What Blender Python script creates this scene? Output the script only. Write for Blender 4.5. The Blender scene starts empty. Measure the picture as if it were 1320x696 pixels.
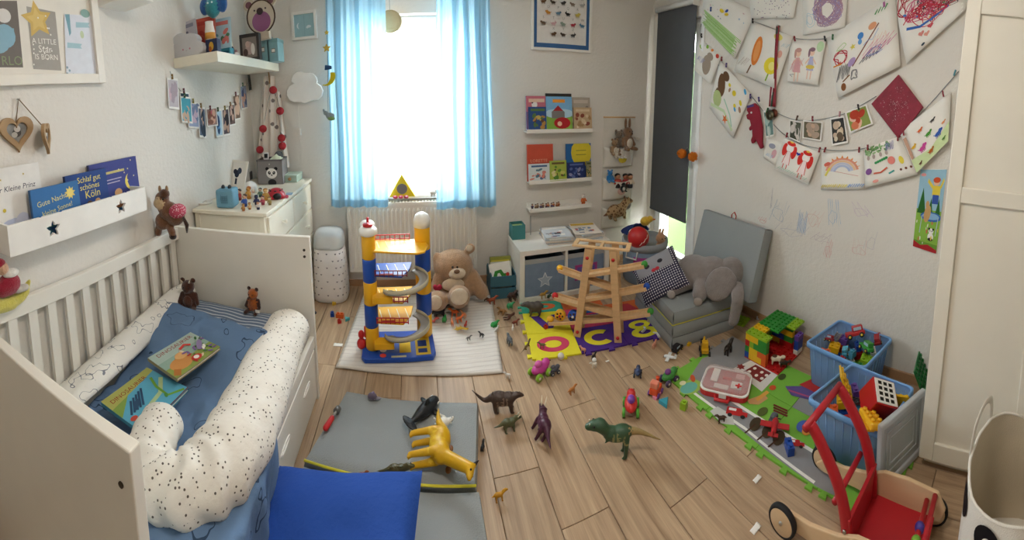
import bpy, bmesh, math, random
from mathutils import Vector, Matrix, noise
from mathutils.kdtree import KDTree
random.seed(11)
SC = bpy.context.scene
COL = SC.collection
PI = math.pi
# ------------------------------------------------------------------ camera (phone panorama: cylindrical, pitched slightly down)
F, AL, Y0, PSI, H = 498.0, .117, 184.0, .253, 1.58
cam = bpy.data.cameras.new('camera'); camo = bpy.data.objects.new('camera', cam); COL.objects.link(camo)
cam.type = 'PANO'
for h in (cam, getattr(cam, 'cycles', None)):
    if h is None: continue
    for k, v in (('panorama_type', 'CENTRAL_CYLINDRICAL'), ('central_cylindrical_range_u_min', -660 / F), ('central_cylindrical_range_u_max', 660 / F),
                 ('central_cylindrical_range_v_min', (Y0 - 696) / F), ('central_cylindrical_range_v_max', Y0 / F), ('central_cylindrical_radius', 1.0)):
        try: setattr(h, k, v)
        except Exception: pass
cam.clip_start = .02
camo.matrix_world = Matrix.Translation((0, 0, H)) @ Matrix.Rotation(-PSI, 4, 'Z') @ Matrix.Rotation(PI / 2 - AL, 4, 'X')
SC.camera = camo
SC.view_settings.view_transform = 'Standard'
SC.view_settings.look = 'None'
SC.view_settings.gamma = 1
SC.view_settings.use_curve_mapping = False
SC.view_settings.exposure = 0.62
# ------------------------------------------------------------------ world: bright overcast sky
W = bpy.data.worlds.new('overcast_sky'); SC.world = W; W.use_nodes = True
bg = W.node_tree.nodes['Background']; bg.inputs[0].default_value = (.93, .97, 1, 1); bg.inputs[1].default_value = 16.0
XL, XR, YB, YF, ZC = -1.40, 2.20, 3.14, -1.5, 2.6

def area(name, loc, rot, sx, sy, power, col=(1, 1, 1), portal=False):
    l = bpy.data.lights.new(name, 'AREA'); l.shape = 'RECTANGLE'; l.size = sx; l.size_y = sy; l.energy = power; l.color = col
    if portal: l.cycles.is_portal = True
    o = bpy.data.objects.new(name, l); COL.objects.link(o); o.location = loc; o.rotation_euler = rot; o['kind'] = 'helper'
    return o
# light portals in the two openings: they guide the sky's light into the room and give off none of their own
area('window_portal', (-.03, YB + .26, 1.52), (math.radians(-90), 0, 0), .98, 1.46, 1, portal=True)
area('balcony_portal', (XR + .26, 2.76, 1.16), (0, math.radians(90), 0), 2.28, .64, 1, portal=True)

# ------------------------------------------------------------------ pixel ray -> point on a real plane of the room
def ray(x, y):
    lo = (x - 660) / F; v = (Y0 - y) / F
    a, b, c = math.sin(lo), math.cos(lo), v
    b, c = math.cos(AL) * b + math.sin(AL) * c, -math.sin(AL) * b + math.cos(AL) * c
    return Vector((math.cos(PSI) * a + math.sin(PSI) * b, -math.sin(PSI) * a + math.cos(PSI) * b, c))
def hit(x, y, ax, val):
    d = ray(x, y); o = Vector((0, 0, H)); return o + d * ((val - o[ax]) / d[ax])
def onz(x, y, z=0): return hit(x, y, 2, z)
def onb(x, y, Y=YB): return hit(x, y, 1, Y)
def onr(x, y, X=XR): return hit(x, y, 0, X)
def onl(x, y, X=XL): return hit(x, y, 0, X)
def rz_to(a, b): return math.atan2(b[1] - a[1], b[0] - a[0])

# ------------------------------------------------------------------ materials
def lin(c):
    if isinstance(c, str): c = tuple(int(c[i:i + 2], 16) / 255 for i in (0, 2, 4))
    return tuple(x / 12.92 if x <= .04045 else ((x + .055) / 1.055) ** 2.4 for x in c)
MATS = {}
def M(name, col='cccccc', rough=.55, bump=0, bs=60, var=.06, vs=8, metal=0, spec=.4, trans=0, sub=0, attr=False, stretch=None, sheen=0, emit=0):
    if name in MATS: return MATS[name]
    m = bpy.data.materials.new(name); m.use_nodes = True; MATS[name] = m
    nt = m.node_tree; N = nt.nodes; Lk = nt.links; b = N['Principled BSDF']
    b.inputs['Roughness'].default_value = rough; b.inputs['Metallic'].default_value = metal; b.inputs['Specular IOR Level'].default_value = spec
    tc = N.new('ShaderNodeTexCoord'); mp = N.new('ShaderNodeMapping'); Lk.new(tc.outputs['Object'], mp.inputs[0])
    if stretch: mp.inputs['Scale'].default_value = stretch
    nz = N.new('ShaderNodeTexNoise'); nz.inputs['Scale'].default_value = vs; nz.inputs['Detail'].default_value = 4; Lk.new(mp.outputs[0], nz.inputs['Vector'])
    mx = N.new('ShaderNodeMix'); mx.data_type = 'RGBA'; mx.blend_type = 'MULTIPLY'; mx.inputs[0].default_value = 1
    rp = N.new('ShaderNodeMapRange'); rp.inputs[1].default_value = .3; rp.inputs[2].default_value = .7; rp.inputs[3].default_value = 1 - var; rp.inputs[4].default_value = 1 + var * .5
    Lk.new(nz.outputs['Fac'], rp.inputs[0])
    if attr:
        at = N.new('ShaderNodeAttribute'); at.attribute_name = 'col'; Lk.new(at.outputs['Color'], mx.inputs[6])
    else:
        mx.inputs[6].default_value = (*lin(col), 1)
    Lk.new(rp.outputs[0], mx.inputs[7]); Lk.new(mx.outputs[2], b.inputs['Base Color'])
    if bump:
        n2 = N.new('ShaderNodeTexNoise'); n2.inputs['Scale'].default_value = bs; n2.inputs['Detail'].default_value = 5; Lk.new(mp.outputs[0], n2.inputs['Vector'])
        bp = N.new('ShaderNodeBump'); bp.inputs['Strength'].default_value = bump; bp.inputs['Distance'].default_value = .01
        Lk.new(n2.outputs['Fac'], bp.inputs['Height']); Lk.new(bp.outputs[0], b.inputs['Normal'])
    if sheen: b.inputs['Sheen Weight'].default_value = sheen
    if trans: b.inputs['Transmission Weight'].default_value = trans
    if emit:
        b.inputs['Emission Color'].default_value = (*lin(col), 1); b.inputs['Emission Strength'].default_value = emit
    return m
def mcloth(name, col, tl=.45):   # thin cloth that lets daylight through
    m = M(name, col, .9, .25, 300, .05, 4)
    nt = m.node_tree; N = nt.nodes; b = N['Principled BSDF']
    t = N.new('ShaderNodeBsdfTranslucent'); t.inputs[0].default_value = (*lin(col), 1)
    x = N.new('ShaderNodeMixShader'); x.inputs[0].default_value = tl
    nt.links.new(b.outputs[0], x.inputs[1]); nt.links.new(t.outputs[0], x.inputs[2]); nt.links.new(x.outputs[0], N['Material Output'].inputs[0])
    return m
def mglass(name, col, tr=.75, rough=.1):   # thin see-through plastic / glass
    m = M(name, col, rough, 0, var=0)
    nt = m.node_tree; N = nt.nodes; b = N['Principled BSDF']
    t = N.new('ShaderNodeBsdfTransparent'); t.inputs[0].default_value = (*lin(col), 1)
    x = N.new('ShaderNodeMixShader'); x.inputs[0].default_value = tr
    nt.links.new(b.outputs[0], x.inputs[1]); nt.links.new(t.outputs[0], x.inputs[2]); nt.links.new(x.outputs[0], N['Material Output'].inputs[0])
    return m
PRINT = M('printed_ink', rough=.65, attr=True, var=.04, vs=30, spec=.2)
PAINT = M('painted_plastic', rough=.38, attr=True, var=.06, vs=40, bump=.12, bs=120)
PLUSH = M('coloured_plush', rough=.95, attr=True, var=.16, vs=60, bump=.7, bs=260, sheen=.4, spec=.1)
WHITE = M('white_lacquer', 'ebe7de', .42, .03, 30, .02)
PAPER = M('drawing_paper', 'efebe2', .8, .05, 40, .03)
WALLM = M('wall_paint', 'e2ddd4', .9, .30, 42, .03, 2, spec=.1)
WOODL = M('beech_wood', 'd9b384', .5, .08, 40, .12, 6, stretch=(1, 1, 6))
CARD = M('book_pages', 'efe9da', .8, .1, 200, .05)

# ------------------------------------------------------------------ mesh builder
def rot(ax, ay=0, az=0): return (Matrix.Rotation(az, 4, 'Z') @ Matrix.Rotation(ay, 4, 'Y') @ Matrix.Rotation(ax, 4, 'X'))
def tr(x, y=0, z=0): return Matrix.Translation(Vector((x, y, z)) if not isinstance(x, (tuple, list, Vector)) else Vector(x))
class MB:
    def __init__(s, col='ffffff'):
        s.v = []; s.f = []; s.fc = []; s.c = lin(col); s.m = Matrix.Identity(4)
    def col(s, c): s.c = lin(c); return s
    def at(s, m=None): s.m = m if m is not None else Matrix.Identity(4); return s
    def add(s, vs, fs):
        o = len(s.v); s.v += [s.m @ Vector(v) for v in vs]
        for f in fs: s.f.append([o + i for i in f]); s.fc.append(s.c)
        return s
    def box(s, c, d, R=None):
        x, y, z = (k / 2 for k in d); R = R or Matrix.Identity(4); c = Vector(c)
        vs = [c + (R @ Vector((i * x, j * y, k * z))) for k in (-1, 1) for j in (-1, 1) for i in (-1, 1)]
        return s.add(vs, [(0, 2, 3, 1), (4, 5, 7, 6), (0, 1, 5, 4), (2, 6, 7, 3), (0, 4, 6, 2), (1, 3, 7, 5)])
    def bb(s, a, b):
        return s.box([(p + q) / 2 for p, q in zip(a, b)], [abs(q - p) for p, q in zip(a, b)])
    def tube(s, path, r, n=10, cap=True, flat=1.0, up=(0, 0, 1)):
        P = [Vector(p) for p in path]; k = len(P); rs = list(r) if isinstance(r, (list, tuple)) else [r] * k
        vs = []; U = None
        for i, p in enumerate(P):
            t = (P[min(i + 1, k - 1)] - P[max(i - 1, 0)])
            t = t.normalized() if t.length > 1e-9 else Vector((0, 0, 1))
            if U is None:
                U = Vector(up); U = U - t * U.dot(t)
                if U.length < 1e-3: U = Vector((1, 0, 0)) - t * t.x
            else: U = U - t * U.dot(t)
            U.normalize(); V = t.cross(U)
            for j in range(n):
                a = 2 * PI * j / n; vs.append(p + U * (math.sin(a) * rs[i] * flat) + V * (math.cos(a) * rs[i]))
        fs = [(i * n + j, i * n + (j + 1) % n, (i + 1) * n + (j + 1) % n, (i + 1) * n + j) for i in range(k - 1) for j in range(n)]
        if cap: fs += [tuple(range(n - 1, -1, -1)), tuple(range((k - 1) * n, k * n))]
        return s.add(vs, fs)
    def cyl(s, a, b, r, r2=None, n=16): return s.tube([a, b], [r, r if r2 is None else r2], n)
    def cap(s, a, b, r, r2=None, n=10):   # tapered capsule
        r2 = r if r2 is None else r2; a = Vector(a); b = Vector(b); d = (b - a).normalized() if (b - a).length > 1e-9 else Vector((0, 0, 1))
        p = []; q = []
        for k in (-1, -.86, -.5): p.append(a + d * (r * k)); q.append(max(r * math.sqrt(1 - k * k), r * .05))
        p += [a, b]; q += [r, r2]
        for k in (.5, .86, 1): p.append(b + d * (r2 * k)); q.append(max(r2 * math.sqrt(1 - k * k), r2 * .05))
        return s.tube(p, q, n)
    def ell(s, c, r, R=None, nu=14, nv=8):
        if not isinstance(r, (tuple, list)): r = (r, r, r)
        R = R or Matrix.Identity(4); c = Vector(c); vs = []; 
        for i in range(1, nv):
            t = PI * i / nv
            for j in range(nu):
                a = 2 * PI * j / nu
                vs.append(c + (R @ Vector((r[0] * math.sin(t) * math.cos(a), r[1] * math.sin(t) * math.sin(a), r[2] * math.cos(t)))))
        vs += [c + (R @ Vector((0, 0, r[2]))), c + (R @ Vector((0, 0, -r[2])))]
        T, Bm = len(vs) - 2, len(vs) - 1
        fs = [(i * nu + j, (i + 1) * nu + j, (i + 1) * nu + (j + 1) % nu, i * nu + (j + 1) % nu) for i in range(nv - 2) for j in range(nu)]
        fs += [(T, j, (j + 1) % nu) for j in range(nu)] + [(Bm, (nv - 2) * nu + (j + 1) % nu, (nv - 2) * nu + j) for j in range(nu)]
        return s.add(vs, fs)
    def lathe(s, prof, n=24, c=(0, 0, 0), close=False):
        k = len(prof); c = Vector(c)
        vs = [c + Vector((p[0] * math.cos(2 * PI * j / n), p[0] * math.sin(2 * PI * j / n), p[1])) for p in prof for j in range(n)]
        fs = [(i * n + j, i * n + (j + 1) % n, (i + 1) * n + (j + 1) % n, (i + 1) * n + j) for i in range(k - 1 + (1 if close else 0)) for j in range(n)] if not close else \
             [((i % k) * n + j, (i % k) * n + (j + 1) % n, ((i + 1) % k) * n + (j + 1) % n, ((i + 1) % k) * n + j) for i in range(k) for j in range(n)]
        if not close:
            if prof[0][0] > 1e-6: fs.append(tuple(range(n - 1, -1, -1)))
            if prof[-1][0] > 1e-6: fs.append(tuple(range((k - 1) * n, k * n)))
        return s.add(vs, fs)
    def prism(s, poly, z0, z1):
        n = len(poly); vs = [(x, y, z0) for x, y in poly] + [(x, y, z1) for x, y in poly]
        return s.add(vs, [tuple(range(n - 1, -1, -1)), tuple(range(n, 2 * n))] + [(i, (i + 1) % n, n + (i + 1) % n, n + i) for i in range(n)])
    def ring(s, outer, inner, z0, z1):   # plate with a hole; the two outlines have the same number of points
        n = len(outer); vs = [(x, y, z) for z in (z0, z1) for L in (outer, inner) for x, y in L]
        fs = []
        for i in range(n):
            j = (i + 1) % n
            fs += [(i, n + i, n + j, j), (2 * n + i, 2 * n + j, 3 * n + j, 3 * n + i), (i, j, 2 * n + j, 2 * n + i), (n + i, 3 * n + i, 3 * n + j, n + j)]
        return s.add(vs, fs)
    def grid(s, fn, nu, nv, thick=0):
        vs = [Vector(fn(i / nu, j / nv)) for j in range(nv + 1) for i in range(nu + 1)]
        q = lambda i, j: j * (nu + 1) + i
        fs = [(q(i, j), q(i + 1, j), q(i + 1, j + 1), q(i, j + 1)) for j in range(nv) for i in range(nu)]
        if thick:
            n = len(vs); no = [Vector((0, 0, 0)) for _ in vs]
            for f in fs:
                k = (vs[f[1]] - vs[f[0]]).cross(vs[f[3]] - vs[f[0]])
                for i in f: no[i] += k
            vs += [v - (k.normalized() if k.length > 0 else Vector((0, 0, 1))) * thick for v, k in zip(vs, no)]
            b = [q(i, 0) for i in range(nu + 1)] + [q(nu, j) for j in range(1, nv + 1)] + [q(i, nv) for i in range(nu - 1, -1, -1)] + [q(0, j) for j in range(nv - 1, 0, -1)]
            fs += [tuple(n + i for i in reversed(f)) for f in fs[:nu * nv]] + [(b[i], b[i - 1], n + b[i - 1], n + b[i]) for i in range(len(b))]
        return s.add(vs, fs)
    def mesh(s, name):
        me = bpy.data.meshes.new(name); me.from_pydata([tuple(v) for v in s.v], [], s.f); me.update()
        return me
    def paint(s, me, cols):
        a = me.attributes.new('col', 'FLOAT_COLOR', 'FACE'); buf = []
        for c in cols: buf += [c[0], c[1], c[2], 1]
        a.data.foreach_set('color', buf)
    def build(s, name, mat, parent=None, smooth=False, bev=0, sub=0, remesh=0, loc=None, mw=None):
        me = s.mesh(name)
        if remesh:
            me2 = remeshed(me, remesh)
            kd = KDTree(len(s.f))
            for i, f in enumerate(s.f):
                c = Vector((0, 0, 0))
                for k in f: c += s.v[k]
                kd.insert(c / len(f), i)
            kd.balance(); s.paint(me2, [s.fc[kd.find(p.center)[1]] for p in me2.polygons]); bpy.data.meshes.remove(me); me = me2; me.name = name; smooth = True
        else: s.paint(me, s.fc)
        me.materials.append(mat)
        if smooth: me.polygons.foreach_set('use_smooth', [True] * len(me.polygons))
        o = bpy.data.objects.new(name, me); COL.objects.link(o)
        if parent: o.parent = parent
        if mw is not None: o.matrix_world = mw
        if loc: o.location = loc
        if bev:
            b = o.modifiers.new('bevel', 'BEVEL'); b.width = bev; b.segments = 2; b.limit_method = 'ANGLE'; b.angle_limit = .7
        if sub:
            b = o.modifiers.new('subdivision', 'SUBSURF'); b.levels = sub; b.render_levels = sub
        return o
def remeshed(me, vox):
    o = bpy.data.objects.new('scratch', me); COL.objects.link(o)
    r = o.modifiers.new('r', 'REMESH'); r.mode = 'VOXEL'; r.voxel_size = vox
    k = o.modifiers.new('s', 'SMOOTH'); k.factor = .5; k.iterations = 4
    dg = bpy.context.evaluated_depsgraph_get()
    m2 = bpy.data.meshes.new_from_object(o.evaluated_get(dg)); bpy.data.objects.remove(o)
    return m2
def tag(o, label=None, cat=None, group=None, kind=None):
    for k, v in (('label', label), ('category', cat), ('group', group), ('kind', kind)):
        if v: o[k] = v
    return o
def thing(name, label, cat, loc=(0, 0, 0), rz=0, group=None, mw=None):
    o = bpy.data.objects.new(name, None); COL.objects.link(o); o.empty_display_size = .05
    o.matrix_world = mw if mw is not None else Matrix.Translation(loc) @ Matrix.Rotation(rz, 4, 'Z')
    return tag(o, label, cat, group)
def struct(o, label, cat): return tag(o, label, cat, kind='structure')
def copy_tree(o, parent=None):
    c = o.copy(); COL.objects.link(c); c.parent = parent
    for ch in list(o.children): copy_tree(ch, c)
    return c
# wall frames: local x runs to the right along the wall as seen from the room, y up, z out into the room
def frame(x, z, p, roll=0, tilt=0):
    x = Vector(x); z = Vector(z); y = z.cross(x)
    m = Matrix((x, y, z)).transposed().to_4x4(); m.translation = Vector(p)
    return m @ Matrix.Rotation(roll, 4, 'Z') @ Matrix.Rotation(tilt, 4, 'X')
def fb(p, roll=0, tilt=0): return frame((1, 0, 0), (0, -1, 0), p, roll, tilt)
def fr(p, roll=0, tilt=0): return frame((0, -1, 0), (-1, 0, 0), p, roll, tilt)
def flw(p, roll=0, tilt=0): return frame((0, 1, 0), (1, 0, 0), p, roll, tilt)
def flat(p, rz=0, roll=0): return Matrix.Translation(p) @ Matrix.Rotation(rz, 4, 'Z')

# ------------------------------------------------------------------ flat print (lettering, drawings, covers): coloured shapes in the x-y plane
class Art(MB):
    def __init__(s, w0=.0012, step=.00012):
        MB.__init__(s); s.w = w0; s.step = step
    def poly(s, pts, c):
        s.c = lin(c); s.w += s.step; return s.add([(x, y, s.w) for x, y in pts], [tuple(range(len(pts)))])
    def rect(s, x0, y0, x1, y1, c): return s.poly([(x0, y0), (x1, y0), (x1, y1), (x0, y1)], c)
    def ov(s, x, y, rx, ry, c, a=0, n=16):
        return s.poly([(x + rx * math.cos(t) * math.cos(a) - ry * math.sin(t) * math.sin(a), y + rx * math.cos(t) * math.sin(a) + ry * math.sin(t) * math.cos(a)) for t in [2 * PI * k / n for k in range(n)]], c)
    def line(s, pts, w, c):
        s.c = lin(c); s.w += s.step; P = [Vector((p[0], p[1])) for p in pts]; n = len(P); vs = []
        for i, p in enumerate(P):
            t = P[min(i + 1, n - 1)] - P[max(i - 1, 0)]; t = t.normalized() if t.length > 1e-9 else Vector((1, 0)); k = Vector((-t.y, t.x)) * (w / 2)
            vs += [(p.x + k.x, p.y + k.y, s.w), (p.x - k.x, p.y - k.y, s.w)]
        return s.add(vs, [(2 * i, 2 * i + 1, 2 * i + 3, 2 * i + 2) for i in range(n - 1)])
    def scrib(s, x, y, rx, ry, n, w, c, rnd=None):
        r = rnd or random; pts = []; a = r.random() * 6; x1, y1 = x, y
        for k in range(n):
            a += r.uniform(.5, 1.1); q = r.uniform(.35, 1); pts.append((x + rx * q * math.cos(a), y + ry * q * math.sin(a)))
        sm = []
        for i in range(len(pts) - 1):
            for k in range(4):
                t = k / 4; p0 = pts[max(i - 1, 0)]; p1 = pts[i]; p2 = pts[i + 1]; p3 = pts[min(i + 2, len(pts) - 1)]
                sm.append(tuple(.5 * (2 * p1[d] + (p2[d] - p0[d]) * t + (2 * p0[d] - 5 * p1[d] + 4 * p2[d] - p3[d]) * t * t + (3 * p1[d] - p0[d] - 3 * p2[d] + p3[d]) * t ** 3) for d in (0, 1)))
        return s.line(sm, w, c)
    def hatch(s, x, y, rx, ry, n, w, c, ang=1.2):
        pts = []
        for k in range(n):
            q = (k / (n - 1) - .5) * 2; sgn = 1 if k % 2 else -1; d = ry * random.uniform(.6, 1)
            pts.append((x + q * rx + sgn * d * math.cos(ang), y + sgn * d * math.sin(ang)))
        return s.line(pts, w, c)
    def star(s, x, y, r, c, k=.42, a=PI / 2, n=5):
        return s.poly([(x + (r if i % 2 == 0 else r * k) * math.cos(a + PI * i / n), y + (r if i % 2 == 0 else r * k) * math.sin(a + PI * i / n)) for i in range(2 * n)], c)
    def moon(s, x, y, r, c, a=0):
        o = [(math.cos(t) * r, math.sin(t) * r) for t in [PI / 2 + PI * k / 10 for k in range(11)]]
        i = [(math.cos(t) * r * .55, math.sin(t) * r) for t in [PI * 1.5 - PI * k / 10 for k in range(1, 10)]]
        return s.poly([(x + px * math.cos(a) - py * math.sin(a), y + px * math.sin(a) + py * math.cos(a)) for px, py in o + i], c)
    def heart(s, x, y, r, c, a=0):
        p = [(16 * math.sin(t) ** 3 / 17, (13 * math.cos(t) - 5 * math.cos(2 * t) - 2 * math.cos(3 * t) - math.cos(4 * t)) / 17) for t in [2 * PI * k / 24 for k in range(24)]]
        return s.poly([(x + r * (u * math.cos(a) - v * math.sin(a)), y + r * (u * math.sin(a) + v * math.cos(a))) for u, v in p], c)
    def text(s, t, x, y, size, c, a=0, center=True, shear=0):
        cu = bpy.data.curves.new('t', 'FONT'); cu.body = t; cu.size = size; cu.resolution_u = 2; cu.shear = shear
        if center: cu.align_x = 'CENTER'; cu.align_y = 'CENTER'
        o = bpy.data.objects.new('t', cu); me = bpy.data.meshes.new_from_object(o); s.c = lin(c); s.w += s.step
        s.add([(x + v.co.x * math.cos(a) - v.co.y * math.sin(a), y + v.co.x * math.sin(a) + v.co.y * math.cos(a), s.w) for v in me.vertices], [tuple(p.vertices) for p in me.polygons])
        bpy.data.objects.remove(o); bpy.data.meshes.remove(me); bpy.data.curves.remove(cu); return s
    def critter(s, x, y, r, c, kind=0, flip=1):   # little printed animal: body, head, legs, tail
        s.ov(x, y, r, r * .55, c); s.ov(x + flip * r * .95, y + r * .45, r * .45, r * .42, c)
        for k in (-.6, -.2, .3, .7): s.rect(x + r * k - r * .1, y - r * .95, x + r * k + r * .1, y - r * .3, c)
        if kind == 1: s.rect(x + flip * r * .75 - r * .12, y, x + flip * r * .75 + r * .12, y + r * 1.3, c)
        if kind == 2: s.ov(x + flip * r * .5, y + r * .5, r * .42, r * .5, c)
        s.line([(x - flip * r * .9, y), (x - flip * r * 1.4, y + r * .4)], r * .16, c)
        return s.ov(x + flip * r * 1.05, y + r * .55, r * .08, r * .08, '202020')

# ------------------------------------------------------------------ the room
FLOORW = bpy.data.materials.new('oak_laminate'); FLOORW.use_nodes = True
def _floor(m):
    nt = m.node_tree; N = nt.nodes; Lk = nt.links; b = N['Principled BSDF']; b.inputs['Roughness'].default_value = .42
    tc = N.new('ShaderNodeTexCoord'); oi = N.new('ShaderNodeObjectInfo'); ad = N.new('ShaderNodeVectorMath'); ad.operation = 'MULTIPLY_ADD'
    cb = N.new('ShaderNodeCombineXYZ'); Lk.new(oi.outputs['Random'], cb.inputs[0]); Lk.new(oi.outputs['Random'], cb.inputs[1]); Lk.new(oi.outputs['Random'], cb.inputs[2])
    Lk.new(cb.outputs[0], ad.inputs[0]); ad.inputs[1].default_value = (37, 53, 11); Lk.new(tc.outputs['Object'], ad.inputs[2])
    mp = N.new('ShaderNodeMapping'); mp.inputs['Scale'].default_value = (14, .9, 1); Lk.new(ad.outputs[0], mp.inputs[0])
    n1 = N.new('ShaderNodeTexNoise'); n1.inputs['Scale'].default_value = 2.2; n1.inputs['Detail'].default_value = 8; n1.inputs['Roughness'].default_value = .62; n1.inputs['Distortion'].default_value = .6; Lk.new(mp.outputs[0], n1.inputs['Vector'])
    cr = N.new('ShaderNodeValToRGB'); e = cr.color_ramp.elements; e[0].position = .28; e[0].color = (*lin('93775b'), 1); e[1].position = .66; e[1].color = (*lin('bfa382'), 1)
    k = cr.color_ramp.elements.new(.47); k.color = (*lin('ad9173'), 1); Lk.new(n1.outputs['Fac'], cr.inputs[0])
    mp2 = N.new('ShaderNodeMapping'); mp2.inputs['Scale'].default_value = (60, 1.5, 1); Lk.new(ad.outputs[0], mp2.inputs[0])
    n2 = N.new('ShaderNodeTexNoise'); n2.inputs['Scale'].default_value = 3; n2.inputs['Detail'].default_value = 6; Lk.new(mp2.outputs[0], n2.inputs['Vector'])
    mr = N.new('ShaderNodeMapRange'); mr.inputs[1].default_value = .3; mr.inputs[2].default_value = .7; mr.inputs[3].default_value = .86; mr.inputs[4].default_value = 1.06; Lk.new(n2.outputs['Fac'], mr.inputs[0])
    m2 = N.new('ShaderNodeMapRange'); m2.inputs[3].default_value = .93; m2.inputs[4].default_value = 1.06; Lk.new(oi.outputs['Random'], m2.inputs[0])
    mu = N.new('ShaderNodeMath'); mu.operation = 'MULTIPLY'; Lk.new(mr.outputs[0], mu.inputs[0]); Lk.new(m2.outputs[0], mu.inputs[1])
    mx = N.new('ShaderNodeMix'); mx.data_type = 'RGBA'; mx.blend_type = 'MULTIPLY'; mx.inputs[0].default_value = 1; Lk.new(cr.outputs[0], mx.inputs[6]); Lk.new(mu.outputs[0], mx.inputs[7]); Lk.new(mx.outputs[2], b.inputs['Base Color'])
    bp = N.new('ShaderNodeBump'); bp.inputs['Strength'].default_value = .08; bp.inputs['Distance'].default_value = .004; Lk.new(n2.outputs['Fac'], bp.inputs['Height']); Lk.new(bp.outputs[0], b.inputs['Normal'])
_floor(FLOORW)
fl = struct(MB().bb((XL - .1, YF - .1, -.06), (XR + .1, YB + .1, -.009)).build('floor', M('floor_screed', '6b5239', .8)), 'light oak laminate floor of long narrow planks', 'floor')
def planks():
    w, ln, g = .2, 1.29, .0012; x = .285 - 9 * w; meshes = {}
    joints = {9: 1.41, 10: 1.15, 11: 1.66, 12: 1.02, 8: .9}; i = 0
    while x < XR:
        xa, xb = max(x, XL), min(x + w, XR)
        if xb - xa > .02:
            j0 = joints.get(i, (i * .53) % ln)
            y = j0 - 4 * ln
            while y < YB:
                ya, yb = max(y, YF), min(y + ln, YB)
                if yb - ya > .03:
                    key = (round(xb - xa, 3), round(yb - ya, 3))
                    if key not in meshes:
                        mb = MB(); a, b = xb - xa - 2 * g, yb - ya - 2 * g; e = .0015
                        vs = [(0, 0, -.009), (a, 0, -.009), (a, b, -.009), (0, b, -.009), (0, 0, -e), (a, 0, -e), (a, b, -e), (0, b, -e), (e, e, 0), (a - e, e, 0), (a - e, b - e, 0), (e, b - e, 0)]
                        mb.add(vs, [(0, 1, 5, 4), (1, 2, 6, 5), (2, 3, 7, 6), (3, 0, 4, 7), (4, 5, 9, 8), (5, 6, 10, 9), (6, 7, 11, 10), (7, 4, 8, 11), (8, 9, 10, 11)])
                        me = mb.mesh('plank'); me.materials.append(FLOORW); meshes[key] = me
                    o = bpy.data.objects.new('plank', meshes[key]); COL.objects.link(o); o.parent = fl; o.location = (xa + g, ya + g, 0)
                y += ln
        x += w; i += 1
planks()
wx0, wx1, wz0, wz1 = -.52, .46, .80, 2.25     # window opening in the back wall
dy0, dy1, dz1 = 2.44, 3.08, 2.30              # balcony door opening in the wall on the drawing side
T = .24
struct(MB().bb((XL - .1, YB, -.06), (wx0, YB + T, ZC)).bb((wx1, YB, -.06), (XR + .1, YB + T, ZC)).bb((wx0, YB, -.06), (wx1, YB + T, wz0 - .03)).bb((wx0, YB, wz1), (wx1, YB + T, ZC)).build('wall_back', WALLM), 'painted off-white wall with the curtained window', 'wall')
struct(MB().bb((XL - .1, YF, -.06), (XL, YB, ZC)).build('wall_left', WALLM), 'painted off-white wall beside the cot bed', 'wall')
struct(MB().bb((XR, YF, -.06), (XR + T, dy0, ZC)).bb((XR, dy1, -.06), (XR + T, YB, ZC)).bb((XR, dy0, dz1), (XR + T, dy1, ZC)).bb((XR, dy0, -.06), (XR + T, dy1, .02)).build('wall_right', WALLM), 'painted off-white wall hung with drawings', 'wall')
struct(MB().bb((XL - .1, YF - .1, -.06), (XR + .1, YF, ZC)).build('wall_front', WALLM), 'painted off-white wall facing the window', 'wall')
struct(MB().bb((XL - .1, YF - .1, ZC), (XR + .2, YB + T, ZC + .1)).build('ceiling', M('ceiling_paint', 'f0ede8', .9)), 'white ceiling', 'ceiling')
BASEB = M('baseboard_oak', 'a98462', .5, .05, 60, .12, 6)
struct(MB().bb((XL, YB - .014, 0), (XR, YB, .055)).build('baseboard_back', BASEB, bev=.003), 'oak coloured baseboard under the window', 'baseboard')
struct(MB().bb((XR - .014, YF, 0), (XR, dy0, .055)).build('baseboard_right', BASEB, bev=.003), 'oak coloured baseboard under the drawings', 'baseboard')
struct(MB().bb((XL, YF, 0), (XL + .014, YB - .014, .055)).build('baseboard_left', BASEB, bev=.003), 'oak coloured baseboard behind the cot', 'baseboard')
# ceiling lamp (above the picture): a round opal lamp, gives the warm room light
lampo = thing('ceiling_lamp', 'round opal glass ceiling lamp in the middle of the ceiling', 'lamp', (.35, .75, ZC))
MB().lathe([(0, 0), (.2, 0), (.2, -.03), (0, -.03)][::-1], 32).build('base_plate', WHITE, lampo, True)
OPAL = M('opal_glass', 'fff3e6', .3, emit=32.0)
MB().lathe([(.0, -.12), (.1, -.112), (.17, -.085), (.19, -.03)], 32).build('opal_shade', OPAL, lampo, True)
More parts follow.
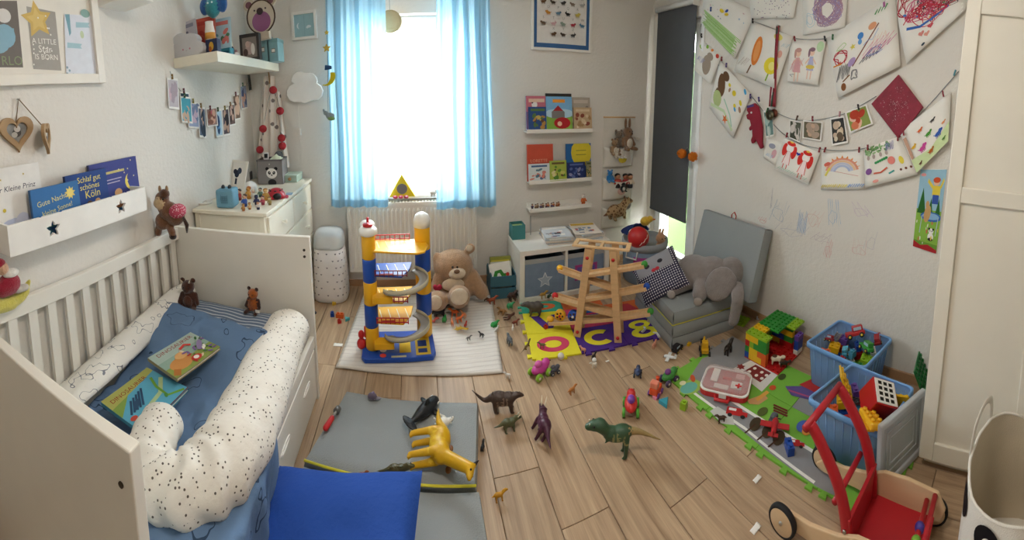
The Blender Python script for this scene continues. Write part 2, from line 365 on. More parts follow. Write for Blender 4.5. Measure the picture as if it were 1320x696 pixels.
# window
PVC = M('white_window_plastic', 'f2f2f0', .35)
PANE = mglass('window_glass', 'ffffff', .93, .02)
win = struct(thing('window_1', None, None, (0, YB + .14, 0)), 'bright window between pale blue curtains', 'window')
def rectframe(mb, x0, x1, z0, z1, y0, y1, t):
    mb.bb((x0, y0, z0), (x0 + t, y1, z1)).bb((x1 - t, y0, z0), (x1, y1, z1)).bb((x0 + t, y0, z0), (x1 - t, y1, z0 + t)).bb((x0 + t, y0, z1 - t), (x1 - t, y1, z1)); return mb
rectframe(MB(), wx0, wx1, wz0, wz1, -.03, .04, .06).build('window_frame', PVC, win, bev=.004)
rectframe(MB(), wx0 + .055, wx1 - .055, wz0 + .055, wz1 - .055, -.05, .02, .06).build('window_sash', PVC, win, bev=.006)
MB().bb((wx0 + .1, -.02, wz0 + .1), (wx1 - .1, -.012, wz1 - .1)).build('pane', PANE, win)
MB().bb((wx0 - .04, -.20, wz0 - .03), (wx1 + .04, -.03, wz0)).build('window_sill', M('sill_stone', 'ecebe6', .35, var=.05, vs=30), win, bev=.006)
# balcony door
dr = struct(thing('door_1', None, None, (XR + .10, 0, 0)), 'white balcony door with tall glass pane', 'door')
def rectframe_y(mb, y0, y1, z0, z1, x0, x1, t):
    mb.bb((x0, y0, z0), (x1, y0 + t, z1)).bb((x0, y1 - t, z0), (x1, y1, z1)).bb((x0, y0 + t, z0), (x1, y1 - t, z0 + t)).bb((x0, y0 + t, z1 - t), (x1, y1 - t, z1)); return mb
rectframe_y(MB(), dy0, dy1, .02, dz1, -.05, .05, .05).build('door_frame', PVC, dr, bev=.004)
rectframe_y(MB(), dy0 + .045, dy1 - .045, .065, dz1 - .045, -.07, .02, .075).build('door_leaf', PVC, dr, bev=.006)
MB().bb((-.03, dy0 + .115, .135), (-.02, dy1 - .115, dz1 - .115)).build('pane', PANE, dr)
hd = MB().bb((-.085, dy0 + .075, 1.0), (-.07, dy0 + .105, 1.14)).build('door_handle', M('white_handle', 'eeeeec', .3), dr, bev=.004)
tr_ = struct(MB().bb((XR - .012, dy0 - .035, 0), (XR + .06, dy0 + .002, dz1)).build('trim_1', PVC, bev=.004), 'white trim strip along the balcony door opening', 'trim')
# outside: hedge, made taller to cut sky light, and terrace beyond the balcony door
def hedge():
    t = thing('garden_hedge', 'sunlit green hedge outside the balcony door', 'hedge', (XR + 1.25, 2.9, -.1))
    mb = MB(); r = random.Random(5)
    m3 = MB('4f7a2a').ell((.1, 0, 1.3), (.3, 1.9, 1.35), None, 16, 10); m3.build('sky_block_core', M('sky_block_green', '2f4a14', .8, .6, 30, .3, 12), t)  # solid core added inside the hedge to keep sky light out of the room
    for k in range(1500):
        c = Vector((r.uniform(-.35, .35), r.uniform(-2, 2), r.uniform(.05, 2.7))); s = r.uniform(.03, .07)
        mb.c = lin(r.choice(['3f6414', '567c18', '2f5212', '6a8a1c', '456c18']))
        R = rot(r.uniform(0, 6), r.uniform(0, 6), r.uniform(0, 6))
        mb.add([c + R @ Vector(q) for q in ((-s, 0, 0), (0, -s * .5, 0), (s, 0, 0), (0, s * .5, s * .2))], [(0, 1, 2, 3)])
    o = mb.build('foliage', M('leaf_green', rough=.6, attr=True, var=.1), t); o['kind'] = 'stuff'
    m2 = MB()
    for k in range(7): m2.tube([(0, -1.5 + k * .5, 0), (.05, -1.45 + k * .5, .8), (0, -1.5 + k * .5, 1.5)], [.03, .02, .008], 6)
    m2.build('stem', M('bark', '6b5238', .9), t)
hedge()
struct(MB().bb((XR + T, .5, -.2), (XR + 5, 6, -.1)).build('terrace_ground', M('terrace_lawn', '3f5a20', .9, .3, 60, .2)), 'green lawn outside the balcony door', 'ground')
# ================================================================== patterned cloth
def Mpat(name, base, ink, kind, scale=40, th=.2, rough=.9, tl=0, **kw):
    if name in MATS: return MATS[name]
    m = mcloth(name, base, tl) if tl else M(name, base, rough, kw.get('bump', .35), kw.get('bs', 90), .05, 5)
    nt = m.node_tree; N = nt.nodes; Lk = nt.links; b = N['Principled BSDF']
    src = b.inputs['Base Color'].links[0].from_socket
    tc = N.new('ShaderNodeTexCoord'); mp = N.new('ShaderNodeMapping'); Lk.new(tc.outputs['Object'], mp.inputs[0]); mp.inputs['Rotation'].default_value = kw.get('rot', (0, 0, 0)); mp.inputs['Scale'].default_value = kw.get('sc', (1, 1, 1))
    ma = N.new('ShaderNodeMath')
    if kind == 'dots':
        t = N.new('ShaderNodeTexVoronoi'); t.inputs['Scale'].default_value = scale; t.inputs['Randomness'].default_value = kw.get('rand', .9); ma.operation = 'LESS_THAN'; ma.inputs[1].default_value = th; out = t.outputs['Distance']
        Lk.new(mp.outputs[0], t.inputs['Vector'])
    elif kind == 'stripes':
        t = N.new('ShaderNodeTexWave'); t.inputs['Scale'].default_value = scale; t.inputs['Distortion'].default_value = kw.get('dist', .6); t.inputs['Detail'].default_value = 1; t.bands_direction = kw.get('dir', 'X'); ma.operation = 'LESS_THAN'; ma.inputs[1].default_value = th; out = t.outputs['Fac']
        Lk.new(mp.outputs[0], t.inputs['Vector'])
    else:   # 'lines': drawn outlines
        t = N.new('ShaderNodeTexNoise'); t.inputs['Scale'].default_value = scale; t.inputs['Detail'].default_value = kw.get('detail', 1.2); Lk.new(mp.outputs[0], t.inputs['Vector'])
        s1 = N.new('ShaderNodeMath'); s1.operation = 'SUBTRACT'; s1.inputs[1].default_value = kw.get('lev', .56); Lk.new(t.outputs['Fac'], s1.inputs[0])
        s2 = N.new('ShaderNodeMath'); s2.operation = 'ABSOLUTE'; Lk.new(s1.outputs[0], s2.inputs[0]); out = s2.outputs[0]; ma.operation = 'LESS_THAN'; ma.inputs[1].default_value = th
    Lk.new(out, ma.inputs[0])
    x = N.new('ShaderNodeMix'); x.data_type = 'RGBA'; Lk.new(ma.outputs[0], x.inputs[0]); Lk.new(src, x.inputs[6]); x.inputs[7].default_value = (*lin(ink), 1)
    Lk.new(x.outputs[2], b.inputs['Base Color'])
    return m
def nz(x, y, z=0, s=1): return noise.noise(Vector((x * s, y * s, z * s)))
def spline(P, n):
    P = [Vector(p) for p in P]; out = []
    for i in range(len(P) - 1):
        p0, p1, p2, p3 = P[max(i - 1, 0)], P[i], P[i + 1], P[min(i + 2, len(P) - 1)]
        for k in range(n):
            t = k / n; out.append(.5 * (2 * p1 + (p2 - p0) * t + (2 * p0 - 5 * p1 + 4 * p2 - p3) * t * t + (3 * p1 - p0 - 3 * p2 + p3) * t ** 3))
    return out + [P[-1]]
def lerp_list(L, t):
    x = t * (len(L) - 1); i = min(int(x), len(L) - 2); return L[i] + (L[i + 1] - L[i]) * (x - i)
def cushion(w, h, t, n=24, wr=.0, seed=0, corner=.0):
    """closed pillow in the x-y plane, thickness t"""
    mb = MB()
    for sg in (1, -1):
        def fn(u, v, sg=sg):
            a, b = u * 2 - 1, v * 2 - 1; e = (1 - abs(a) ** 3.2) * (1 - abs(b) ** 3.2)
            px = a * w / 2 * (1 - .07 * (1 - abs(b)) * (abs(a) ** 4) - corner * 0); py = b * h / 2 * (1 - .07 * (1 - abs(a)) * abs(b) ** 4)
            return (px, py, sg * t / 2 * max(e, 0) ** .45 + wr * nz(px + seed, py, sg, 9) * max(e, 0) ** .3)
        if sg == 1: mb.grid(fn, n, n)
        else: mb.grid(lambda u, v: fn(1 - u, v), n, n)
    return mb
# ================================================================== cot bed
BEDW = M('cot_white', 'e9e4d8', .4, .02, 30, .02)
bx0, bx1, by0, by1, bz = -1.385, -.55, .51, 1.87, .9
bed = thing('cot_bed', 'white wooden cot bed with one open side and a drawer underneath', 'bed', (0, 0, 0))
MB().bb((bx0, by1 - .03, 0), (bx1, by1, bz)).build('headboard', BEDW, bed, bev=.004)
MB().bb((bx0, by0, 0), (bx1, by0 + .035, bz)).build('footboard', BEDW, bed, bev=.004)
bolt = M('dark_bolt', '4a443c', .4, metal=.6)
for (x, y, z) in ((bx1 - .035, by0, bz - .09), (bx1 - .03, by1 - .03, bz - .07), (bx1 - .03, by1 - .03, bz - .105)):
    MB().cyl((x, y - .003, z), (x, y + .004, z), .007, n=12).build('bolt', bolt, bed)
MB().bb((bx0, by0 + .035, bz - .075), (bx0 + .03, by1 - .03, bz - .005)).build('top_rail', BEDW, bed, bev=.004)
MB().bb((bx0, by0 + .035, .24), (bx0 + .03, by1 - .03, .30)).build('bottom_rail', BEDW, bed, bev=.004)
sl = MB().bb((-.009, -.021, .3), (.009, .021, bz - .075)).mesh('slat'); sl.materials.append(BEDW)
ns = 13
for k in range(ns):
    o = bpy.data.objects.new('slat', sl); COL.objects.link(o); o.parent = bed; o.location = (bx0 + .015, by0 + .095 + k * (by1 - by0 - .18) / (ns - 1), 0)
MB().bb((bx0 + .03, by0 + .035, .22), (bx1 - .03, by1 - .03, .25)).build('bed_base', BEDW, bed)
MB().bb((bx1 - .03, by0 + .035, .30), (bx1 - .004, by1 - .03, .36)).build('side_rail', BEDW, bed, bev=.003)
dw = MB().bb((bx1 - .024, by0 + .045, .03), (bx1 - .004, by1 - .04, .292)).build('drawer', BEDW, bed, bev=.003)
for y in (1.34, 1.66, .8):
    MB().ring([(y + .055 * math.cos(t), .20 + .016 * math.sin(t)) for t in [k * PI / 12 for k in range(24)]], [(y + .045 * math.cos(t), .20 + .008 * math.sin(t)) for t in [k * PI / 12 for k in range(24)]], 0, .006).build('handle', M('handle_white', 'f4f1ea', .3), dw, mw=Matrix(((0, 0, 1, bx1 - .006), (1, 0, 0, 0), (0, 1, 0, 0), (0, 0, 0, 1))))
MB().bb((bx0 + .035, by0 + .04, .25), (bx1 - .035, by1 - .035, .375)).build('mattress', M('mattress_cover', 'e6e3dc', .9, .2, 80), bed, bev=.02)
# duvet: lies on the mattress and hangs over the open side
def duvet():
    rr = random.Random(3)
    def fn(u, v):
        y = .575 + (1.66 - .13 * u ** 1.5 + .015 * math.sin(u * 11) - .575) * v
        s = u * 1.16     # distance across, from the slatted side
        x0 = -1.27 + .05 * math.sin(v * 5)
        wid = .69
        z = .425 + .028 * nz(s * 1.0, y, 0, 4) + .018 * nz(s, y, 3, 9) + .026 * abs(nz(s * .5, y, 7, 10)) + .012 * abs(nz(s, y * .4, 2, 17))
        z += .045 * math.exp(-((v - .93) / .09) ** 2) * (1 - .4 * u)         # thick rolled edge at the pillow
        q_ = max(0, min(1, (y - 1.26) / .2)); z += .085 * q_ * q_ * (3 - 2 * q_) - .05 * max(0, (v - .96) / .04)
        drop = .42 * max(0, min(1, (.62 - v) / .2))                              # only the foot end hangs down
        ww = wid * (1 - .10 * max(0, v - .62) / .38)
        if s < ww: return (x0 + s, y, max(z, .392))
        q = min(s - ww, drop * .8); r = .035
        xo = x0 + ww + r * math.sin(min(q / r, PI / 2)) + .012 * math.sin(y * 40) * min(1, q * 8) + .004
        zo = max(z, .392) - r * (1 - math.cos(min(q / r, PI / 2))) - max(0, q - r * PI / 2)
        return (max(xo, bx1 + .006) if q > .05 else xo, y + .008 * nz(q * 5, y * 6), zo)
    mb = MB(); mb.grid(fn, 90, 110, .012)
    return mb
DUV = Mpat('blue_duvet_cloth', '6480a2', '2e4560', 'lines', 7, .006, lev=.62, detail=2.2, bump=.9, bs=13)
tag(duvet().build('duvet', DUV, smooth=True), 'rumpled denim blue duvet with dinosaur line print on the cot', 'duvet')
# cloth bumper along the slats
def bumper():
    top = [(-1.352, .56, .37), (-1.35, .70, .40), (-1.348, .95, .46), (-1.345, 1.2, .50), (-1.345, 1.45, .53), (-1.345, 1.70, .55), (-1.32, 1.815, .55)]
    bot = [(-1.17, .57, .43), (-1.19, .72, .46), (-1.20, .95, .47), (-1.225, 1.2, .475), (-1.25, 1.45, .48), (-1.27, 1.7, .485), (-1.25, 1.80, .485)]
    tp = spline(top, 8); bt = spline(bot, 8)
    def fn(u, v):
        a = lerp_list(tp, u); b = lerp_list(bt, u); p = a.lerp(b, v)
        bul = .05 * math.sin(PI * v) ** .8
        return (p.x + bul * .35, p.y, p.z + bul * .6 + .012 * nz(p.y, v * .3, 1, 11) * math.sin(PI * v))
    return MB().grid(fn, 48, 12, .02)
tag(bumper().build('cot_bumper', Mpat('cloud_print_cotton', 'f1eee6', '85888e', 'lines', 17, .010, lev=.58), smooth=True), 'white cotton cot bumper with grey cloud outlines along the slats', 'bumper')
pl = cushion(.74, .42, .09, 26, .01).build('pillow', Mpat('striped_pillow_cotton', '66768c', 'bcc4cc', 'stripes', 13, .2, dir='Y', dist=1.2), smooth=True)
pl.matrix_world = tr(-.95, 1.615, .445) @ rot(.10, 0, -.03); tag(pl, 'slate blue pillow with thin white stripes at the head of the cot', 'pillow')
# cream bed snake with grey dots
def snake():
    P = spline([(-.65, 1.775, .475), (-.645, 1.62, .475), (-.635, 1.42, .475), (-.615, 1.22, .475), (-.605, 1.06, .475), (-.62, .93, .475), (-.675, .83, .475), (-.765, .80, .475), (-.835, .86, .475), (-.87, .95, .475), (-.89, 1.04, .47)], 9)
    k = len(P); n = 40; mb = MB(); vs = []
    for i, p in enumerate(P):
        t = (P[min(i + 1, k - 1)] - P[max(i - 1, 0)]).normalized(); U = Vector((0, 0, 1)); V = t.cross(U).normalized(); f = i / (k - 1)
        r = .105 + (.018 * math.sin(f * PI * .9)) - .04 * max(0, min(1, (f - .42) / .3)) ** 1.2 + .012 * max(0, (f - .8) / .2)
        if f < .05: r *= math.sqrt(max(1 - ((.05 - f) / .052) ** 2, .004))
        if f > .93: r *= math.sqrt(max(1 - ((f - .93) / .072) ** 2, .004))
        bend = .35 + math.exp(-((f - .62) / .16) ** 2)
        for j in range(n):
            a = 2 * PI * j / n
            d = r * (1 + .04 * nz(p.x, p.y, a * .3, 6)) + bend * (.013 * math.sin(f * 85 + 2.2 * math.sin(a * 2 + f * 9) + 4 * nz(p.x, p.y, 0, 8)) * (.5 + .5 * nz(a, f * 6, 2, 1)) )
            vs.append(p + U * (math.sin(a) * d * .86) + V * (math.cos(a) * d))
    fs = [(i * n + j, i * n + (j + 1) % n, (i + 1) * n + (j + 1) % n, (i + 1) * n + j) for i in range(k - 1) for j in range(n)]
    fs += [tuple(range(n - 1, -1, -1)), tuple(range((k - 1) * n, k * n))]
    return mb.add(vs, fs)
tag(snake().build('bed_snake_bolster', Mpat('dotted_cream_cotton', 'eae5da', '5f5850', 'dots', 60, .2, bump=.7, bs=16), smooth=True, sub=1), 'cream bed snake bolster with small grey dots coiled on the blue duvet', 'bolster')
# ================================================================== books
def book(name, label, w, h, t, cover, mw, art=None, group=None, spine=None, top=.003):
    """closed book: local x width, y height, z thickness, front cover on +z; origin at the bottom left back corner"""
    o = thing(name, label, 'book', group=group, mw=mw); cm = M('cover_' + cover, cover, .4, var=.04)
    MB().bb((0, 0, 0), (w, h, top)).bb((0, 0, t - top), (w, h, t)).bb((0, 0, top), (top, h, t - top)).build('cover', cm, o)
    MB().bb((top, .003, top), (w - .003, h - .003, t - top)).build('page_block', CARD, o)
    if art:
        a = Art(t + .0004); art(a, w, h); a.v = [Vector((min(max(p.x, 0), w), min(max(p.y, 0), h), p.z)) for p in a.v]; a.build('cover_print', PRINT, o)
    return o
def dino_a(a, w, h):
    a.rect(0, 0, w, h, '8fa99a'); a.rect(0, h * .62, w, h, 'a7b9ae'); a.rect(0, 0, w, h * .35, '8a9a4e'); a.text('DINOSAURIER', w * .52, h * .86, w * .125, '8c2320')
    a.ov(w * .3, h * .3, w * .22, h * .2, 'c98c4e'); a.ov(w * .42, h * .5, w * .12, h * .12, 'd8a56a'); a.line([(w * .15, h * .2), (w * .05, h * .05)], .03, 'b07038')
    for k in range(26): a.ov(w * random.uniform(.45, .98), h * random.uniform(.08, .72), w * .05, h * .03, random.choice(['4f7a34', 'b8473a', 'e8e2d4', '7d5f94', '3f6a3a', 'd9c9a8']), random.uniform(0, 3))
    a.ov(w * .82, h * .45, w * .15, h * .07, '8f7fa5', .8); a.line([(w * .5, h * .66), (w * .64, h * .72), (w * .72, h * .6)], .014, 'd3493f'); a.ov(w * .55, h * .16, w * .1, h * .1, 'c23b34'); a.ov(w * .55, h * .17, w * .05, h * .06, 'f2ece0')
def dino_b(a, w, h):
    a.rect(0, 0, w, h, '5aa3bd'); a.poly([(0, h * .45), (w * .35, h * .75), (w * .4, h), (0, h)], '7f9a4a'); a.poly([(0, h * .7), (w, h * .85), (w, h), (0, h)], 'a9a95c'); a.text('DINOSAURIER', w * .45, h * .84, w * .115, '8c2320')
    a.line([(w * .2, h * .1), (w * .45, h * .3), (w * .7, h * .35), (w * .95, h * .6)], .018, 'a8bd8a'); a.line([(w * .95, h * .05), (w * .72, h * .2), (w * .75, h * .5), (w * .85, h * .75)], .012, '6a9a3a')
    for k in range(5): a.line([(w * (.12 + .06 * k), h * .38), (w * (.3 + .07 * k), h * (.62 + .02 * k))], .009, '2f4a66')
    a.ov(w * .3, h * .48, w * .12, h * .05, '34506c', .6); a.ov(w * .7, h * .22, w * .05, h * .03, '4d8a45', 1); a.ov(w * .1, h * .3, w * .06, h * .05, 'b0473a'); a.rect(0, 0, w, h * .02, '6a2c30')
def lay(name, lab, px4, z, t, cover, art, g=None):
    """book lying on the bed: px4 = pixels of bottom-left, bottom-right, top-left corners of the cover"""
    a, b, c = (onz(x, y, z) for x, y in px4); X = (b - a); w = X.length; X.normalize(); Y = (c - a); Y = (Y - X * Y.dot(X)); h = Y.length; Y.normalize()
    m = Matrix((X, Y, X.cross(Y))).transposed().to_4x4(); m.translation = a
    return book(name, lab, w, h, t, cover, m @ tr(0, 0, -t), art, g)
def lay2(name, lab, bl, br, tl, z, t, cover, art, g=None): return lay(name, lab, (bl, br, tl), z, t, cover, art, g)
lay2('picture_book', 'dinosaur picture book lying close to the striped pillow on the duvet', (228, 488), (284, 447), (184, 465), .545, .014, '9c8f6a', dino_a)
lay2('picture_book', 'turquoise dinosaur picture book lying against the cream bed snake', (184, 558), (243, 500), (130, 518), .505, .014, '3f7f94', dino_b)
# ================================================================== dresser by the far end of the cot
DR = M('dresser_cream', 'e9e2cf', .45, .02, 30, .02)
dx1, dy_0, dy_1, dzt = -.87, 2.06, 3.10, .95
ds = thing('dresser', 'cream white dresser with drawers between the cot and the window wall', 'dresser', (0, 0, 0))
MB().bb((XL + .02, dy_0 + .02, .05), (dx1 - .02, dy_1 - .01, dzt - .025)).build('body', DR, ds, bev=.003)
MB().bb((XL + .01, dy_0, dzt - .025), (dx1, dy_1, dzt)).build('top', DR, ds, bev=.004)
for a in ((XL + .02, dy_0 + .012), (dx1 - .055, dy_0 + .012)): MB().bb((a[0], a[1], 0), (a[0] + .035, a[1] + .03, dzt - .025)).build('post', DR, ds, bev=.002)
for k in range(4):
    z0 = .09 + k * .208
    for y0, y1 in ((dy_0 + .05, dy_0 + .52), (dy_0 + .53, dy_1 - .04)) if k == 3 else ((dy_0 + .05, dy_1 - .04),):
        d = MB().bb((dx1 - .022, y0, z0), (dx1 - .004, y1, z0 + .195)).build('drawer', DR, ds, bev=.003)
        for y in ((y0 + y1) / 2,) if k == 3 else (y0 + .2, y1 - .2):
            MB().cyl((dx1 - .004, y, z0 + .1), (dx1 + .012, y, z0 + .1), .006, n=10).ell((dx1 + .02, y, z0 + .1), (.012, .016, .016)).build('knob', M('knob_cream', 'efe9d8', .3), d, True)
# ================================================================== radiator
RAD = M('radiator_white', 'e4e0d6', .35, var=.02)
rd = thing('radiator', 'white ribbed panel radiator under the window', 'radiator', (0, 0, 0))
rx0, rx1, rz0, rz1 = onb(449, 255)[0], onb(612, 253)[0], .16, .755
MB().bb((rx0, YB - .10, rz0), (rx1, YB - .035, rz1 - .02)).build('body', RAD, rd, bev=.008)
nr = 30; pm = MB().tube([(0, 0, rz0 + .03), (0, 0, rz0 + .05), (0, 0, rz1 - .07), (0, 0, rz1 - .05)], [.004, .0115, .0115, .004], 8).mesh('rib'); pm.materials.append(RAD)
for k in range(nr):
    o = bpy.data.objects.new('rib', pm); COL.objects.link(o); o.parent = rd; o.location = (rx0 + .03 + k * (rx1 - rx0 - .06) / (nr - 1), YB - .101, 0)
MB().bb((rx0 - .002, YB - .108, rz1 - .03), (rx1 + .002, YB - .03, rz1 - .022)).bb((rx0 - .002, YB - .108, rz1 - .022), (rx1 + .002, YB - .1, rz1)).bb((rx0 - .002, YB - .038, rz1 - .022), (rx1 + .002, YB - .03, rz1)).build('top_cover', RAD, rd)
gm = MB().bb((-.004, YB - .1, rz1 - .012), (.004, YB - .038, rz1 - .002)).mesh('grille_bar'); gm.materials.append(RAD)
for k in range(40):
    o = bpy.data.objects.new('grille_bar', gm); COL.objects.link(o); o.parent = rd; o.location = (rx0 + .02 + k * (rx1 - rx0 - .04) / 39, 0, 0)
for x in (rx0 + .12, rx1 - .12): MB().bb((x - .015, YB - .036, rz0 + .05), (x + .015, YB - .001, rz0 + .4)).build('bracket', RAD, rd)
for x in (rx1 - .03, rx1 - .08): MB().tube([(x, YB - .07, rz0), (x, YB - .07, .08), (x, YB - .06, .04), (x, YB - .02, .035)], .009, 8).build('pipe', RAD, rd, True)
# ================================================================== curtains
CURT = mcloth('pale_blue_voile', 'a4cbdd', .42)
def curtain(pxs, label, ph):
    (xt0, xt1, xb0, xb1, yb) = pxs; Y = 2.985
    a0, a1 = onb(xt0, 0, Y)[0], onb(xt1, 0, Y)[0]; b0, b1 = onb(xb0, yb, Y)[0], onb(xb1, yb, Y)[0]; zb = onb((xb0 + xb1) / 2, yb, Y)[2]; zt = 2.47; zf = onb(xt0, 0, Y)[2]
    c = thing('curtain', label, 'curtain', (0, 0, 0))
    def fn(u, v):
        z = zb + (zt - zb) * v; k = min(1, (z - zb) / (zf - zb)); x = (b0 + (a0 - b0) * k) * (1 - u) + (b1 + (a1 - b1) * k) * u
        w = math.sin(u * 2 * PI * 4 + ph + .8 * math.sin(u * 9 + ph)) * .026 + .012 * math.sin(u * 2 * PI * 9 + 2 * ph)
        return (x + .004 * math.sin(z * 5 + u * 9), Y + w * (.75 + .25 * k) + .008 * nz(u * 4, z, ph, 1), z)
    MB().grid(fn, 130, 16).build('panel', CURT, c, True)
    MB().grid(lambda u, v: (fn(u, 0)[0], fn(u, 0)[1] - .003, zb + .002 + v * .06), 130, 2).build('hem', CURT, c, True)
    return c
curtain((419, 496, 427, 500, 267), 'pale blue curtain on the banana garland side of the window', 0.4)
curtain((563, 631, 563, 640, 268), 'pale blue curtain on the framed poster side of the window', 2.1)
rodt = thing('curtain_rod', 'white metal curtain rod above the window', 'rod', (0, 0, 0))
MB().cyl((-.85, 2.985, 2.48), (.85, 2.985, 2.48), .011).build('pole', WHITE, rodt, True)
for x in (-.8, .8): MB().cyl((x, 2.985, 2.48), (x, YB, 2.48), .008).cyl((x, YB - .004, 2.48), (x, YB, 2.48), .025).build('bracket', WHITE, rodt, True)
for x in (-.86, .86): MB().ell((x, 2.985, 2.48), .02).build('finial', WHITE, rodt, True)
# ================================================================== roller blind over the balcony door
bl = thing('roller_blind', 'dark grey roller blind hanging in front of the balcony door', 'blind', (0, 0, 0))
zb = onr(860, 276, XR - .02)[2]
yA, yB_ = onr(838, 268, XR - .02)[1], onr(884, 285, XR - .02)[1]
GREYB = M('blind_cloth', '55575a', .85, .15, 400, .04)
MB().bb((XR - .022, yB_, zb), (XR - .018, yA, 2.42)).build('cloth', GREYB, bl)
MB().bb((XR - .027, yB_, zb - .014), (XR - .013, yA, zb + .008)).build('bottom_bar', GREYB, bl, bev=.003)
MB().cyl((XR - .035, yB_ - .01, 2.42), (XR - .035, yA + .01, 2.42), .025).build('roller', M('roller_tube', 'd8d8d4', .4), bl, True)
for y in (yB_ - .012, yA + .006): MB().bb((XR - .07, y, 2.38), (XR, y + .006, 2.47)).build('bracket', WHITE, bl)
MB().cyl((XR - .02, (yA + yB_) / 2, zb - .014), (XR - .02, (yA + yB_) / 2, zb - .04), .004).build('pull_tab', M('clear_tab', 'cfcfc8', .3), bl)
# ================================================================== wardrobe
WARD = M('wardrobe_white', 'e8e2d2', .4, .02, 30, .02)
wd = thing('wardrobe', 'tall cream white wardrobe with framed panel door by the drawing wall', 'wardrobe', (0, 0, 0))
wX, wY, wz1_ = 1.66, .297, 2.36
MB().bb((wX + .02, wY - 1.0, .06), (XR - .005, wY, wz1_)).build('body', WARD, wd, bev=.003)
MB().bb((wX + .05, wY - .98, 0), (XR - .005, wY - .02, .06)).build('plinth', WARD, wd)
for k in range(2):
    y1 = wY - .002 - k * .5; y0 = y1 - .496; zm = hit(1238, 251, 0, wX)[2]
    d = MB().bb((wX + .01, y0, .055), (wX + .019, y1, wz1_)).build('door', WARD, wd)
    for a, b in (((y0, .055), (y0 + .085, wz1_)), ((y1 - .065, .055), (y1, wz1_)), ((y0 + .085, .055), (y1 - .065, .14)), ((y0 + .085, wz1_ - .3), (y1 - .065, wz1_)), ((y0 + .085, zm - .035), (y1 - .065, zm + .035))):
        MB().bb((wX - .004, a[0], a[1]), (wX + .011, b[0], b[1])).build('rail', WARD, d, bev=.004)
    MB().ell((wX - .018, y0 + .04 if k == 0 else y1 - .04, 1.05), (.014, .014, .014)).build('knob', M('knob_metal', 'bdbab2', .3, metal=.9), d, True)
# ================================================================== cube shelf with two fabric boxes
kx0, kx1, ky0, ky1, kz = .76, 1.53, 2.70, 3.09, .42
ks = thing('cube_shelf', 'white two compartment cube shelf standing under the picture ledges', 'shelf', (0, 0, 0))
for n, a, b in (('top_board', (kx0, ky0, kz - .04), (kx1, ky1, kz)), ('bottom_board', (kx0, ky0, 0), (kx1, ky1, .04)), ('side_board', (kx0, ky0, .04), (kx0 + .04, ky1, kz - .04)), ('side_board', (kx1 - .04, ky0, .04), (kx1, ky1, kz - .04)), ('divider', ((kx0 + kx1) / 2 - .01, ky0, .04), ((kx0 + kx1) / 2 + .01, ky1, kz - .04))):
    MB().bb(a, b).build(n, WHITE, ks, bev=.002)
def fabric_box(x0, x1, lab, star):
    FB = M('denim_blue_felt', '7d90a8', .9, .4, 150, .1, 20); t = thing('fabric_box', lab, 'storage box', ((x0 + x1) / 2, ky0 + .012, .041)); w = x1 - x0; h = .3; d = .34
    MB().bb((-w / 2, 0, 0), (w / 2, d, .006)).bb((-w / 2, 0, 0), (w / 2, .006, h)).bb((-w / 2, d - .006, 0), (w / 2, d, h)).bb((-w / 2, 0, 0), (-w / 2 + .006, d, h)).bb((w / 2 - .006, 0, 0), (w / 2, d, h)).build('body', FB, t, bev=.003)
    MB().bb((-w / 2 - .001, -.002, h - .035), (w / 2 + .001, .004, h)).build('rim_band', M('grey_band', 'a7a9ab', .9, .3, 150), t)
    a = Art(.0015)
    if star:
        p = [(.062 * (1 if i % 2 == 0 else .45) * math.cos(PI / 2 + PI * i / 5), .12 + .062 * (1 if i % 2 == 0 else .45) * math.sin(PI / 2 + PI * i / 5)) for i in range(11)]
        a.poly(p[:10], 'a9b6c4'); a.line(p, .006, 'dfe3e6')
    else: a.rect(-.1, .07, .1, .2, 'b04a8c'); a.rect(-.08, .09, .08, .18, '6b5aa8')
    a.build('print', PRINT, t, mw=t.matrix_world @ Matrix(((1, 0, 0, 0), (0, 0, -1, 0), (0, 1, 0, 0), (0, 0, 0, 1))))
fabric_box(kx0 + .045, (kx0 + kx1) / 2 - .015, 'denim blue fabric box with a pale star in the cube shelf', True)
fabric_box((kx0 + kx1) / 2 + .015, kx1 - .045, 'denim blue fabric box with a pink picture in the cube shelf', False)
# ================================================================== grey folding chair by the balcony door
GF = M('grey_canvas', '979c9c', .85, .3, 220, .06, 3)
YZ = M('yellow_zip', 'd8cf3a', .5)
ch = thing('folding_chair', 'grey foam folding chair leaning on the wall beside the balcony door', 'chair', (1.775, 2.02, 0), -.16)
def slab(w, d, z0, z1, bul=.006):
    mb = MB()
    mb.grid(lambda u, v: ((u - .5) * w, (v - .5) * d, z1 + bul * math.sin(PI * u) ** .5 * math.sin(PI * v) ** .5 - .004 + .003 * nz(u * 3, v * 3, z1, 1.5)), 14, 14)
    mb.grid(lambda u, v: ((.5 - u) * w, (v - .5) * d, z0), 14, 14)
    for s_ in (-1, 1):
        mb.grid(lambda u, v: ((u - .5) * w * -s_, s_ * (d / 2 + bul * math.sin(PI * v)), z0 + (z1 - z0) * v - .004 * v), 14, 4)
        mb.grid(lambda u, v: (s_ * (w / 2 + bul * math.sin(PI * v)), (u - .5) * d * s_, z0 + (z1 - z0) * v - .004 * v), 14, 4)
    return mb
slab(.50, .58, 0.001, .082).build('lower_cushion', GF, ch, True); slab(.50, .58, .085, .165).build('middle_cushion', GF, ch, True); slab(.49, .57, .17, .255).build('seat_cushion', GF, ch, True)
MB().bb((-.253, -.29, .166), (.25, -.286, .169)).bb((-.255, -.29, .166), (-.251, .28, .169)).build('zip', YZ, ch)
back = slab(.62, .50, -.05, .05).build('backrest', GF, ch, True)
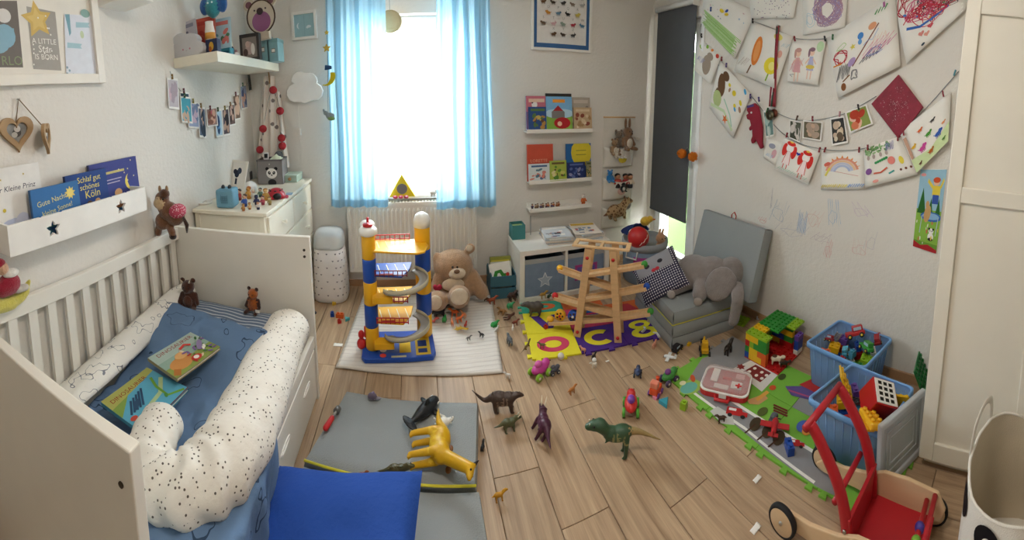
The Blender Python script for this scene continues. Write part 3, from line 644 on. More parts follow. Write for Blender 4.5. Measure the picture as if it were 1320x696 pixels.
back.matrix_world = tr(2.075, 1.88, .475) @ rot(0, math.radians(-75), 0) @ Matrix.Rotation(PI / 2, 4, 'Z')
MB().tube([(0, -.02, 0), (0, -.025, .035), (0, -.005, .06), (0, .02, .035), (0, .02, 0)], .006, 8, flat=.3).build('carry_loop', M('red_webbing', 'c8412f', .7), back, True, mw=tr(2.13, 1.90, .715))
# grey plush elephant lying on the chair
def P3(x, y, z): return onz(x, y, z)
EL = M('grey_plush', '8d8480', .95, .7, 220, .12, 30, sheen=.4, spec=.1)
def elephant():
    t = thing('plush_elephant', 'large grey plush elephant lying on the grey folding chair', 'plush toy', (1.8, 1.95, .26))
    W = lambda mb, n, m, rm=0: mb.build(n, m, t, True, remesh=rm, mw=Matrix.Identity(4))
    mb = MB(); b0 = P3(900, 352, .37)
    mb.ell(P3(897, 350, .37), (.13, .16, .115)).ell(P3(918, 352, .38), (.12, .13, .12)).ell(P3(942, 350, .40), (.105, .10, .105))
    mb.cap(P3(890, 362, .33), P3(868, 372, .305), .055, .048).cap(P3(905, 366, .34), P3(902, 380, .305), .06, .052).cap(P3(878, 352, .33), P3(884, 364, .30), .045, .045)
    mb.tube(spline([P3(950, 368, .36), P3(951, 385, .32), P3(949, 398, .25), P3(946, 412, .18), P3(944, 416, .15)], 5), [.045] * 5 + [.04] * 6 + [.036] * 6 + [.032] * 4, 12)
    W(mb, 'body', EL, .011)
    # ears: flat soft discs hanging beside the head
    for c, n, s_ in ((P3(928, 366, .385), Vector((-.75, -.55, .35)), 1.), (P3(966, 352, .36), Vector((-.6, -.6, .2)), .8)):
        z = n.normalized(); x = Vector((0, 0, 1)).cross(z).normalized(); y = z.cross(x); R = Matrix((x, y, z)).transposed().to_4x4()
        W(MB().ell((0, 0, 0), (.095 * s_, .12 * s_, .02)).ell((.03 * s_, .03, .0), (.07 * s_, .08 * s_, .018)).at(), 'ear', EL, 0).matrix_world = tr(c) @ R @ Matrix.Rotation(-.5, 4, 'Z')
    for c in (P3(868, 373, .302), P3(902, 382, .30)):
        W(MB().ell(c + Vector((-.042, -.03, -.012)), (.012, .03, .03), rot(0, 0, .7)), 'foot_pad', M('pale_plush', 'a39a94', .95, .5, 220))
elephant()
# navy dotted cushion with an animal face
def face_cushion():
    c = P3(850, 355, .37); t = thing('face_cushion', 'navy cushion with white dots and a grey animal face on the folding chair', 'cushion', mw=tr(c) @ frame(Vector((.62, -.62, .28)).normalized(), Vector((-.62, -.42, .52)).normalized() - Vector((.62, -.62, .28)).normalized() * Vector((.62, -.62, .28)).normalized().dot(Vector((-.62, -.42, .52)).normalized()), (0, 0, 0), .28))
    o = cushion(.34, .30, .10, 22, .006).build('cover', Mpat('navy_dot_cotton', '35344a', 'd8d4dc', 'dots', 62, .24, rand=.0, sc=(1, 1, 0), bump=.1), t, True)
    def top(x, y):
        a, b = x / .17, y / .15; return .05 * max((1 - abs(a) ** 3.2) * (1 - abs(b) ** 3.2), 0) ** .45 + .003
    mb = MB('8b8a92').grid(lambda u, v: ((u - .5) * .27, .02 + v * .115, top((u - .5) * .27, .02 + v * .115) + .001), 12, 6)
    mb.build('face_patch', M('grey_felt', '8f8e94', .9, .3, 200), t, True)
    for x in (-.05, .05): MB().at(tr(x, .075, top(x, .075))).ell((0, 0, 0), (.02, .015, .004)).build('eye', M('dark_felt', '2c2b33', .9), t, True)
    MB().at(tr(.0, .035, top(0, .035))).ell((-.014, 0, 0), (.017, .013, .006)).ell((.014, 0, 0), (.017, .013, .006)).build('nose', M('red_felt', 'b5303c', .9), t, True)
face_cushion()
# ================================================================== fold-out floor mattress in the front
gm_ = thing('folding_mattress', 'grey fold-out floor mattress with yellow zip beside the cot', 'mattress', (0, 0, 0))
def quadslab(c4, z0, z1, name, nseg=20):
    a, b, c, d = (Vector((p[0], p[1], 0)) for p in c4)
    f = lambda u, v: a.lerp(b, u).lerp(d.lerp(c, u), v)
    def top(u, v):
        p = f(u, v); e = min(u, 1 - u, v, 1 - v); return (p.x, p.y, z1 - .016 * math.exp(-e * 26) + .006 * nz(p.x, p.y, 1, 5))
    mb = MB(); mb.grid(top, nseg, nseg); mb.grid(lambda u, v: (f(1 - u, v).x, f(1 - u, v).y, z0), nseg, nseg)
    for k, g in enumerate((lambda u: (u, 0), lambda u: (1, u), lambda u: (1 - u, 1), lambda u: (0, 1 - u))):
        def side(u, v, g=g):
            uu, vv = g(u); q = Vector(top(uu, vv)); o = (q - Vector((f(.5, .5).x, f(.5, .5).y, q.z))).normalized() * (.008 * math.sin(PI * v)); return (q.x + o.x, q.y + o.y, z0 + (q.z - z0) * v)
        mb.grid(side, nseg, 4)
    return mb.build(name, GF, gm_, True)
quadslab((onz(393, 590, .11), onz(612, 623, .11), onz(615, 517, .11), onz(447, 502, .11)), .001, .115, 'upper_section')
quadslab((onz(345, 700, .11) - Vector((0, .12, 0)), onz(620, 700, .1) - Vector((-.02, .3, 0)), onz(617, 629, .11), onz(391, 596, .11)), .001, .108, 'lower_section')
mbz = MB(); A, Bq = onz(392, 593, .112), onz(614, 626, .112); mbz.tube([A, A.lerp(Bq, .5) + Vector((0, -.002, 0)), Bq], .006, 8, flat=.6).build('zip', YZ, gm_, True)
bp = cushion(.56, .44, .15, 28, .012, 4).build('floor_pillow', M('royal_blue_cotton', '1d4a9e', .85, .3, 60, .08, 5), smooth=True)
bp.matrix_world = tr(-.295, 1.03, .205) @ rot(.10, -.16, -.07); tag(bp, 'plain royal blue pillow lying on the grey floor mattress', 'pillow')
# ================================================================== quilted mat with toy garage and teddy
def qmat():
    c = [onz(433, 475), onz(649, 482), onz(633, 382), onz(470, 378)]
    f = lambda u, v: c[0].lerp(c[1], u).lerp(c[3].lerp(c[2], u), v)
    def fn(u, v):
        p = f(u, v); return (p.x, p.y, .014 + .0035 * abs(math.sin(v * 60)) ** .5 + .004 * nz(p.x, p.y, 0, 6) - .008 * (min(u, 1 - u, v, 1 - v) < .008))
    return MB().grid(fn, 40, 120, .010)
tag(qmat().build('quilted_mat', Mpat('quilt_cotton', 'd9d2c8', 'cbc3ba', 'stripes', 8.5, .14, dir='Y', dist=1.5, bump=.2), smooth=True), 'off-white quilted play mat under the toy garage and teddy bear', 'mat')
YE = M('toy_yellow', 'efb321', .35); BLU = M('toy_blue', '1f4fae', .35); RED = M('toy_red', 'c62a2c', .35); WHT = M('toy_white', 'f0efe8', .35); GRY = M('toy_grey', '9a968e', .45); GRN = M('toy_green', '3f9a3c', .4)
def garage():
    z0 = .02; t = thing('toy_garage', 'tall yellow and blue plastic toy parking garage with spiral ramps', 'toy garage', (-.135, 2.265, z0), .06)
    MB().prism([(-.21, -.13), (.2, -.13), (.22, -.09), (.22, .14), (-.16, .15), (-.23, .06), (-.23, -.1)], 0, .03).build('base', BLU, t, bev=.006)
    a = Art(.0305); a.rect(.0, -.08, .07, .02, 'e8c53a'); a.rect(.1, -.11, .19, .08, 'd9bb3f'); a.rect(.115, -.09, .17, -.05, '2a3f7d'); a.rect(.115, -.03, .17, .03, '2a3f7d'); a.ov(-.1, -.05, .02, .02, 'f0efe8'); a.ov(-.1, -.1, .02, .018, 'e34a3a'); a.rect(-.05, -.122, .04, -.105, 'c9c49a'); a.build('base_print', PRINT, t)
    H_ = .80
    def tower(x, y, r, top):
        n = 0
        for k in range(5):
            za, zb_ = .03 + k * .145, .03 + (k + 1) * .145
            MB().at(tr(x, y, 0)).lathe([(r * .93, za), (r, za + .006), (r, zb_ - .006), (r * .93, zb_)], 20).build('tower_segment', YE if k % 2 == 0 else BLU, t, True)
        c = MB().at(tr(x, y, 0))
        if top: c.lathe([(r, .755), (r * 1.35, .765), (r * 1.35, .79), (r * 1.0, .805), (0, .81)], 20)
        else: c.lathe([(r * 1.02, .755), (r * 1.05, .80), (r * .85, .83), (r * .4, .845), (0, .848)], 20)
        return c.build('tower_cap', WHT, t, True)
    tower(-.165, -.02, .042, True); tower(.17, .10, .05, False); tower(-.175, .09, .035, True)
    kn = MB().at(tr(-.165, -.02, .81)).cyl((0, 0, 0), (0, 0, .012), .03).bb((-.006, -.03, .012), (.006, .03, .018)).cyl((.0, .026, .012), (0, .026, .045), .008).build('crank', RED, t, True)
    for k, z in enumerate((.655, .50, .335, .20)):
        MB().prism([(-.15, -.05), (.12, -.11), (.17, -.09), (.2, .0), (.18, .12), (-.15, .14)] if k == 0 else [(-.15, -.04), (.03, -.07), (.08, .02), (.1, .13), (-.16, .13)], z, z + .012).build('parking_deck', YE if k != 1 else M('toy_blue2', '2a56b0', .35), t, bev=.003)
        a = Art(z + .0125)
        for q in range(4): a.line([(-.1 + q * .055, -.01), (-.12 + q * .055, .1)], .006, 'fff6d0' if k else 'f6e9b0')
        a.rect(-.02 if k == 0 else -.1, -.05, .1 if k == 0 else -.02, .02 if k == 0 else -.03, 'f4ecd0' if k == 0 else 'b5392c'); a.build('deck_print', PRINT, t)
        mb = MB()
        y_ = .125 if k == 0 else -.055; x0, x1 = (-.13, .09) if k == 0 else (-.13, .06)
        for hh in (.018, .045): mb.cyl((x0, y_, z + hh), (x1, y_ - (0 if k == 0 else .015), z + hh), .0035, n=6)
        for q in range(8): mb.cyl((x0 + q * (x1 - x0) / 7, y_ - (0 if k == 0 else .015 * q / 7), z + .008), (x0 + q * (x1 - x0) / 7, y_ - (0 if k == 0 else .015 * q / 7), z + .048), .0032, n=6)
        mb.build('railing', RED if k != 1 else M('dark_red_rail', '7d2530', .4), t)
    for z in (.335, .045):     # two curling ramps on the open side
        def rp(u, v, z=z, o=0):
            a_ = -PI * .95 + u * PI * 1.3; r = .085 + .055 * v; return (.05 + r * math.cos(a_) * 1.0, -.035 + r * math.sin(a_) * .8, z + .07 + u * .085)
        MB().grid(rp, 28, 3, .008).build('ramp', GRY, t, True)
        MB().grid(lambda u, v: (rp(u, 1)[0] * 1.0 + .002, rp(u, 1)[1], rp(u, 1)[2] - .004 + v * .03), 28, 2, .004).build('ramp_wall', M('ramp_edge', 'c9c2a6', .4), t, True)
        MB().bb((-.15, -.10, z + .02), (-.03, -.03, z + .06)).build('ramp_foot', YE, t, bev=.004)
    MB().bb((-.2, .03, .05), (-.19, .05, .30)).bb((-.215, -.03, .1), (-.2, -.01, .17)).build('lift_rail', RED, t, bev=.003)
    p = MB('c62a2c').at(tr(-.235, -.01, .05)).ell((0, 0, 0), (.03, .03, .035)).ell((.0, 0, .06), (.02, .02, .028)).build('lift_cabin', RED, t, True)
garage()
def teddy():
    Y = 2.80; q = lambda x, y, dy=0: onb(x, y, Y + dy); t = thing('teddy_bear', 'big light brown teddy bear with cream snout leaning on the radiator', 'teddy bear', (.24, 2.8, .02))
    I = Matrix.Identity(4); FUR = M('teddy_plush', 'b08d6c', .95, .8, 160, .14, 40, sheen=.4, spec=.1); PALE = M('cream_plush', 'd9c8b0', .95, .5, 160, .08, 40, sheen=.4, spec=.1)
    mb = MB(); mb.ell(q(588, 369), (.145, .115, .13)).ell(q(584, 342), (.155, .125, .125))
    mb.ell(q(606, 320), (.042, .03, .042)).ell(q(563, 334), (.035, .03, .06))
    mb.cap(q(608, 355, -.02), q(621, 377, -.05), .055, .055).cap(q(566, 358, -.03), q(561, 380, -.06), .05, .05)
    mb.cap(q(575, 386, -.02), q(563, 388, -.18), .065, .075).cap(q(590, 386, -.02), q(592, 382, -.22), .07, .082)
    mb.build('body', FUR, t, remesh=.013, mw=I)
    MB().ell(q(589, 352, -.105), (.065, .045, .045)).build('snout', PALE, t, True, mw=I)
    MB().ell(q(589, 350, -.15), (.022, .012, .016)).build('nose', M('brown_felt', '7a5f4a', .9, .3, 100), t, True, mw=I)
    for x in (584, 590): MB().ell(q(x - .5, 344.5, -.122), .008).build('eye', M('black_bead', '15120f', .2), t, True, mw=I)
    MB().ell(q(584, 367, -.115), (.085, .012, .05)).build('belly_patch', PALE, t, True, mw=I)
    MB().ell(q(605, 320, -.03), (.026, .008, .026)).build('inner_ear', PALE, t, True, mw=I)
    MB().ell(q(592, 382.5, -.292), (.062, .016, .062)).build('foot_sole', PALE, t, True, mw=I); MB().ell(q(561, 390, -.24), (.05, .016, .055)).build('foot_sole', PALE, t, True, mw=I)
    MB().heart if 0 else None
    h = MB().at(tr(q(564, 371, -.12)) @ rot(PI / 2, 0, 0)); p = [(16 * math.sin(a) ** 3 / 17, (13 * math.cos(a) - 5 * math.cos(2 * a) - 2 * math.cos(3 * a) - math.cos(4 * a)) / 17) for a in [2 * PI * k / 20 for k in range(20)]]
    h.prism([(.035 * x, .032 * y) for x, y in p], -.012, .012).build('red_heart', M('red_plush', 'a3203a', .9, .4, 160), t, True, bev=.008, mw=I)
teddy()
# ================================================================== nappy bin by the curtain
def nappy_bin():
    c = onz(425, 376) + Vector((0, .02, 0)); t = thing('nappy_bin', 'white nappy bin with grey heart print standing beside the radiator', 'bin', (c.x + .035, 2.95, 0)); n = 40
    def sup(r, z, k): return [(r * abs(math.cos(a)) ** .6 * (1 if math.cos(a) > 0 else -1), r * abs(math.sin(a)) ** .6 * (1 if math.sin(a) > 0 else -1), z) for a in [2 * PI * j / k for j in range(k)]]
    def stack(L): 
        mb = MB(); vs = []; 
        for r, z in L: vs += sup(r, z, n)
        return mb.add(vs, [(i * n + j, i * n + (j + 1) % n, (i + 1) * n + (j + 1) % n, (i + 1) * n + j) for i in range(len(L) - 1) for j in range(n)] + [tuple(range(n - 1, -1, -1)), tuple(range((len(L) - 1) * n, len(L) * n))])
    stack([(.125, .0), (.138, .01), (.14, .05), (.128, .30), (.12, .43)]).build('body', M('bin_white', 'e4dfdc', .4), t, True)
    stack([(.121, .43), (.122, .45), (.115, .52), (.10, .555), (.06, .565), (.01, .567)]).build('lid', M('bin_lid', 'cfd3d4', .35), t, True)
    MB().bb((-.03, -.127, .44), (.03, -.118, .455)).build('latch', M('bin_lid', 'cfd3d4'), t, bev=.002)
    hp = [(16 * math.sin(a) ** 3 / 17, (13 * math.cos(a) - 5 * math.cos(2 * a) - 2 * math.cos(3 * a) - math.cos(4 * a)) / 17) for a in [2 * PI * k / 14 for k in range(14)]]
    mb = MB('8a8488')
    for k in range(7):
        z = .07 + k * .055
        for j in range(16):
            a = 2 * PI * (j + .5 * (k % 2)) / 16; r = .14 - .02 * (z - .05) / .38; ca, sa = math.cos(a), math.sin(a); R = 1.0
            x, y = r * abs(ca) ** .6 * (1 if ca > 0 else -1), r * abs(sa) ** .6 * (1 if sa > 0 else -1)
            ax, ay = r * abs(math.cos(a + .05)) ** .6 * (1 if math.cos(a + .05) > 0 else -1), r * abs(math.sin(a + .05)) ** .6 * (1 if math.sin(a + .05) > 0 else -1)
            tx = Vector((ax - x, ay - y, 0)).normalized(); no = Vector((tx.y, -tx.x, 0))
            mb.add([Vector((x, y, z)) + no * .0015 + tx * (.0085 * u) + Vector((0, 0, .0085 * v)) for u, v in hp], [tuple(range(14))])
    mb.build('heart_print', PRINT, t)['kind'] = 'stuff'
nappy_bin()
# ================================================================== small crate of books in front of the cube shelf
def book_crate():
    TE = M('teal_paint', '3f6c7c', .6, .1, 60, .1); t = thing('book_crate', 'small teal wooden crate of picture books beside the cube shelf', 'crate', (.665, 2.93, 0), -.06); w, d, h = .20, .22, .2
    for x in (-w / 2, w / 2 - .01): MB().bb((x, -d / 2, 0), (x + .01, d / 2, h)).build('side_board', TE, t, bev=.002)
    for z0, z1 in ((.0, .085), (.1, .185)):
        for y in (-d / 2 - .008, d / 2): MB().bb((-w / 2 - .004, y, z0), (w / 2 + .004, y + .008, z1)).build('slat', TE, t, bev=.002)
    MB().bb((-w / 2, -d / 2, .002), (w / 2, d / 2, .01)).build('bottom_board', TE, t)
    base = t.matrix_world.copy()
    def art1(a, w, h):
        a.rect(0, 0, w, h, 'efece2'); a.line([(w * .2, h * .35), (w * .3, h * .6), (w * .5, h * .62), (w * .6, h * .42), (w * .75, h * .4)], .03, '3f8a3a'); a.ov(w * .82, h * .42, .014, .016, 'c23b30'); a.line([(w * .1, h * .12), (w * .9, h * .12)], .008, 'b8402f')
    def art2(a, w, h): a.rect(0, 0, w, h, '9a9c48'); a.rect(.01, h * .6, w - .01, h * .9, 'd8c84a'); a.ov(w / 2, h * .35, .03, .03, 'b5482e')
    def art3(a, w, h): a.rect(0, 0, w, h, 'cfd0c4'); a.rect(.01, h * .6, w - .01, h * .9, '8f9f8a')
    for k, (art, col, dy, hh, til, lab) in enumerate(((art1, 'e9e4d8', -.075, .17, .22, 'white picture book with a curled green shape at the front of the teal crate'), (art3, 'b8bcb0', -.03, .24, .1, 'pale grey book in the middle of the teal crate'), (art2, '7d8040', .02, .27, .05, 'olive green book at the back of the teal crate'), (None, '5b6f55', .05, .255, .03, 'dark green book wedged last in the teal crate'))):
        book('picture_book', lab, .17, hh, .016, col, base @ tr(-.088, dy, .09 if k == 0 else .02) @ rot(PI / 2 - til, 0, .0) @ rot(0, 0, .12 if k == 0 else 0), art, 'books in the teal crate')
book_crate()
# ================================================================== fabric toy basket near the balcony door
def toy_basket():
    c = Vector((1.90, 2.72, 0)); t = thing('toy_basket', 'blue grey fabric toy basket full of toys beside the balcony door', 'basket', c); FB = M('basket_felt', '7f8fa2', .9, .4, 120, .1, 15)
    MB().lathe([(.0, .004), (.175, .004), (.185, .02), (.20, .36), (.192, .362), (.176, .03), (0, .018)], 36).build('body', FB, t, True)
    MB().lathe([(.202, .30), (.206, .335), (.204, .365), (.188, .365), (.19, .33)], 36).build('rim_band', M('basket_band', '9fa3a6', .9, .3, 120), t, True)
    a = MB('b04a8c').at(rot(0, 0, -2.2)); a.grid(lambda u, v: ((.203) * math.cos((u - .5) * .9), .203 * math.sin((u - .5) * .9), .12 + v * .14), 10, 4); a.build('pink_panel', PRINT, t, True)
    for s_ in (-2.7, .5): MB().at(rot(0, 0, s_)).tube([(.205, -.05, .31), (.225, -.05, .25), (.225, .05, .25), (.205, .05, .31)], .007, 8).build('handle', M('rope_handle', 'c9c4ba', .9), t, True)
    I = Matrix.Identity(4)
    bl_ = thing('toy_ball', 'red ball with white scribble marks in the fabric basket', 'ball', onb(823, 306, 2.64)); MB().ell((0, 0, 0), .092, None, 24, 16).build('ball_skin', M('red_rubber', 'bd2a2a', .35), bl_, True)
    a = MB('f0e6dc')
    for k in range(3):
        th = -1.9 + k * .35; a.tube([Vector((math.cos(th + .2 * s) * math.cos(-.3 + .25 * k + .1 * s), math.sin(th + .2 * s) * math.cos(-.3 + .25 * k), math.sin(-.3 + .3 * k + .3 * s))).normalized() * .093 for s in (-.6, -.2, .2, .6)], .0025, 6)
    a.build('white_mark', PRINT, bl_)
    tag(MB().grid(lambda u, v: (1.74 + .26 * u, 2.78 + .1 * v + .02 * math.sin(u * 8), .40 + .09 * math.sin(PI * u) * (1 - .6 * v) + .02 * nz(u, v, 0, 6)), 18, 10, .012).build('blue_cloth', M('navy_cloth', '23356e', .9, .4, 120), smooth=True), 'dark blue cloth bundled behind the red ball in the basket', 'cloth')
    y_ = thing('plush_duck', 'yellow plush duck peeking out above the red ball', 'plush toy', onb(832, 285, 2.72)); MB('d9b13a').ell((0, 0, 0), (.05, .04, .042)).ell((.035, -.02, .02), .03).build('body', PLUSH, y_, remesh=.006); MB('d97a2a').ell((.06, -.04, .018), (.018, .012, .007)).build('beak', PLUSH, y_, True)
    d_ = thing('plush_rabbit', 'beige plush rabbit sitting in the basket beside the red ball', 'plush toy', onb(851, 312, 2.60)); MB('c79a72').ell((0, 0, -.05), (.045, .04, .06)).ell((0, -.005, .035), .045).cap((.015, 0, .07), (.03, .0, .11), .012, .01).cap((-.015, 0, .07), (-.005, .0, .115), .012, .01).build('body', PLUSH, d_, remesh=.006)
    for s_ in (-.016, .016): MB('1a1512').ell((s_, -.047, .045), .005).build('eye', PAINT, d_, True)
toy_basket()
# ================================================================== teal box and magazine piles on the cube shelf
tb = thing('desk_box', 'teal cardboard box standing on the corner of the cube shelf', 'box', (.82, 3.0, kz + .001)); TEAL = M('teal_card', '3f7f80', .7, .05, 80)
for a, b in (((-.055, -.055, 0), (.055, -.052, .12)), ((-.055, .052, 0), (.055, .055, .12)), ((-.055, -.052, 0), (-.052, .052, .12)), ((.052, -.052, 0), (.055, .052, .12)), ((-.052, -.052, 0), (.052, .052, .004))):
    MB().bb(a, b).build('panel', TEAL, tb)
MB('7fa06a').bb((-.048, -.04, .005), (.048, .04, .1)).build('paper_filling', M('green_paper', '86a26c', .8), tb)
def pile(cx, cy, n, lab, grp):
    r = random.Random(int(cx * 100)); z = kz + .001
    for k in range(n):
        t_ = r.uniform(.005, .012); w, h = r.uniform(.20, .23), r.uniform(.25, .29); col = r.choice(['e6e2da', 'cfd4d8', 'b9c2c8', 'd8c9b8', '9fb0c0', 'e8ddd0'])
        def art(a, w, h, col=col):
            a.rect(0, 0, w, h, col); a.rect(.01, h - .06, w - .01, h - .012, r.choice(['c14a3a', '47647f', 'd6b040', 'f2f0ea']))
            for q in range(14): a.rect(*(lambda x, y: (x, y, x + r.uniform(.02, .06), y + r.uniform(.01, .04)))(r.uniform(.01, w - .08), r.uniform(.01, h - .12)), r.choice(['8d8f93', 'd8d2c8', 'b8564a', '6f87a0', 'f4f2ec', '55585e']))
        top = k == n - 1
        book('magazine', lab if not top else lab.replace('magazine in', 'topmost magazine of'), w, h, t_, col, tr(cx, cy, z) @ rot(0, 0, r.uniform(-.25, .2)) @ tr(-w / 2, -h / 2, 0), art if k >= n - 1 else None, grp)
        z += t_ + .0006
pile(1.12, 2.875, 7, 'thin magazine in the pile near the teal box on the cube shelf', 'magazines near the teal box')
pile(1.385, 2.885, 6, 'thin magazine in the pile near the fabric basket on the cube shelf', 'magazines near the basket')
# ================================================================== foam letter tiles
def puzzle(w, h, n=4, k=.022, seed=0, sides=(1, 1, 1, 1)):
    """outline of an interlocking foam tile, local 0..w x 0..h"""
    r = random.Random(seed); out = []
    def edge(a, b, on, inv):
        a = Vector(a); b = Vector(b); d = (b - a); L = d.length; d.normalize(); nrm = Vector((d.y, -d.x)); pts = [a]
        if on:
            for i in range(n):
                c = (i + .5) / n * L; s = L / n * .22
                kk = k * (1 if (i + inv) % 2 == 0 else -1) * .5 + k * .5
                if kk > 1e-6: pts += [a + d * (c - s * .8), a + d * (c - s * 1.25) + nrm * kk, a + d * (c + s * 1.25) + nrm * kk, a + d * (c + s * .8)]
        return pts
    for (a, b, o) in (((0, 0), (w, 0), 0), ((w, 0), (w, h), 1), ((w, h), (0, h), 2), ((0, h), (0, 0), 3)): out += edge(a, b, sides[o], 1 if o in (2, 3) else 0)
    return [(p.x, p.y) for p in out]
EVA = {c: M('foam_' + c, h, .75, .2, 300, .05, 20) for c, h in dict(yellow='e6d92e', purple='4b2a86', pink='cf3f63', red='c83c46', orange='dd6a34', teal='3fae92', blue='2f5fb0').items()}
O_ = Vector((.66, 2.06, 0)); fx = Vector((.955, -.155, 0)).normalized(); fy = Vector((-fx.y, fx.x, 0))
def letter_pts(ch):
    c = lambda x, y, rx, ry, n=24: [(x + rx * math.cos(2 * PI * k / n), y + ry * math.sin(2 * PI * k / n)) for k in range(n)]
    return {'O': (c(.15, .15, .085, .095), c(.15, .15, .045, .055)), '8': None}.get(ch)
def foam_tile(i, j, col, ch, lc, label):
    s = .31; p = O_ + fx * (i * s) + fy * (j * .25); ky = (.25 if j < 2 else .145) / s; t = thing('foam_letter_tile', label, 'foam tile', group='foam letter tiles', mw=tr(p.x, p.y, .0005) @ rot(0, 0, math.atan2(fx.y, fx.x)) @ Matrix.Diagonal((1, ky, 1, 1)))
    MB().prism(puzzle(s - .004, s - .004, 4, .026, i * 7 + j, (j == 0, i == 2, 0, i == 0)), 0, .011).build('tile', EVA[col], t)
    m = EVA[lc]; z0, z1 = .0105, .0128; mb = MB()
    R = lambda x, y, rx, ry: [(x + rx * math.cos(2 * PI * k / 28), y + ry * math.sin(2 * PI * k / 28)) for k in range(28)]
    if ch == 'O': mb.ring(R(.152, .152, .105, .095), R(.152, .152, .055, .048), z0, z1)
    elif ch == 'V': mb.prism([(.05, .25), (.11, .25), (.155, .13), (.2, .25), (.26, .25), (.185, .05), (.125, .05)], z0, z1)
    elif ch == 'C':
        a0 = [.9 + k * (2 * PI - 1.8) / 20 for k in range(21)]; mb.prism([(.155 + .105 * math.cos(a), .152 + .1 * math.sin(a)) for a in a0] + [(.155 + .055 * math.cos(a), .152 + .05 * math.sin(a)) for a in reversed(a0)], z0, z1)
    elif ch == '8':
        mb.ring(R(.155, .10, .095, .07), R(.155, .10, .045, .03), z0, z1); mb.ring(R(.155, .215, .08, .06), R(.155, .215, .036, .025), z0, z1 - .0003)
    elif ch == 'A': mb.prism([(.05, .05), (.11, .05), (.13, .1), (.18, .1), (.2, .05), (.26, .05), (.185, .26), (.125, .26)], z0, z1)
    else: mb.prism([(.07, .05), (.13, .05), (.13, .13), (.23, .13), (.23, .18), (.13, .18), (.13, .21), (.24, .21), (.24, .26), (.07, .26)], z0, z1)
    mb.build('letter', m, t)
foam_tile(0, 0, 'yellow', 'O', 'pink', 'yellow foam tile with a pink letter O'); foam_tile(1, 0, 'purple', 'C', 'yellow', 'purple foam tile with a yellow letter C'); foam_tile(2, 0, 'purple', '8', 'yellow', 'purple foam tile with a yellow figure eight')
foam_tile(0, 1, 'yellow', 'V', 'purple', 'yellow foam tile with a purple letter V'); foam_tile(1, 1, 'pink', 'F', 'blue', 'pink foam tile with a blue letter under the marble run'); foam_tile(2, 1, 'orange', 'A', 'red', 'orange foam tile with a red letter by the folding chair')
foam_tile(0, 2, 'teal', 'O', 'orange', 'teal foam tile with an orange letter O by the cube shelf'); foam_tile(1, 2, 'orange', 'V', 'teal', 'orange foam tile with a teal letter by the cube shelf')
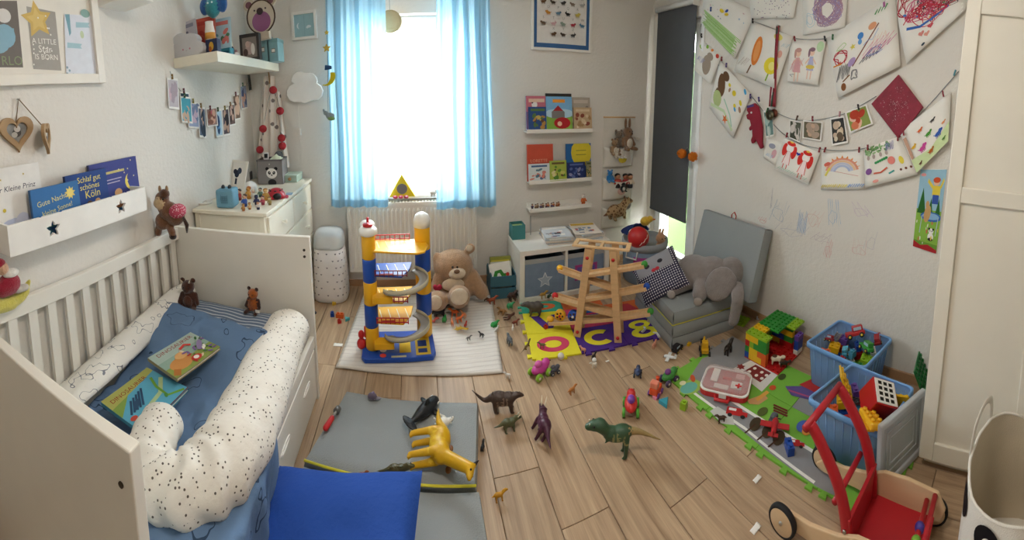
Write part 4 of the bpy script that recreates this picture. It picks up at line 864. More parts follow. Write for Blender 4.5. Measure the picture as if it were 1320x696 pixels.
# ================================================================== wooden marble run
def hitp(x, y, p0, n): 
    d = ray(x, y); o = Vector((0, 0, H)); return o + d * ((p0 - o).dot(n) / d.dot(n))
def marble_run():
    A, B2 = onz(742, 433, .012), onz(797, 441, .012); ax = (B2 - A); ax.z = 0; ax.normalize(); n = Vector((-ax.y, ax.x, 0)); n = n if n.y > 0 else -n
    t = thing('marble_run', 'wooden marble run with sloping rails and coloured end caps', 'marble run', A.lerp(B2, .5)); I = Matrix.Identity(4)
    WD = M('beech_wood'); q = lambda x, y, d=0: hitp(x, y, A, n) + n * d
    R = Matrix((ax, n, Vector((0, 0, 1)))).transposed().to_4x4()
    def plank(a, b, w, th, d0, name, m=WD, bev=.003):
        a = Vector(a); b = Vector(b); dz = (b - a).normalized(); X = dz.cross(n).normalized(); m4 = Matrix((X, n, dz)).transposed().to_4x4(); m4.translation = a
        return MB().bb((-w / 2, d0, 0), (w / 2, d0 + th, (b - a).length)).build(name, m, t, bev=bev, mw=m4)
    for (b, tp) in (((744, 433), (759, 320)), ((797, 441), (790, 322))):
        for d in (-.012, .10):
            p0, p1 = q(*b), q(*tp); p0.z = .013
            plank(p0, p1, .048, .012, d, 'post')
        for yb, yt in ((.90, 0), (.06, 0)):
            c = q(*b).lerp(q(*tp), yb); MB().cyl(c - n * .018, c - n * .012, .011).build('red_plug', RED, t, True, mw=I)
    # top plate with two slots
    c0, c1 = q(738, 317), q(812, 323); c0.z = c1.z = (c0.z + c1.z) / 2
    mb = MB(); L = (c1 - c0).length
    X = (c1 - c0).normalized(); m4 = Matrix((X, n, X.cross(n))).transposed().to_4x4(); m4.translation = c0
    for y in (-.02, .085): mb.bb((0, y, 0), (L, y + .025, .014))
    mb.bb((0, .005, 0), (.03, .085, .014)).bb((L - .03, .005, 0), (L, .085, .014)).bb((L * .47, .005, 0), (L * .53, .085, .014))
    mb.build('top_plate', WD, t, bev=.004, mw=m4)
    caps = []
    for a, b, cc in (((719, 350), (788, 374), YE), ((830, 345), (748, 358), GRN), ((713, 386), (790, 408), RED), ((833, 374), (745, 390), BLU), ((838, 407), (706, 419), GRN)):
        p, e = q(*a), q(*b)
        for d in (.008, .072): plank(p, e, .022, .01, d, 'rail', bev=.002)
        plank(p + Vector((0, 0, -.004)), e + Vector((0, 0, -.004)), .006, .055, .018, 'rail_floor', bev=0)
        MB().ell(p + n * .045 + Vector((0, 0, .004)), (.022, .022, .022)).build('end_cap', cc, t, True, mw=I)
    e = q(707, 415); MB().ell(e + n * .04, (.026, .026, .02)).build('end_cap', YE, t, True, mw=I)
    for px_, col, nm in (((720, 410), 'toy_yellow', 'yellow'), ((737, 411), 'toy_blue', 'blue')):
        c = q(*px_); w = thing('rolling_disc', nm + ' wooden rolling disc on the lowest rail of the marble run', 'disc', c)
        MB().cyl(c + n * .025, c + n * .055, .036, n=24).build('disc', MATS[col], w, True, mw=I)
        for k in range(5): a = 2 * PI * k / 5; MB().cyl(c + n * .024 + ax * (.02 * math.cos(a)) + Vector((0, 0, .02 * math.sin(a))), c + n * .0255 + ax * (.02 * math.cos(a)) + Vector((0, 0, .02 * math.sin(a))), .007).build('hole', M('dark_hole', '4a3120', .8), w, mw=I)
        MB().cyl(c + n * .02, c + n * .06, .008).build('hub', RED if nm == 'yellow' else WHT, w, True, mw=I)
marble_run()
# ================================================================== town play mat of foam
pm_ = thing('town_play_mat', 'green and grey foam play mat printed with roads and houses', 'play mat', (0, 0, .0005))
MG = M('foam_mat_green', '76b13c', .75, .15, 300, .04); MGR = M('foam_mat_grey', '8d8c8c', .75, .15, 300, .04)
a0 = Vector((1.305, 1.60)); s_ = .32; ang = -PI / 2 + .05; mx = Vector((math.cos(ang), math.sin(ang))); my = Vector((-mx.y, mx.x))
for i in range(4):
    for j in range(2):
        p = a0 + mx * (i * s_) + my * (j * s_)
        wd_ = s_ if j == 0 else .27
        MB().prism(puzzle(s_ - .0025, wd_ - .0025, 5, .022, 3 * i + j, (j == 0, i == 3, 0, i == 0)), 0, .010).build('mat_tile', MG if (i + j) % 2 == 0 or j == 0 else MGR, pm_, mw=tr(p.x, p.y, .0005) @ rot(0, 0, ang))
def px(*pts): return [tuple(onz(x, y, .011)[:2]) for x, y in pts]
a = Art(.0112, .00008)
a.poly(px((905, 462), (932, 452), (968, 478), (952, 510), (905, 500), (880, 500)), '8f8e8e')                                  # crossing
a.poly(px((890, 497), (905, 490), (1002, 556), (1035, 570), (1075, 605), (1078, 640), (1052, 627)), '8b8a8c')                    # road
for p, q_ in (((905, 490), (1002, 553)), ((1002, 553), (1062, 590))): a.line(px(p, q_), .018, 'e8e6e0')
a.line(px((890, 503), (960, 552)), .016, 'e8e6e0'); a.line(px((960, 552), (1050, 622)), .014, 'e8e6e0')
a.poly(px((915, 530), (925, 524), (944, 535), (947, 548), (930, 546)), 'c9c9c4')
a.poly(px((945, 475), (973, 462), (1004, 482), (982, 505)), 'dcd9d2'); a.poly(px((958, 479), (974, 470), (994, 481), (980, 493)), '7a2c2c')
for p in ((966, 479), (973, 475), (975, 484), (982, 480), (982, 488), (988, 484)): a.ov(*px(p)[0], .012, .01, 'e9e2d6')
a.star(*px((955, 473))[0], .03, '8c3330', .55, n=6)
a.ov(*px((890, 499))[0], .07, .05, '9fc05a'); a.ov(*px((888, 500))[0], .055, .036, '6cb0a0'); a.ov(*px((893, 488))[0], .03, .014, 'c0552f', 1.0); a.ov(*px((880, 494))[0], .02, .016, 'e4e0b8')
a.ov(*px((996, 500))[0], .022, .018, 'c9562c'); a.poly(px((963, 516), (985, 508), (990, 514), (978, 522), (966, 521)), 'c99a66'); a.line(px((975, 516), (990, 505)), .022, 'd9a24a')
a.poly(px((1012, 498), (1040, 498), (1058, 508), (1045, 516), (1020, 510)), '62528c'); a.poly(px((1030, 496), (1048, 488), (1062, 496), (1050, 506)), 'b13232'); a.line(px((1016, 503), (1050, 514)), .012, 'a7507a')
for k in range(3): a.line(px((996 + 1, 522 + k * 3.5), (1015, 530 + k * 3.5)), .012, '6b2f26')
a.ov(*px((983, 531))[0], .035, .022, '55602f'); a.ov(*px((1008, 486))[0], .03, .02, '4a562c')
for p in ((974, 547), (1004, 565), (990, 556)): a.ov(*px(p)[0], .045, .028, '453a2a', .3); a.line(px(p, (p[0] - 14, p[1] + 12)), .008, '4a3020')
def car(p, w, ang, c):
    x, y = px(p)[0]; ca, sa = math.cos(ang), math.sin(ang); f = lambda L: [(x + u * w * ca - v * w * sa, y + u * w * sa + v * w * ca) for u, v in L]
    a.poly(f([(-1, -.4), (1, -.4), (1, .1), (.5, .15), (.4, .5), (-1, .5)]), c); a.poly(f([(-.8, .1), (-.1, .1), (-.1, .4), (-.8, .4)]), 'e8e6e2')
    for u in (-.6, .6): a.ov(*f([(u, -.45)])[0], w * .22, w * .22, '2a2a2a')
car((950, 532), .055, -1.0, 'b52a2a'); car((1026, 572), .04, -1.0, 'b52a2a')
a.ov(*px((1035, 550))[0], .04, .03, '4a62a8'); a.ov(*px((1040, 556))[0], .03, .022, 'd98a3a')
a.build('road_print', PRINT, pm_, mw=Matrix.Identity(4))
# ================================================================== building bricks
BR = {k: M('brick_' + k, v, .3, .02) for k, v in dict(red='b3201f', blue='20489c', yellow='e2b51e', green='2f8a35', lime='8fb52a', orange='dd5f22', purple='6b4a9c', white='e6e2d6', tan='c9b487', dgreen='1f6b36', black='2a2a2a', brown='6b4326', pink='e08aa0', lblue='5aa9c9').items()}
BM = {}
def brick_mesh(nx, ny, h, col, U=.0318):
    k = (nx, ny, h, col)
    if k not in BM:
        mb = MB(); mb.bb((.0004, .0004, 0), (nx * U - .0004, ny * U - .0004, h))
        seg = 8 if nx * ny < 30 else 6
        for i in range(nx):
            for j in range(ny): mb.tube([((i + .5) * U, (j + .5) * U, h), ((i + .5) * U, (j + .5) * U, h + .0085)], U * .29, seg)
        me = mb.mesh('brick'); me.materials.append(BR[col]); BM[k] = me
    return BM[k]
def put_brick(parent, x, y, z, nx, ny, col, h=.038, name='brick', rz=0, U=.0318):
    o = bpy.data.objects.new(name, brick_mesh(nx, ny, h, col, U)); COL.objects.link(o); o.parent = parent; o.location = (x, y, z); o.rotation_euler = (0, 0, rz); return o
def brick_house():
    U = .0318; p = Vector((1.80, 1.175, .011)); t = thing('brick_house', 'toy brick house with a red floor and green roof plate on the play mat', 'brick building', p, .05)
    put_brick(t, 0, 0, 0, 9, 8, 'red', .006, 'base_plate')
    r = random.Random(4); cols = ['red', 'yellow', 'orange', 'blue', 'green', 'lime', 'yellow', 'red']; h = .019 * 2
    for k in range(4):      # wall towards the chair and the back wall, then a corner tower
        x = 0
        for n in ((2, 1, 2, 2, 2) if k % 2 else (1, 2, 2, 2, 2)):
            put_brick(t, x * U, 7 * U, .006 + k * h, n, 1, r.choice(cols), h - .0003); x += n
        y = 3
        for n in ((2, 2) if k % 2 else (1, 2, 1)):
            put_brick(t, 0, y * U, .006 + k * h, 1, n, r.choice(cols), h - .0003); y += n
        y = 2
        for n in ((2, 3) if k % 2 else (3, 2)): put_brick(t, 8 * U, y * U, .006 + k * h, 1, n, r.choice(cols), h - .0003); y += n
    for k, c in enumerate(('white', 'blue', 'blue', 'purple')): put_brick(t, 7 * U, 0, .006 + k * h * .8, 2, 1, c, h * .8 - .0003)
    for k, c in enumerate(('blue', 'yellow', 'green')): put_brick(t, 2.4 * U, 5 * U, .006 + k * h, 1, 1, c, h - .0003)
    z = .006 + 4 * h
    put_brick(t, 0, 3 * U, z, 2, 5, 'lime', .012, 'roof_plate'); put_brick(t, 2 * U, 5 * U, z, 2, 3, 'yellow', .012, 'roof_plate'); put_brick(t, 4 * U, 3 * U, z, 7, 5, 'green', .012, 'roof_plate'); put_brick(t, 7 * U, 1 * U, z, 4, 2, 'lime', .012, 'roof_plate')
    for (px_, py_, c, s, lab) in ((1000, 470, 'e8dcc4', 1, 'cream and brown toy cow standing in the brick house'), (1010, 474, '3a2a22', .8, 'dark brown toy calf in front of the toy cow')):
        q = onz(px_, py_, .02); cow = thing('toy_cow', lab, 'toy animal', (q.x, q.y, .0265), -.9)
        mb = MB(c); mb.ell((0, 0, .035 * s), (.035 * s, .016 * s, .018 * s)).ell((.042 * s, 0, .045 * s), (.016 * s, .011 * s, .012 * s))
        for i in (-1, 1):
            for j in (-1, 1): mb.cyl((i * .022 * s, j * .009 * s, .03 * s), (i * .022 * s, j * .009 * s, 0), .006 * s)
        mb.build('body', PAINT, cow, remesh=.004)
        MB('5a3a28').ell((-.01, .0, .05 * s), (.016 * s, .014 * s, .006)).build('patch', PAINT, cow, True)
brick_house()
# ================================================================== blue storage crates with toys
CB = mglass('blue_clear_plastic', '9cc3ee', .45, .22); CC = mglass('frosted_clear_plastic', 'dfe3e6', .42, .3)
def crate(name, label, c4, zt, h0=0.011):
    c = sum((Vector(p) for p in c4), Vector((0, 0, 0))) / 4; t = thing(name, label, 'storage crate', (c.x, c.y, h0))
    co = [Vector(p) - c for p in c4]; hh = zt - h0
    def sec(k, z, rnd=.03, n=5):
        pts = []
        for i in range(4):
            p = co[i] * k; a = (co[i - 1] * k - p).normalized(); b = (co[(i + 1) % 4] * k - p).normalized()
            for j in range(n + 1):
                u = j / n; s0 = p + a * rnd; s1 = p + b * rnd; q = s0 * (1 - u) ** 2 + p * 2 * u * (1 - u) + s1 * u * u; pts.append((q.x, q.y, z))
        return pts
    def loft(L, close=False):
        n = len(L[0]); return MB().add([p for s in L for p in s], [(i * n + j, i * n + (j + 1) % n, (i + 1) * n + (j + 1) % n, (i + 1) * n + j) for i in range(len(L) - 1) for j in range(n)] + ([tuple(range(n - 1, -1, -1))] if not close else []))
    loft([sec(.80, .0), sec(.83, .008), sec(.93, hh - .03), sec(.94, hh - .01)]).build('shell', CB, t, True)
    loft([sec(.935, hh - .03), sec(1.0, hh - .026), sec(1.0, hh - .004), sec(.985, hh), sec(.945, hh), sec(.935, hh - .006)], True).build('rim', M('blue_rim_plastic', '76a8de', .3), t, True)
    n = 0
    for i in range(4):
        a, b = co[i], co[(i + 1) % 4]
        for k in range(1, 8):
            p = a.lerp(b, k / 8); MB().tube([(p.x * .805, p.y * .805, .01), (p.x * .937, p.y * .937, hh - .03)], .0035, 6).build('rib', CB, t, True)
    return t
def toy_car(p, rz, col, label, s=1., tilt=0, group=None, wheels='2a2a2a'):
    t = thing('toy_car', label, 'toy car', mw=tr(p) @ rot(tilt, tilt * .6, rz))
    MB(col).bb((-.06 * s, -.025 * s, .012 * s), (.06 * s, .025 * s, .036 * s)).build('body', PAINT, t, bev=.006 * s); MB(col).bb((-.05 * s, -.022 * s, .036 * s), (.015 * s, .022 * s, .066 * s)).build('cabin', PAINT, t, bev=.005 * s)
    MB('a9c4d4').bb((-.04 * s, -.0226 * s, .042 * s), (.008 * s, .0226 * s, .06 * s)).build('side_window', PAINT, t)
    for i in (-.036, .036):
        for j in (-.027, .027): MB(wheels).cyl((i * s, (j - .005) * s, .014 * s), (i * s, (j + .005) * s, .014 * s), .0145 * s).col('e8c83a').cyl((i * s, (j - .0055) * s, .014 * s), (i * s, (j + .0055) * s, .014 * s), .007 * s).build('wheel', PAINT, t, True)
    return t
rr = random.Random(21)
def fill(c4, z0, z1, n, grp, where):
    names = ['red', 'blue', 'yellow', 'green', 'white', 'lblue', 'orange', 'purple', 'lime']; c = sum((Vector(p) for p in c4), Vector((0, 0, 0))) / 4
    for k in range(n):
        i, j, l = k % 3, k // 3 % 3, k // 9; u, v = (i + .5) / 3, (j + .5) / 3; col = names[(k * 5 + l) % 9]
        p = Vector(c4[0]).lerp(Vector(c4[1]), u).lerp(Vector(c4[3]).lerp(Vector(c4[2]), u), v); p = c + (p - c) * (.74 + .03 * l); nx, ny = rr.choice(((1, 2), (2, 2), (2, 2))); a_ = rr.uniform(0, 6)
        o = bpy.data.objects.new('building_brick', brick_mesh(nx, ny, .033, col)); COL.objects.link(o)
        o.matrix_world = tr(p.x, p.y, z0 + (z1 - z0) * l / max(1, (n - 1) // 9)) @ rot(rr.uniform(-.2, .2), rr.uniform(-.2, .2), a_) @ tr(-nx * .0159, -ny * .0159, 0)
        tag(o, {'red': 'red', 'lblue': 'sky blue'}.get(col, col) + ' toy building brick heaped in the blue crate ' + where, 'toy brick', grp)
z1c = .26
C1 = [Vector((1.83, .655, z1c)), Vector((2.17, .615, z1c)), Vector((2.185, .99, z1c)), Vector((1.84, 1.035, z1c))]
crate('storage_crate', 'blue translucent storage crate with toy cars standing against the drawing wall', C1, z1c)
fill(C1, .022, .165, 36, 'bricks in the crate with toy cars', 'by the brick house')
for (x, y, z, rz, col, lab, s, ti) in ((1103, 435, .235, 2.2, 'b5262a', 'red toy jeep with yellow hubs on top of the crate', 1.0, .35), (1132, 440, .225, .4, '9a2a2e', 'dark red toy car at the wall side of the crate', .75, -.3), (1116, 452, .21, 1.0, '3f9a3c', 'green toy truck near the rim of the crate', .85, .2), (1068, 440, .20, 1.4, 'a8343c', 'small red toy car beside the grey plank in the crate', .55, .4), (1090, 455, .2, .3, '4f9fb8', 'small turquoise toy car in the crate', .6, -.2)):
    toy_car(onz(x, y, z), rz, col, lab, s, ti)
g_ = thing('toy_ladder', 'grey toy ladder sticking up out of the crate of cars', 'toy', mw=tr(onz(1078, 436, .22)) @ rot(.5, .9, .8))
for y in (-.014, .014): MB().bb((-.07, y - .003, 0), (.07, y + .003, .008)).build('rail', GRY, g_)
for k in range(7): MB().bb((-.06 + k * .02 - .003, -.012, .002), (-.06 + k * .02 + .003, .012, .006)).build('rung', GRY, g_)
C2 = [Vector((1.475, .425, z1c)), Vector((1.815, .375, z1c)), Vector((1.835, .735, z1c)), Vector((1.48, .80, z1c))]
crate('storage_crate', 'blue translucent storage crate with a red dice house behind the push cart', C2, z1c)
fill(C2, .022, .165, 36, 'bricks in the crate with the red house', 'behind the push cart')
def red_house():
    t = thing('toy_house_block', 'red toy house block with a white window wall on top of the crate', 'toy', mw=tr(onz(1132, 516, .27)) @ rot(.45, -.35, .55)); s = .062
    MB().bb((-s, -s, -s), (s, s, s)).build('body', BR['red'], t, bev=.004)
    MB().bb((-s + .006, -s + .006, s), (s - .006, s - .006, s + .003)).build('window_wall', WHT, t)
    mb = Art(s + .0032)
    for i in range(4):
        for j in range(3): mb.rect(-.046 + i * .025, -.04 + j * .03, -.03 + i * .025, -.02 + j * .03, '24201c')
    mb.build('window_print', PRINT, t)
red_house()
for (x, y, z, R_, c, lab, sz) in ((1090, 500, .245, (1.1, .2, .5), 'yellow', 'yellow toy plate leaning at the back rim of the crate', (4, 4)), (1162, 520, .24, (1.2, .3, 1.4), 'yellow', 'yellow toy plate stuck upright beside the red house block', (4, 3)), (1100, 520, .22, (.2, .5, 1), 'black', 'black toy plate under the red house block', (4, 2))):
    o = bpy.data.objects.new('toy_plate', brick_mesh(*sz, .010, c)); COL.objects.link(o); o.matrix_world = tr(onz(x, y, z)) @ rot(*R_) @ tr(-.05, -.05, 0); tag(o, lab, 'toy plate')
cow2 = thing('toy_slide_block', 'yellow toy vehicle base with round studs at the front rim of the crate', 'toy', mw=tr(onz(1122, 545, .255)) @ rot(.25, .2, .8))
MB().bb((-.07, -.032, 0), (.07, .032, .03)).build('body', M('toy_yellow'), cow2, bev=.008)
for i in range(4):
    for j in range(2): MB().cyl((-.045 + i * .03, -.015 + j * .03, .03), (-.045 + i * .03, -.015 + j * .03, .04), .0095).build('stud', M('toy_yellow'), cow2, True)
MB().bb((-.05, -.04, -.012), (.05, .04, 0)).build('chassis', M('toy_yellow'), cow2, bev=.003)
ld = thing('crate_lid', 'frosted clear plastic crate lid leaning between the crate and the wardrobe', 'lid', mw=tr(1.60, .356, .012) @ rot(math.radians(86), 0, -.36) @ Matrix.Diagonal((.82, 1, 1, 1)))
MB().ring([(-.2, 0), (.19, 0), (.19, .30), (-.2, .30)], [(-.17, .03), (.16, .03), (.16, .27), (-.17, .27)], -.012, .012).build('rim', CC, ld, bev=.006); MB().bb((-.17, .03, -.004), (.16, .27, .002)).build('panel', CC, ld)
for k in range(2): MB().ring([(-.14 + .03 * k, .06 + .03 * k), (.13 - .03 * k, .06 + .03 * k), (.13 - .03 * k, .24 - .03 * k), (-.14 + .03 * k, .24 - .03 * k)], [(-.133 + .03 * k, .067 + .03 * k), (.123 - .03 * k, .067 + .03 * k), (.123 - .03 * k, .233 - .03 * k), (-.133 + .03 * k, .233 - .03 * k)], .002, .006).build('ridge', CC, ld)
gp = put_brick(None, 0, 0, 0, 6, 8, 'dgreen', .008, 'base_plate'); gp.matrix_world = tr(1.99, .33, .17) @ rot(0, 0, 0); tag(gp, 'dark green building plate leaning behind the crates by the wardrobe', 'toy plate'); gp.matrix_world = tr(1.965, .31, .012) @ rot(1.1, 0, .12)
# ================================================================== red and wood push cart
def push_cart():
    t = thing('push_cart', 'red and natural wood baby push cart with rubber tyred wheels', 'push cart', (1.285, .40, 0)); PR = M('red_lacquer', 'b3202a', .35, .02); BW = M('cart_birch', 'd8b890', .45, .06, 30, .1, 5, stretch=(1, .2, 4)); TY = M('tyre_rubber', '1f1f20', .7)
    for sx in (-1, 1):
        prof = [(.29, .05), (.25, .09), (.16, .10), (.05, .13), (-.02, .165), (-.12, .175), (-.24, .16), (-.275, .10), (-.26, .045), (-.12, .035), (.1, .04), (.25, .03)]
        MB().at(Matrix(((0, 0, 1, sx * .135 - .008), (1, 0, 0, 0), (0, 1, 0, 0), (0, 0, 0, 1)))).prism([(y, z) for y, z in prof], 0, .016).build('side_board', BW, t, bev=.004)
        for y in (.265, -.225):
            x = sx * .158; w = MB().cyl((x - .011, y, .058), (x + .011, y, .058), .05, n=32).build('wheel', BW, t, True, bev=.003)
            MB().at(tr(x, y, .058) @ rot(0, PI / 2, 0)).lathe([(.049, -.011), (.058, -.009), (.060, 0), (.058, .009), (.049, .011)], 32, close=True).build('tyre', TY, w, True)
            MB().cyl((x - .016, y, .058), (x + .016, y, .058), .007).build('axle_bolt', M('steel', 'b9b6ae', .3, metal=1), w, True)
        P = spline([(sx * .115, .02, .05), (sx * .115, .03, .15), (sx * .115, .075, .28), (sx * .115, .16, .40), (sx * .115, .205, .445)], 6)
        MB().tube(P, .017, 12, flat=1.3, up=(0, 1, 0)).build('handle_post', PR, t, True)
        for z in (.08, .15): MB().cyl((sx * .132, .03, z), (sx * .137, .03, z), .007).build('post_bolt', M('steel'), t, True)
    MB().cyl((-.145, .21, .447), (.13, .21, .447), .014).build('handle_bar', PR, t, True); MB().cyl((-.115, .085, .30 - .09), (.115, .085, .30 - .09), .011).build('cross_bar', PR, t, True)
    MB().bb((-.127, -.235, .052), (.127, .02, .062)).build('floor_board', PR, t); MB().bb((-.127, .015, .05), (.127, .03, .19)).build('back_board', PR, t, bev=.003)
    for z in (.12, .15): MB().cyl((-.127, -.2 - (z - .12), z), (.127, -.2 - (z - .12), z), .01).build('front_bar', PR, t, True)
    for x, c in ((-.06, 'purple'), (-.03, 'green'), (.02, 'purple')): MB().ell((x, -.2, .12), .019).build('bead', M('bead_' + c, '4a3a9a' if c == 'purple' else '7ab03a', .35), t, True)
push_cart()
# ================================================================== canvas toy bag with panda eyes
def bag():
    c = Vector((1.335, -.14, 0)); t = thing('canvas_bag', 'white canvas storage bag with black panda eyes standing before the wardrobe', 'bag', c); CV = M('white_canvas', 'ece7dc', .9, .3, 260, .05, 4); n = 48; CVI = M('canvas_lining', 'd9ccb4', .9, .3, 260)
    def rad(a, z): return .205 + .018 * math.sin(3 * a + 1) * (z / .5) + .010 * nz(math.cos(a) * 2, math.sin(a) * 2, z * 3, 1.5)
    def rim(a): return .395 + .04 * math.cos(a - .8) + .015 * math.sin(2 * a) 
    def wall(u, v, d=0): a = u * 2 * PI; z = .002 + (rim(a) - .002) * v; r = rad(a, z) * (1 - .04 * v) + d; return (r * math.cos(a), r * math.sin(a), z)
    MB().grid(wall, n, 16).build('outer_side', CV, t, True); MB().grid(lambda u, v: wall(1 - u, v, -.006), n, 16).build('lining', CVI, t, True)
    MB().tube([wall(k / n, 1, -.003) for k in range(n + 1)], .005, 8).build('hem', CV, t, True); MB().add([wall(k / n, .01) for k in range(n)], [tuple(range(n))]).build('bottom', CV, t)
    for a0_ in (1.15, 4.3):
        P = [Vector(wall((a0_ + da) / (2 * PI), 1, .002)) for da in (-.42, .42)]; m = (P[0] + P[1]) / 2
        path = spline([P[0] - Vector((0, 0, .06)), P[0], P[0].lerp(m, .25) + Vector((0, 0, .085)), m + Vector((0, 0, .115)), P[1].lerp(m, .25) + Vector((0, 0, .085)), P[1], P[1] - Vector((0, 0, .06))], 6)
        MB().tube(path, .014, 8, flat=.22, up=(math.cos(a0_), math.sin(a0_), 0)).build('handle', CV, t, True)
    def patch(a_, z_, ra, rz_, name, col, d, tilt=0):
        mb = MB(col); pts = []
        for k in range(24):
            th = 2 * PI * k / 24; da = ra * math.cos(th) * math.cos(tilt) - rz_ * math.sin(th) * math.sin(tilt); dz = ra * math.cos(th) * math.sin(tilt) + rz_ * math.sin(th) * math.cos(tilt)
            a = a_ + da / .21; z = z_ + dz; r = rad(a, z) * (1 - .04 * z / rim(a)) + d; pts.append((r * math.cos(a), r * math.sin(a), z))
        a = a_; r = rad(a, z_) * (1 - .04 * z_ / rim(a)) + d; pts.append((r * math.cos(a), r * math.sin(a), z_))
        mb.add(pts, [(k, (k + 1) % 24, 24) for k in range(24)]).build(name, PRINT, t, True)
    base = math.atan2(-c.y, -c.x)
    for da in (-.42, .42): patch(base + da * -1, .29, .045, .062, 'eye_patch', '17171c', .004, .25 * (1 if da > 0 else -1)); patch(base - da, .295, .017, .02, 'eye_ring', 'ece7dc', .0055); patch(base - da, .291, .011, .013, 'pupil', '17171c', .0065)
    patch(base, .17, .035, .022, 'nose_patch', '17171c', .004); patch(base - 1.1, .33, .05, .05, 'ear_patch', '17171c', .004); patch(base + 1.1, .33, .05, .05, 'ear_patch', '17171c', .004)
bag()
# ================================================================== doctor case on the play mat
def doctor_case():
    pts = [onz(x, y, .012) for x, y in ((903, 505), (962, 518), (965, 490), (915, 482))]; c = sum(pts, Vector((0, 0, 0))) / 4; t = thing('doctor_case', 'red toy doctor case with a clear lid on the play mat', 'toy case', (c.x, c.y, .012), -1.02)
    W_, D_ = .27, .20
    def rr_(w, d, r=.04): return [(sx * (w / 2 - r) + r * math.cos(a), sy * (d / 2 - r) + r * math.sin(a)) for sx, sy, a0 in ((1, 1, 0), (-1, 1, PI / 2), (-1, -1, PI), (1, -1, PI * 1.5)) for a in [a0 + k * PI / 8 for k in range(5)]]
    MB().prism(rr_(W_, D_), 0, .03).build('case_bottom', M('toy_red'), t, bev=.005); MB().ring(rr_(W_, D_), rr_(W_ - .02, D_ - .02), .03, .036).build('rim', WHT, t)
    MB().prism(rr_(W_ - .012, D_ - .012), .036, .055).build('lid', mglass('clear_lid', 'f6f0ee', .78, .1), t, bev=.006)
    MB().tube([(-.04, -D_ / 2 + .005, .02), (-.035, -D_ / 2 - .03, .02), (.035, -D_ / 2 - .03, .02), (.04, -D_ / 2 + .005, .02)], .008, 8).build('handle', M('toy_red'), t, True); MB().bb((-.02, -D_ / 2 - .006, .012), (.02, -D_ / 2 + .002, .04)).build('latch', WHT, t, bev=.002)
    for x, y, w, d, col in ((-.07, .03, .04, .1, 'f0efe8'), (.0, .02, .05, .02, 'c9463f'), (.06, -.02, .06, .05, 'f0efe8'), (.07, .05, .05, .04, 'd9a5a0'), (-.02, -.05, .08, .03, 'e4dcd6')):
        MB(col).bb((x - w / 2, y - d / 2, .031), (x + w / 2, y + d / 2, .04)).build('instrument', PAINT, t, bev=.003)
    MB('c62a2c').box((.075, -.045, .0565), (.035, .01, .0015)).box((.075, -.045, .0565), (.01, .035, .0016)).build('cross_emblem', PRINT, t)
doctor_case()
# ================================================================== sheets hung on walls
def sheet(name, label, cat, c4, wallf, onw, off=.008, tilt=.012, art=None, mat=None, group=None, thick=.0006):
    """c4 = picture corners TL TR BR BL of a sheet on a wall; art(a) draws in 0..1 x 0..1"""
    W4 = [onw(x, y) for x, y in c4]; c = (W4[0] + W4[2]) / 2; m = wallf(c); inv = m.inverted(); t = thing(name, label, cat, mw=m, group=group)
    Lc = [inv @ p for p in W4]; tl, tr_2, br, bl_ = Lc
    def f(u, v, w=0):
        p = bl_.lerp(br, u).lerp(tl.lerp(tr_2, u), v); return Vector((p.x, p.y, off + tilt * (1 - v) + w))
    g = MB().grid(lambda u, v: f(u, v), 6, 6, thick); g.build('sheet', mat or PAPER, t, True)
    if art:
        a = Art(0, .00006); art(a); b = Art(); b.fc = a.fc; b.f = a.f
        b.v = [f(min(max(p.x, .004), .996), min(max(p.y, .004), .996), p.z + .0012) for p in a.v]; o = b.build('print', PRINT, t)
        if art is ad7: o['kind'] = 'stuff'
    return t
onr_ = lambda x, y: onr(x, y, XR); onl_ = lambda x, y: onl(x, y, XL); onb_ = lambda x, y: onb(x, y, YB)
R_ = random.Random(8)
def blobs(a, n, cols, x0=.05, x1=.95, y0=.05, y1=.95, r=.05):
    for _ in range(n): a.ov(R_.uniform(x0, x1), R_.uniform(y0, y1), R_.uniform(.4, 1) * r, R_.uniform(.4, 1) * r, R_.choice(cols), R_.uniform(0, 3))
def ad1(a):
    for k in range(22): a.line([(R_.uniform(.02, .15), .42 - .02 * k + .3 * 0), (R_.uniform(.85, .98), .36 - .016 * k)], .016, R_.choice(['a9cf86', '9cc676', 'bcd99c']))
    blobs(a, 3, ['e4c83a', 'd0402f', '2f4a9c'], y0=.5, r=.05); blobs(a, 14, ['c9d8c0', 'b8c8d8', 'd8b8b8', 'a8a8b0'], y0=.45, r=.02)
def ad2(a):
    a.ov(.55, .42, .2, .3, 'a39484', .2); a.ov(.6, .72, .14, .12, 'a39484'); a.hatch(.25, .45, .15, .12, 14, .02, '9a98b8'); blobs(a, 5, ['e2863a', 'd04a3a', '8fc04a', 'e8dc6a'], y0=.7, r=.07)
def ad3(a):
    a.ov(.22, .62, .12, .22, '6f5238', .25); a.ov(.28, .85, .1, .09, '6f5238', .2); a.line([(.14, .5), (.08, .34)], .05, '6f5238'); a.ov(.2, .32, .14, .16, 'b9c88a'); a.line([(.05, .1), (.5, .25), (.9, .1)], .06, 'cfe0b8'); a.line([(.4, .45), (.7, .3), (.85, .15)], .03, 'a9d0b8'); blobs(a, 8, ['e8d43a', 'e09050', '4fa8d8', 'b08a70'], .4, .95, .3, .95, .06); a.star(.6, .14, .1, 'e07a40')
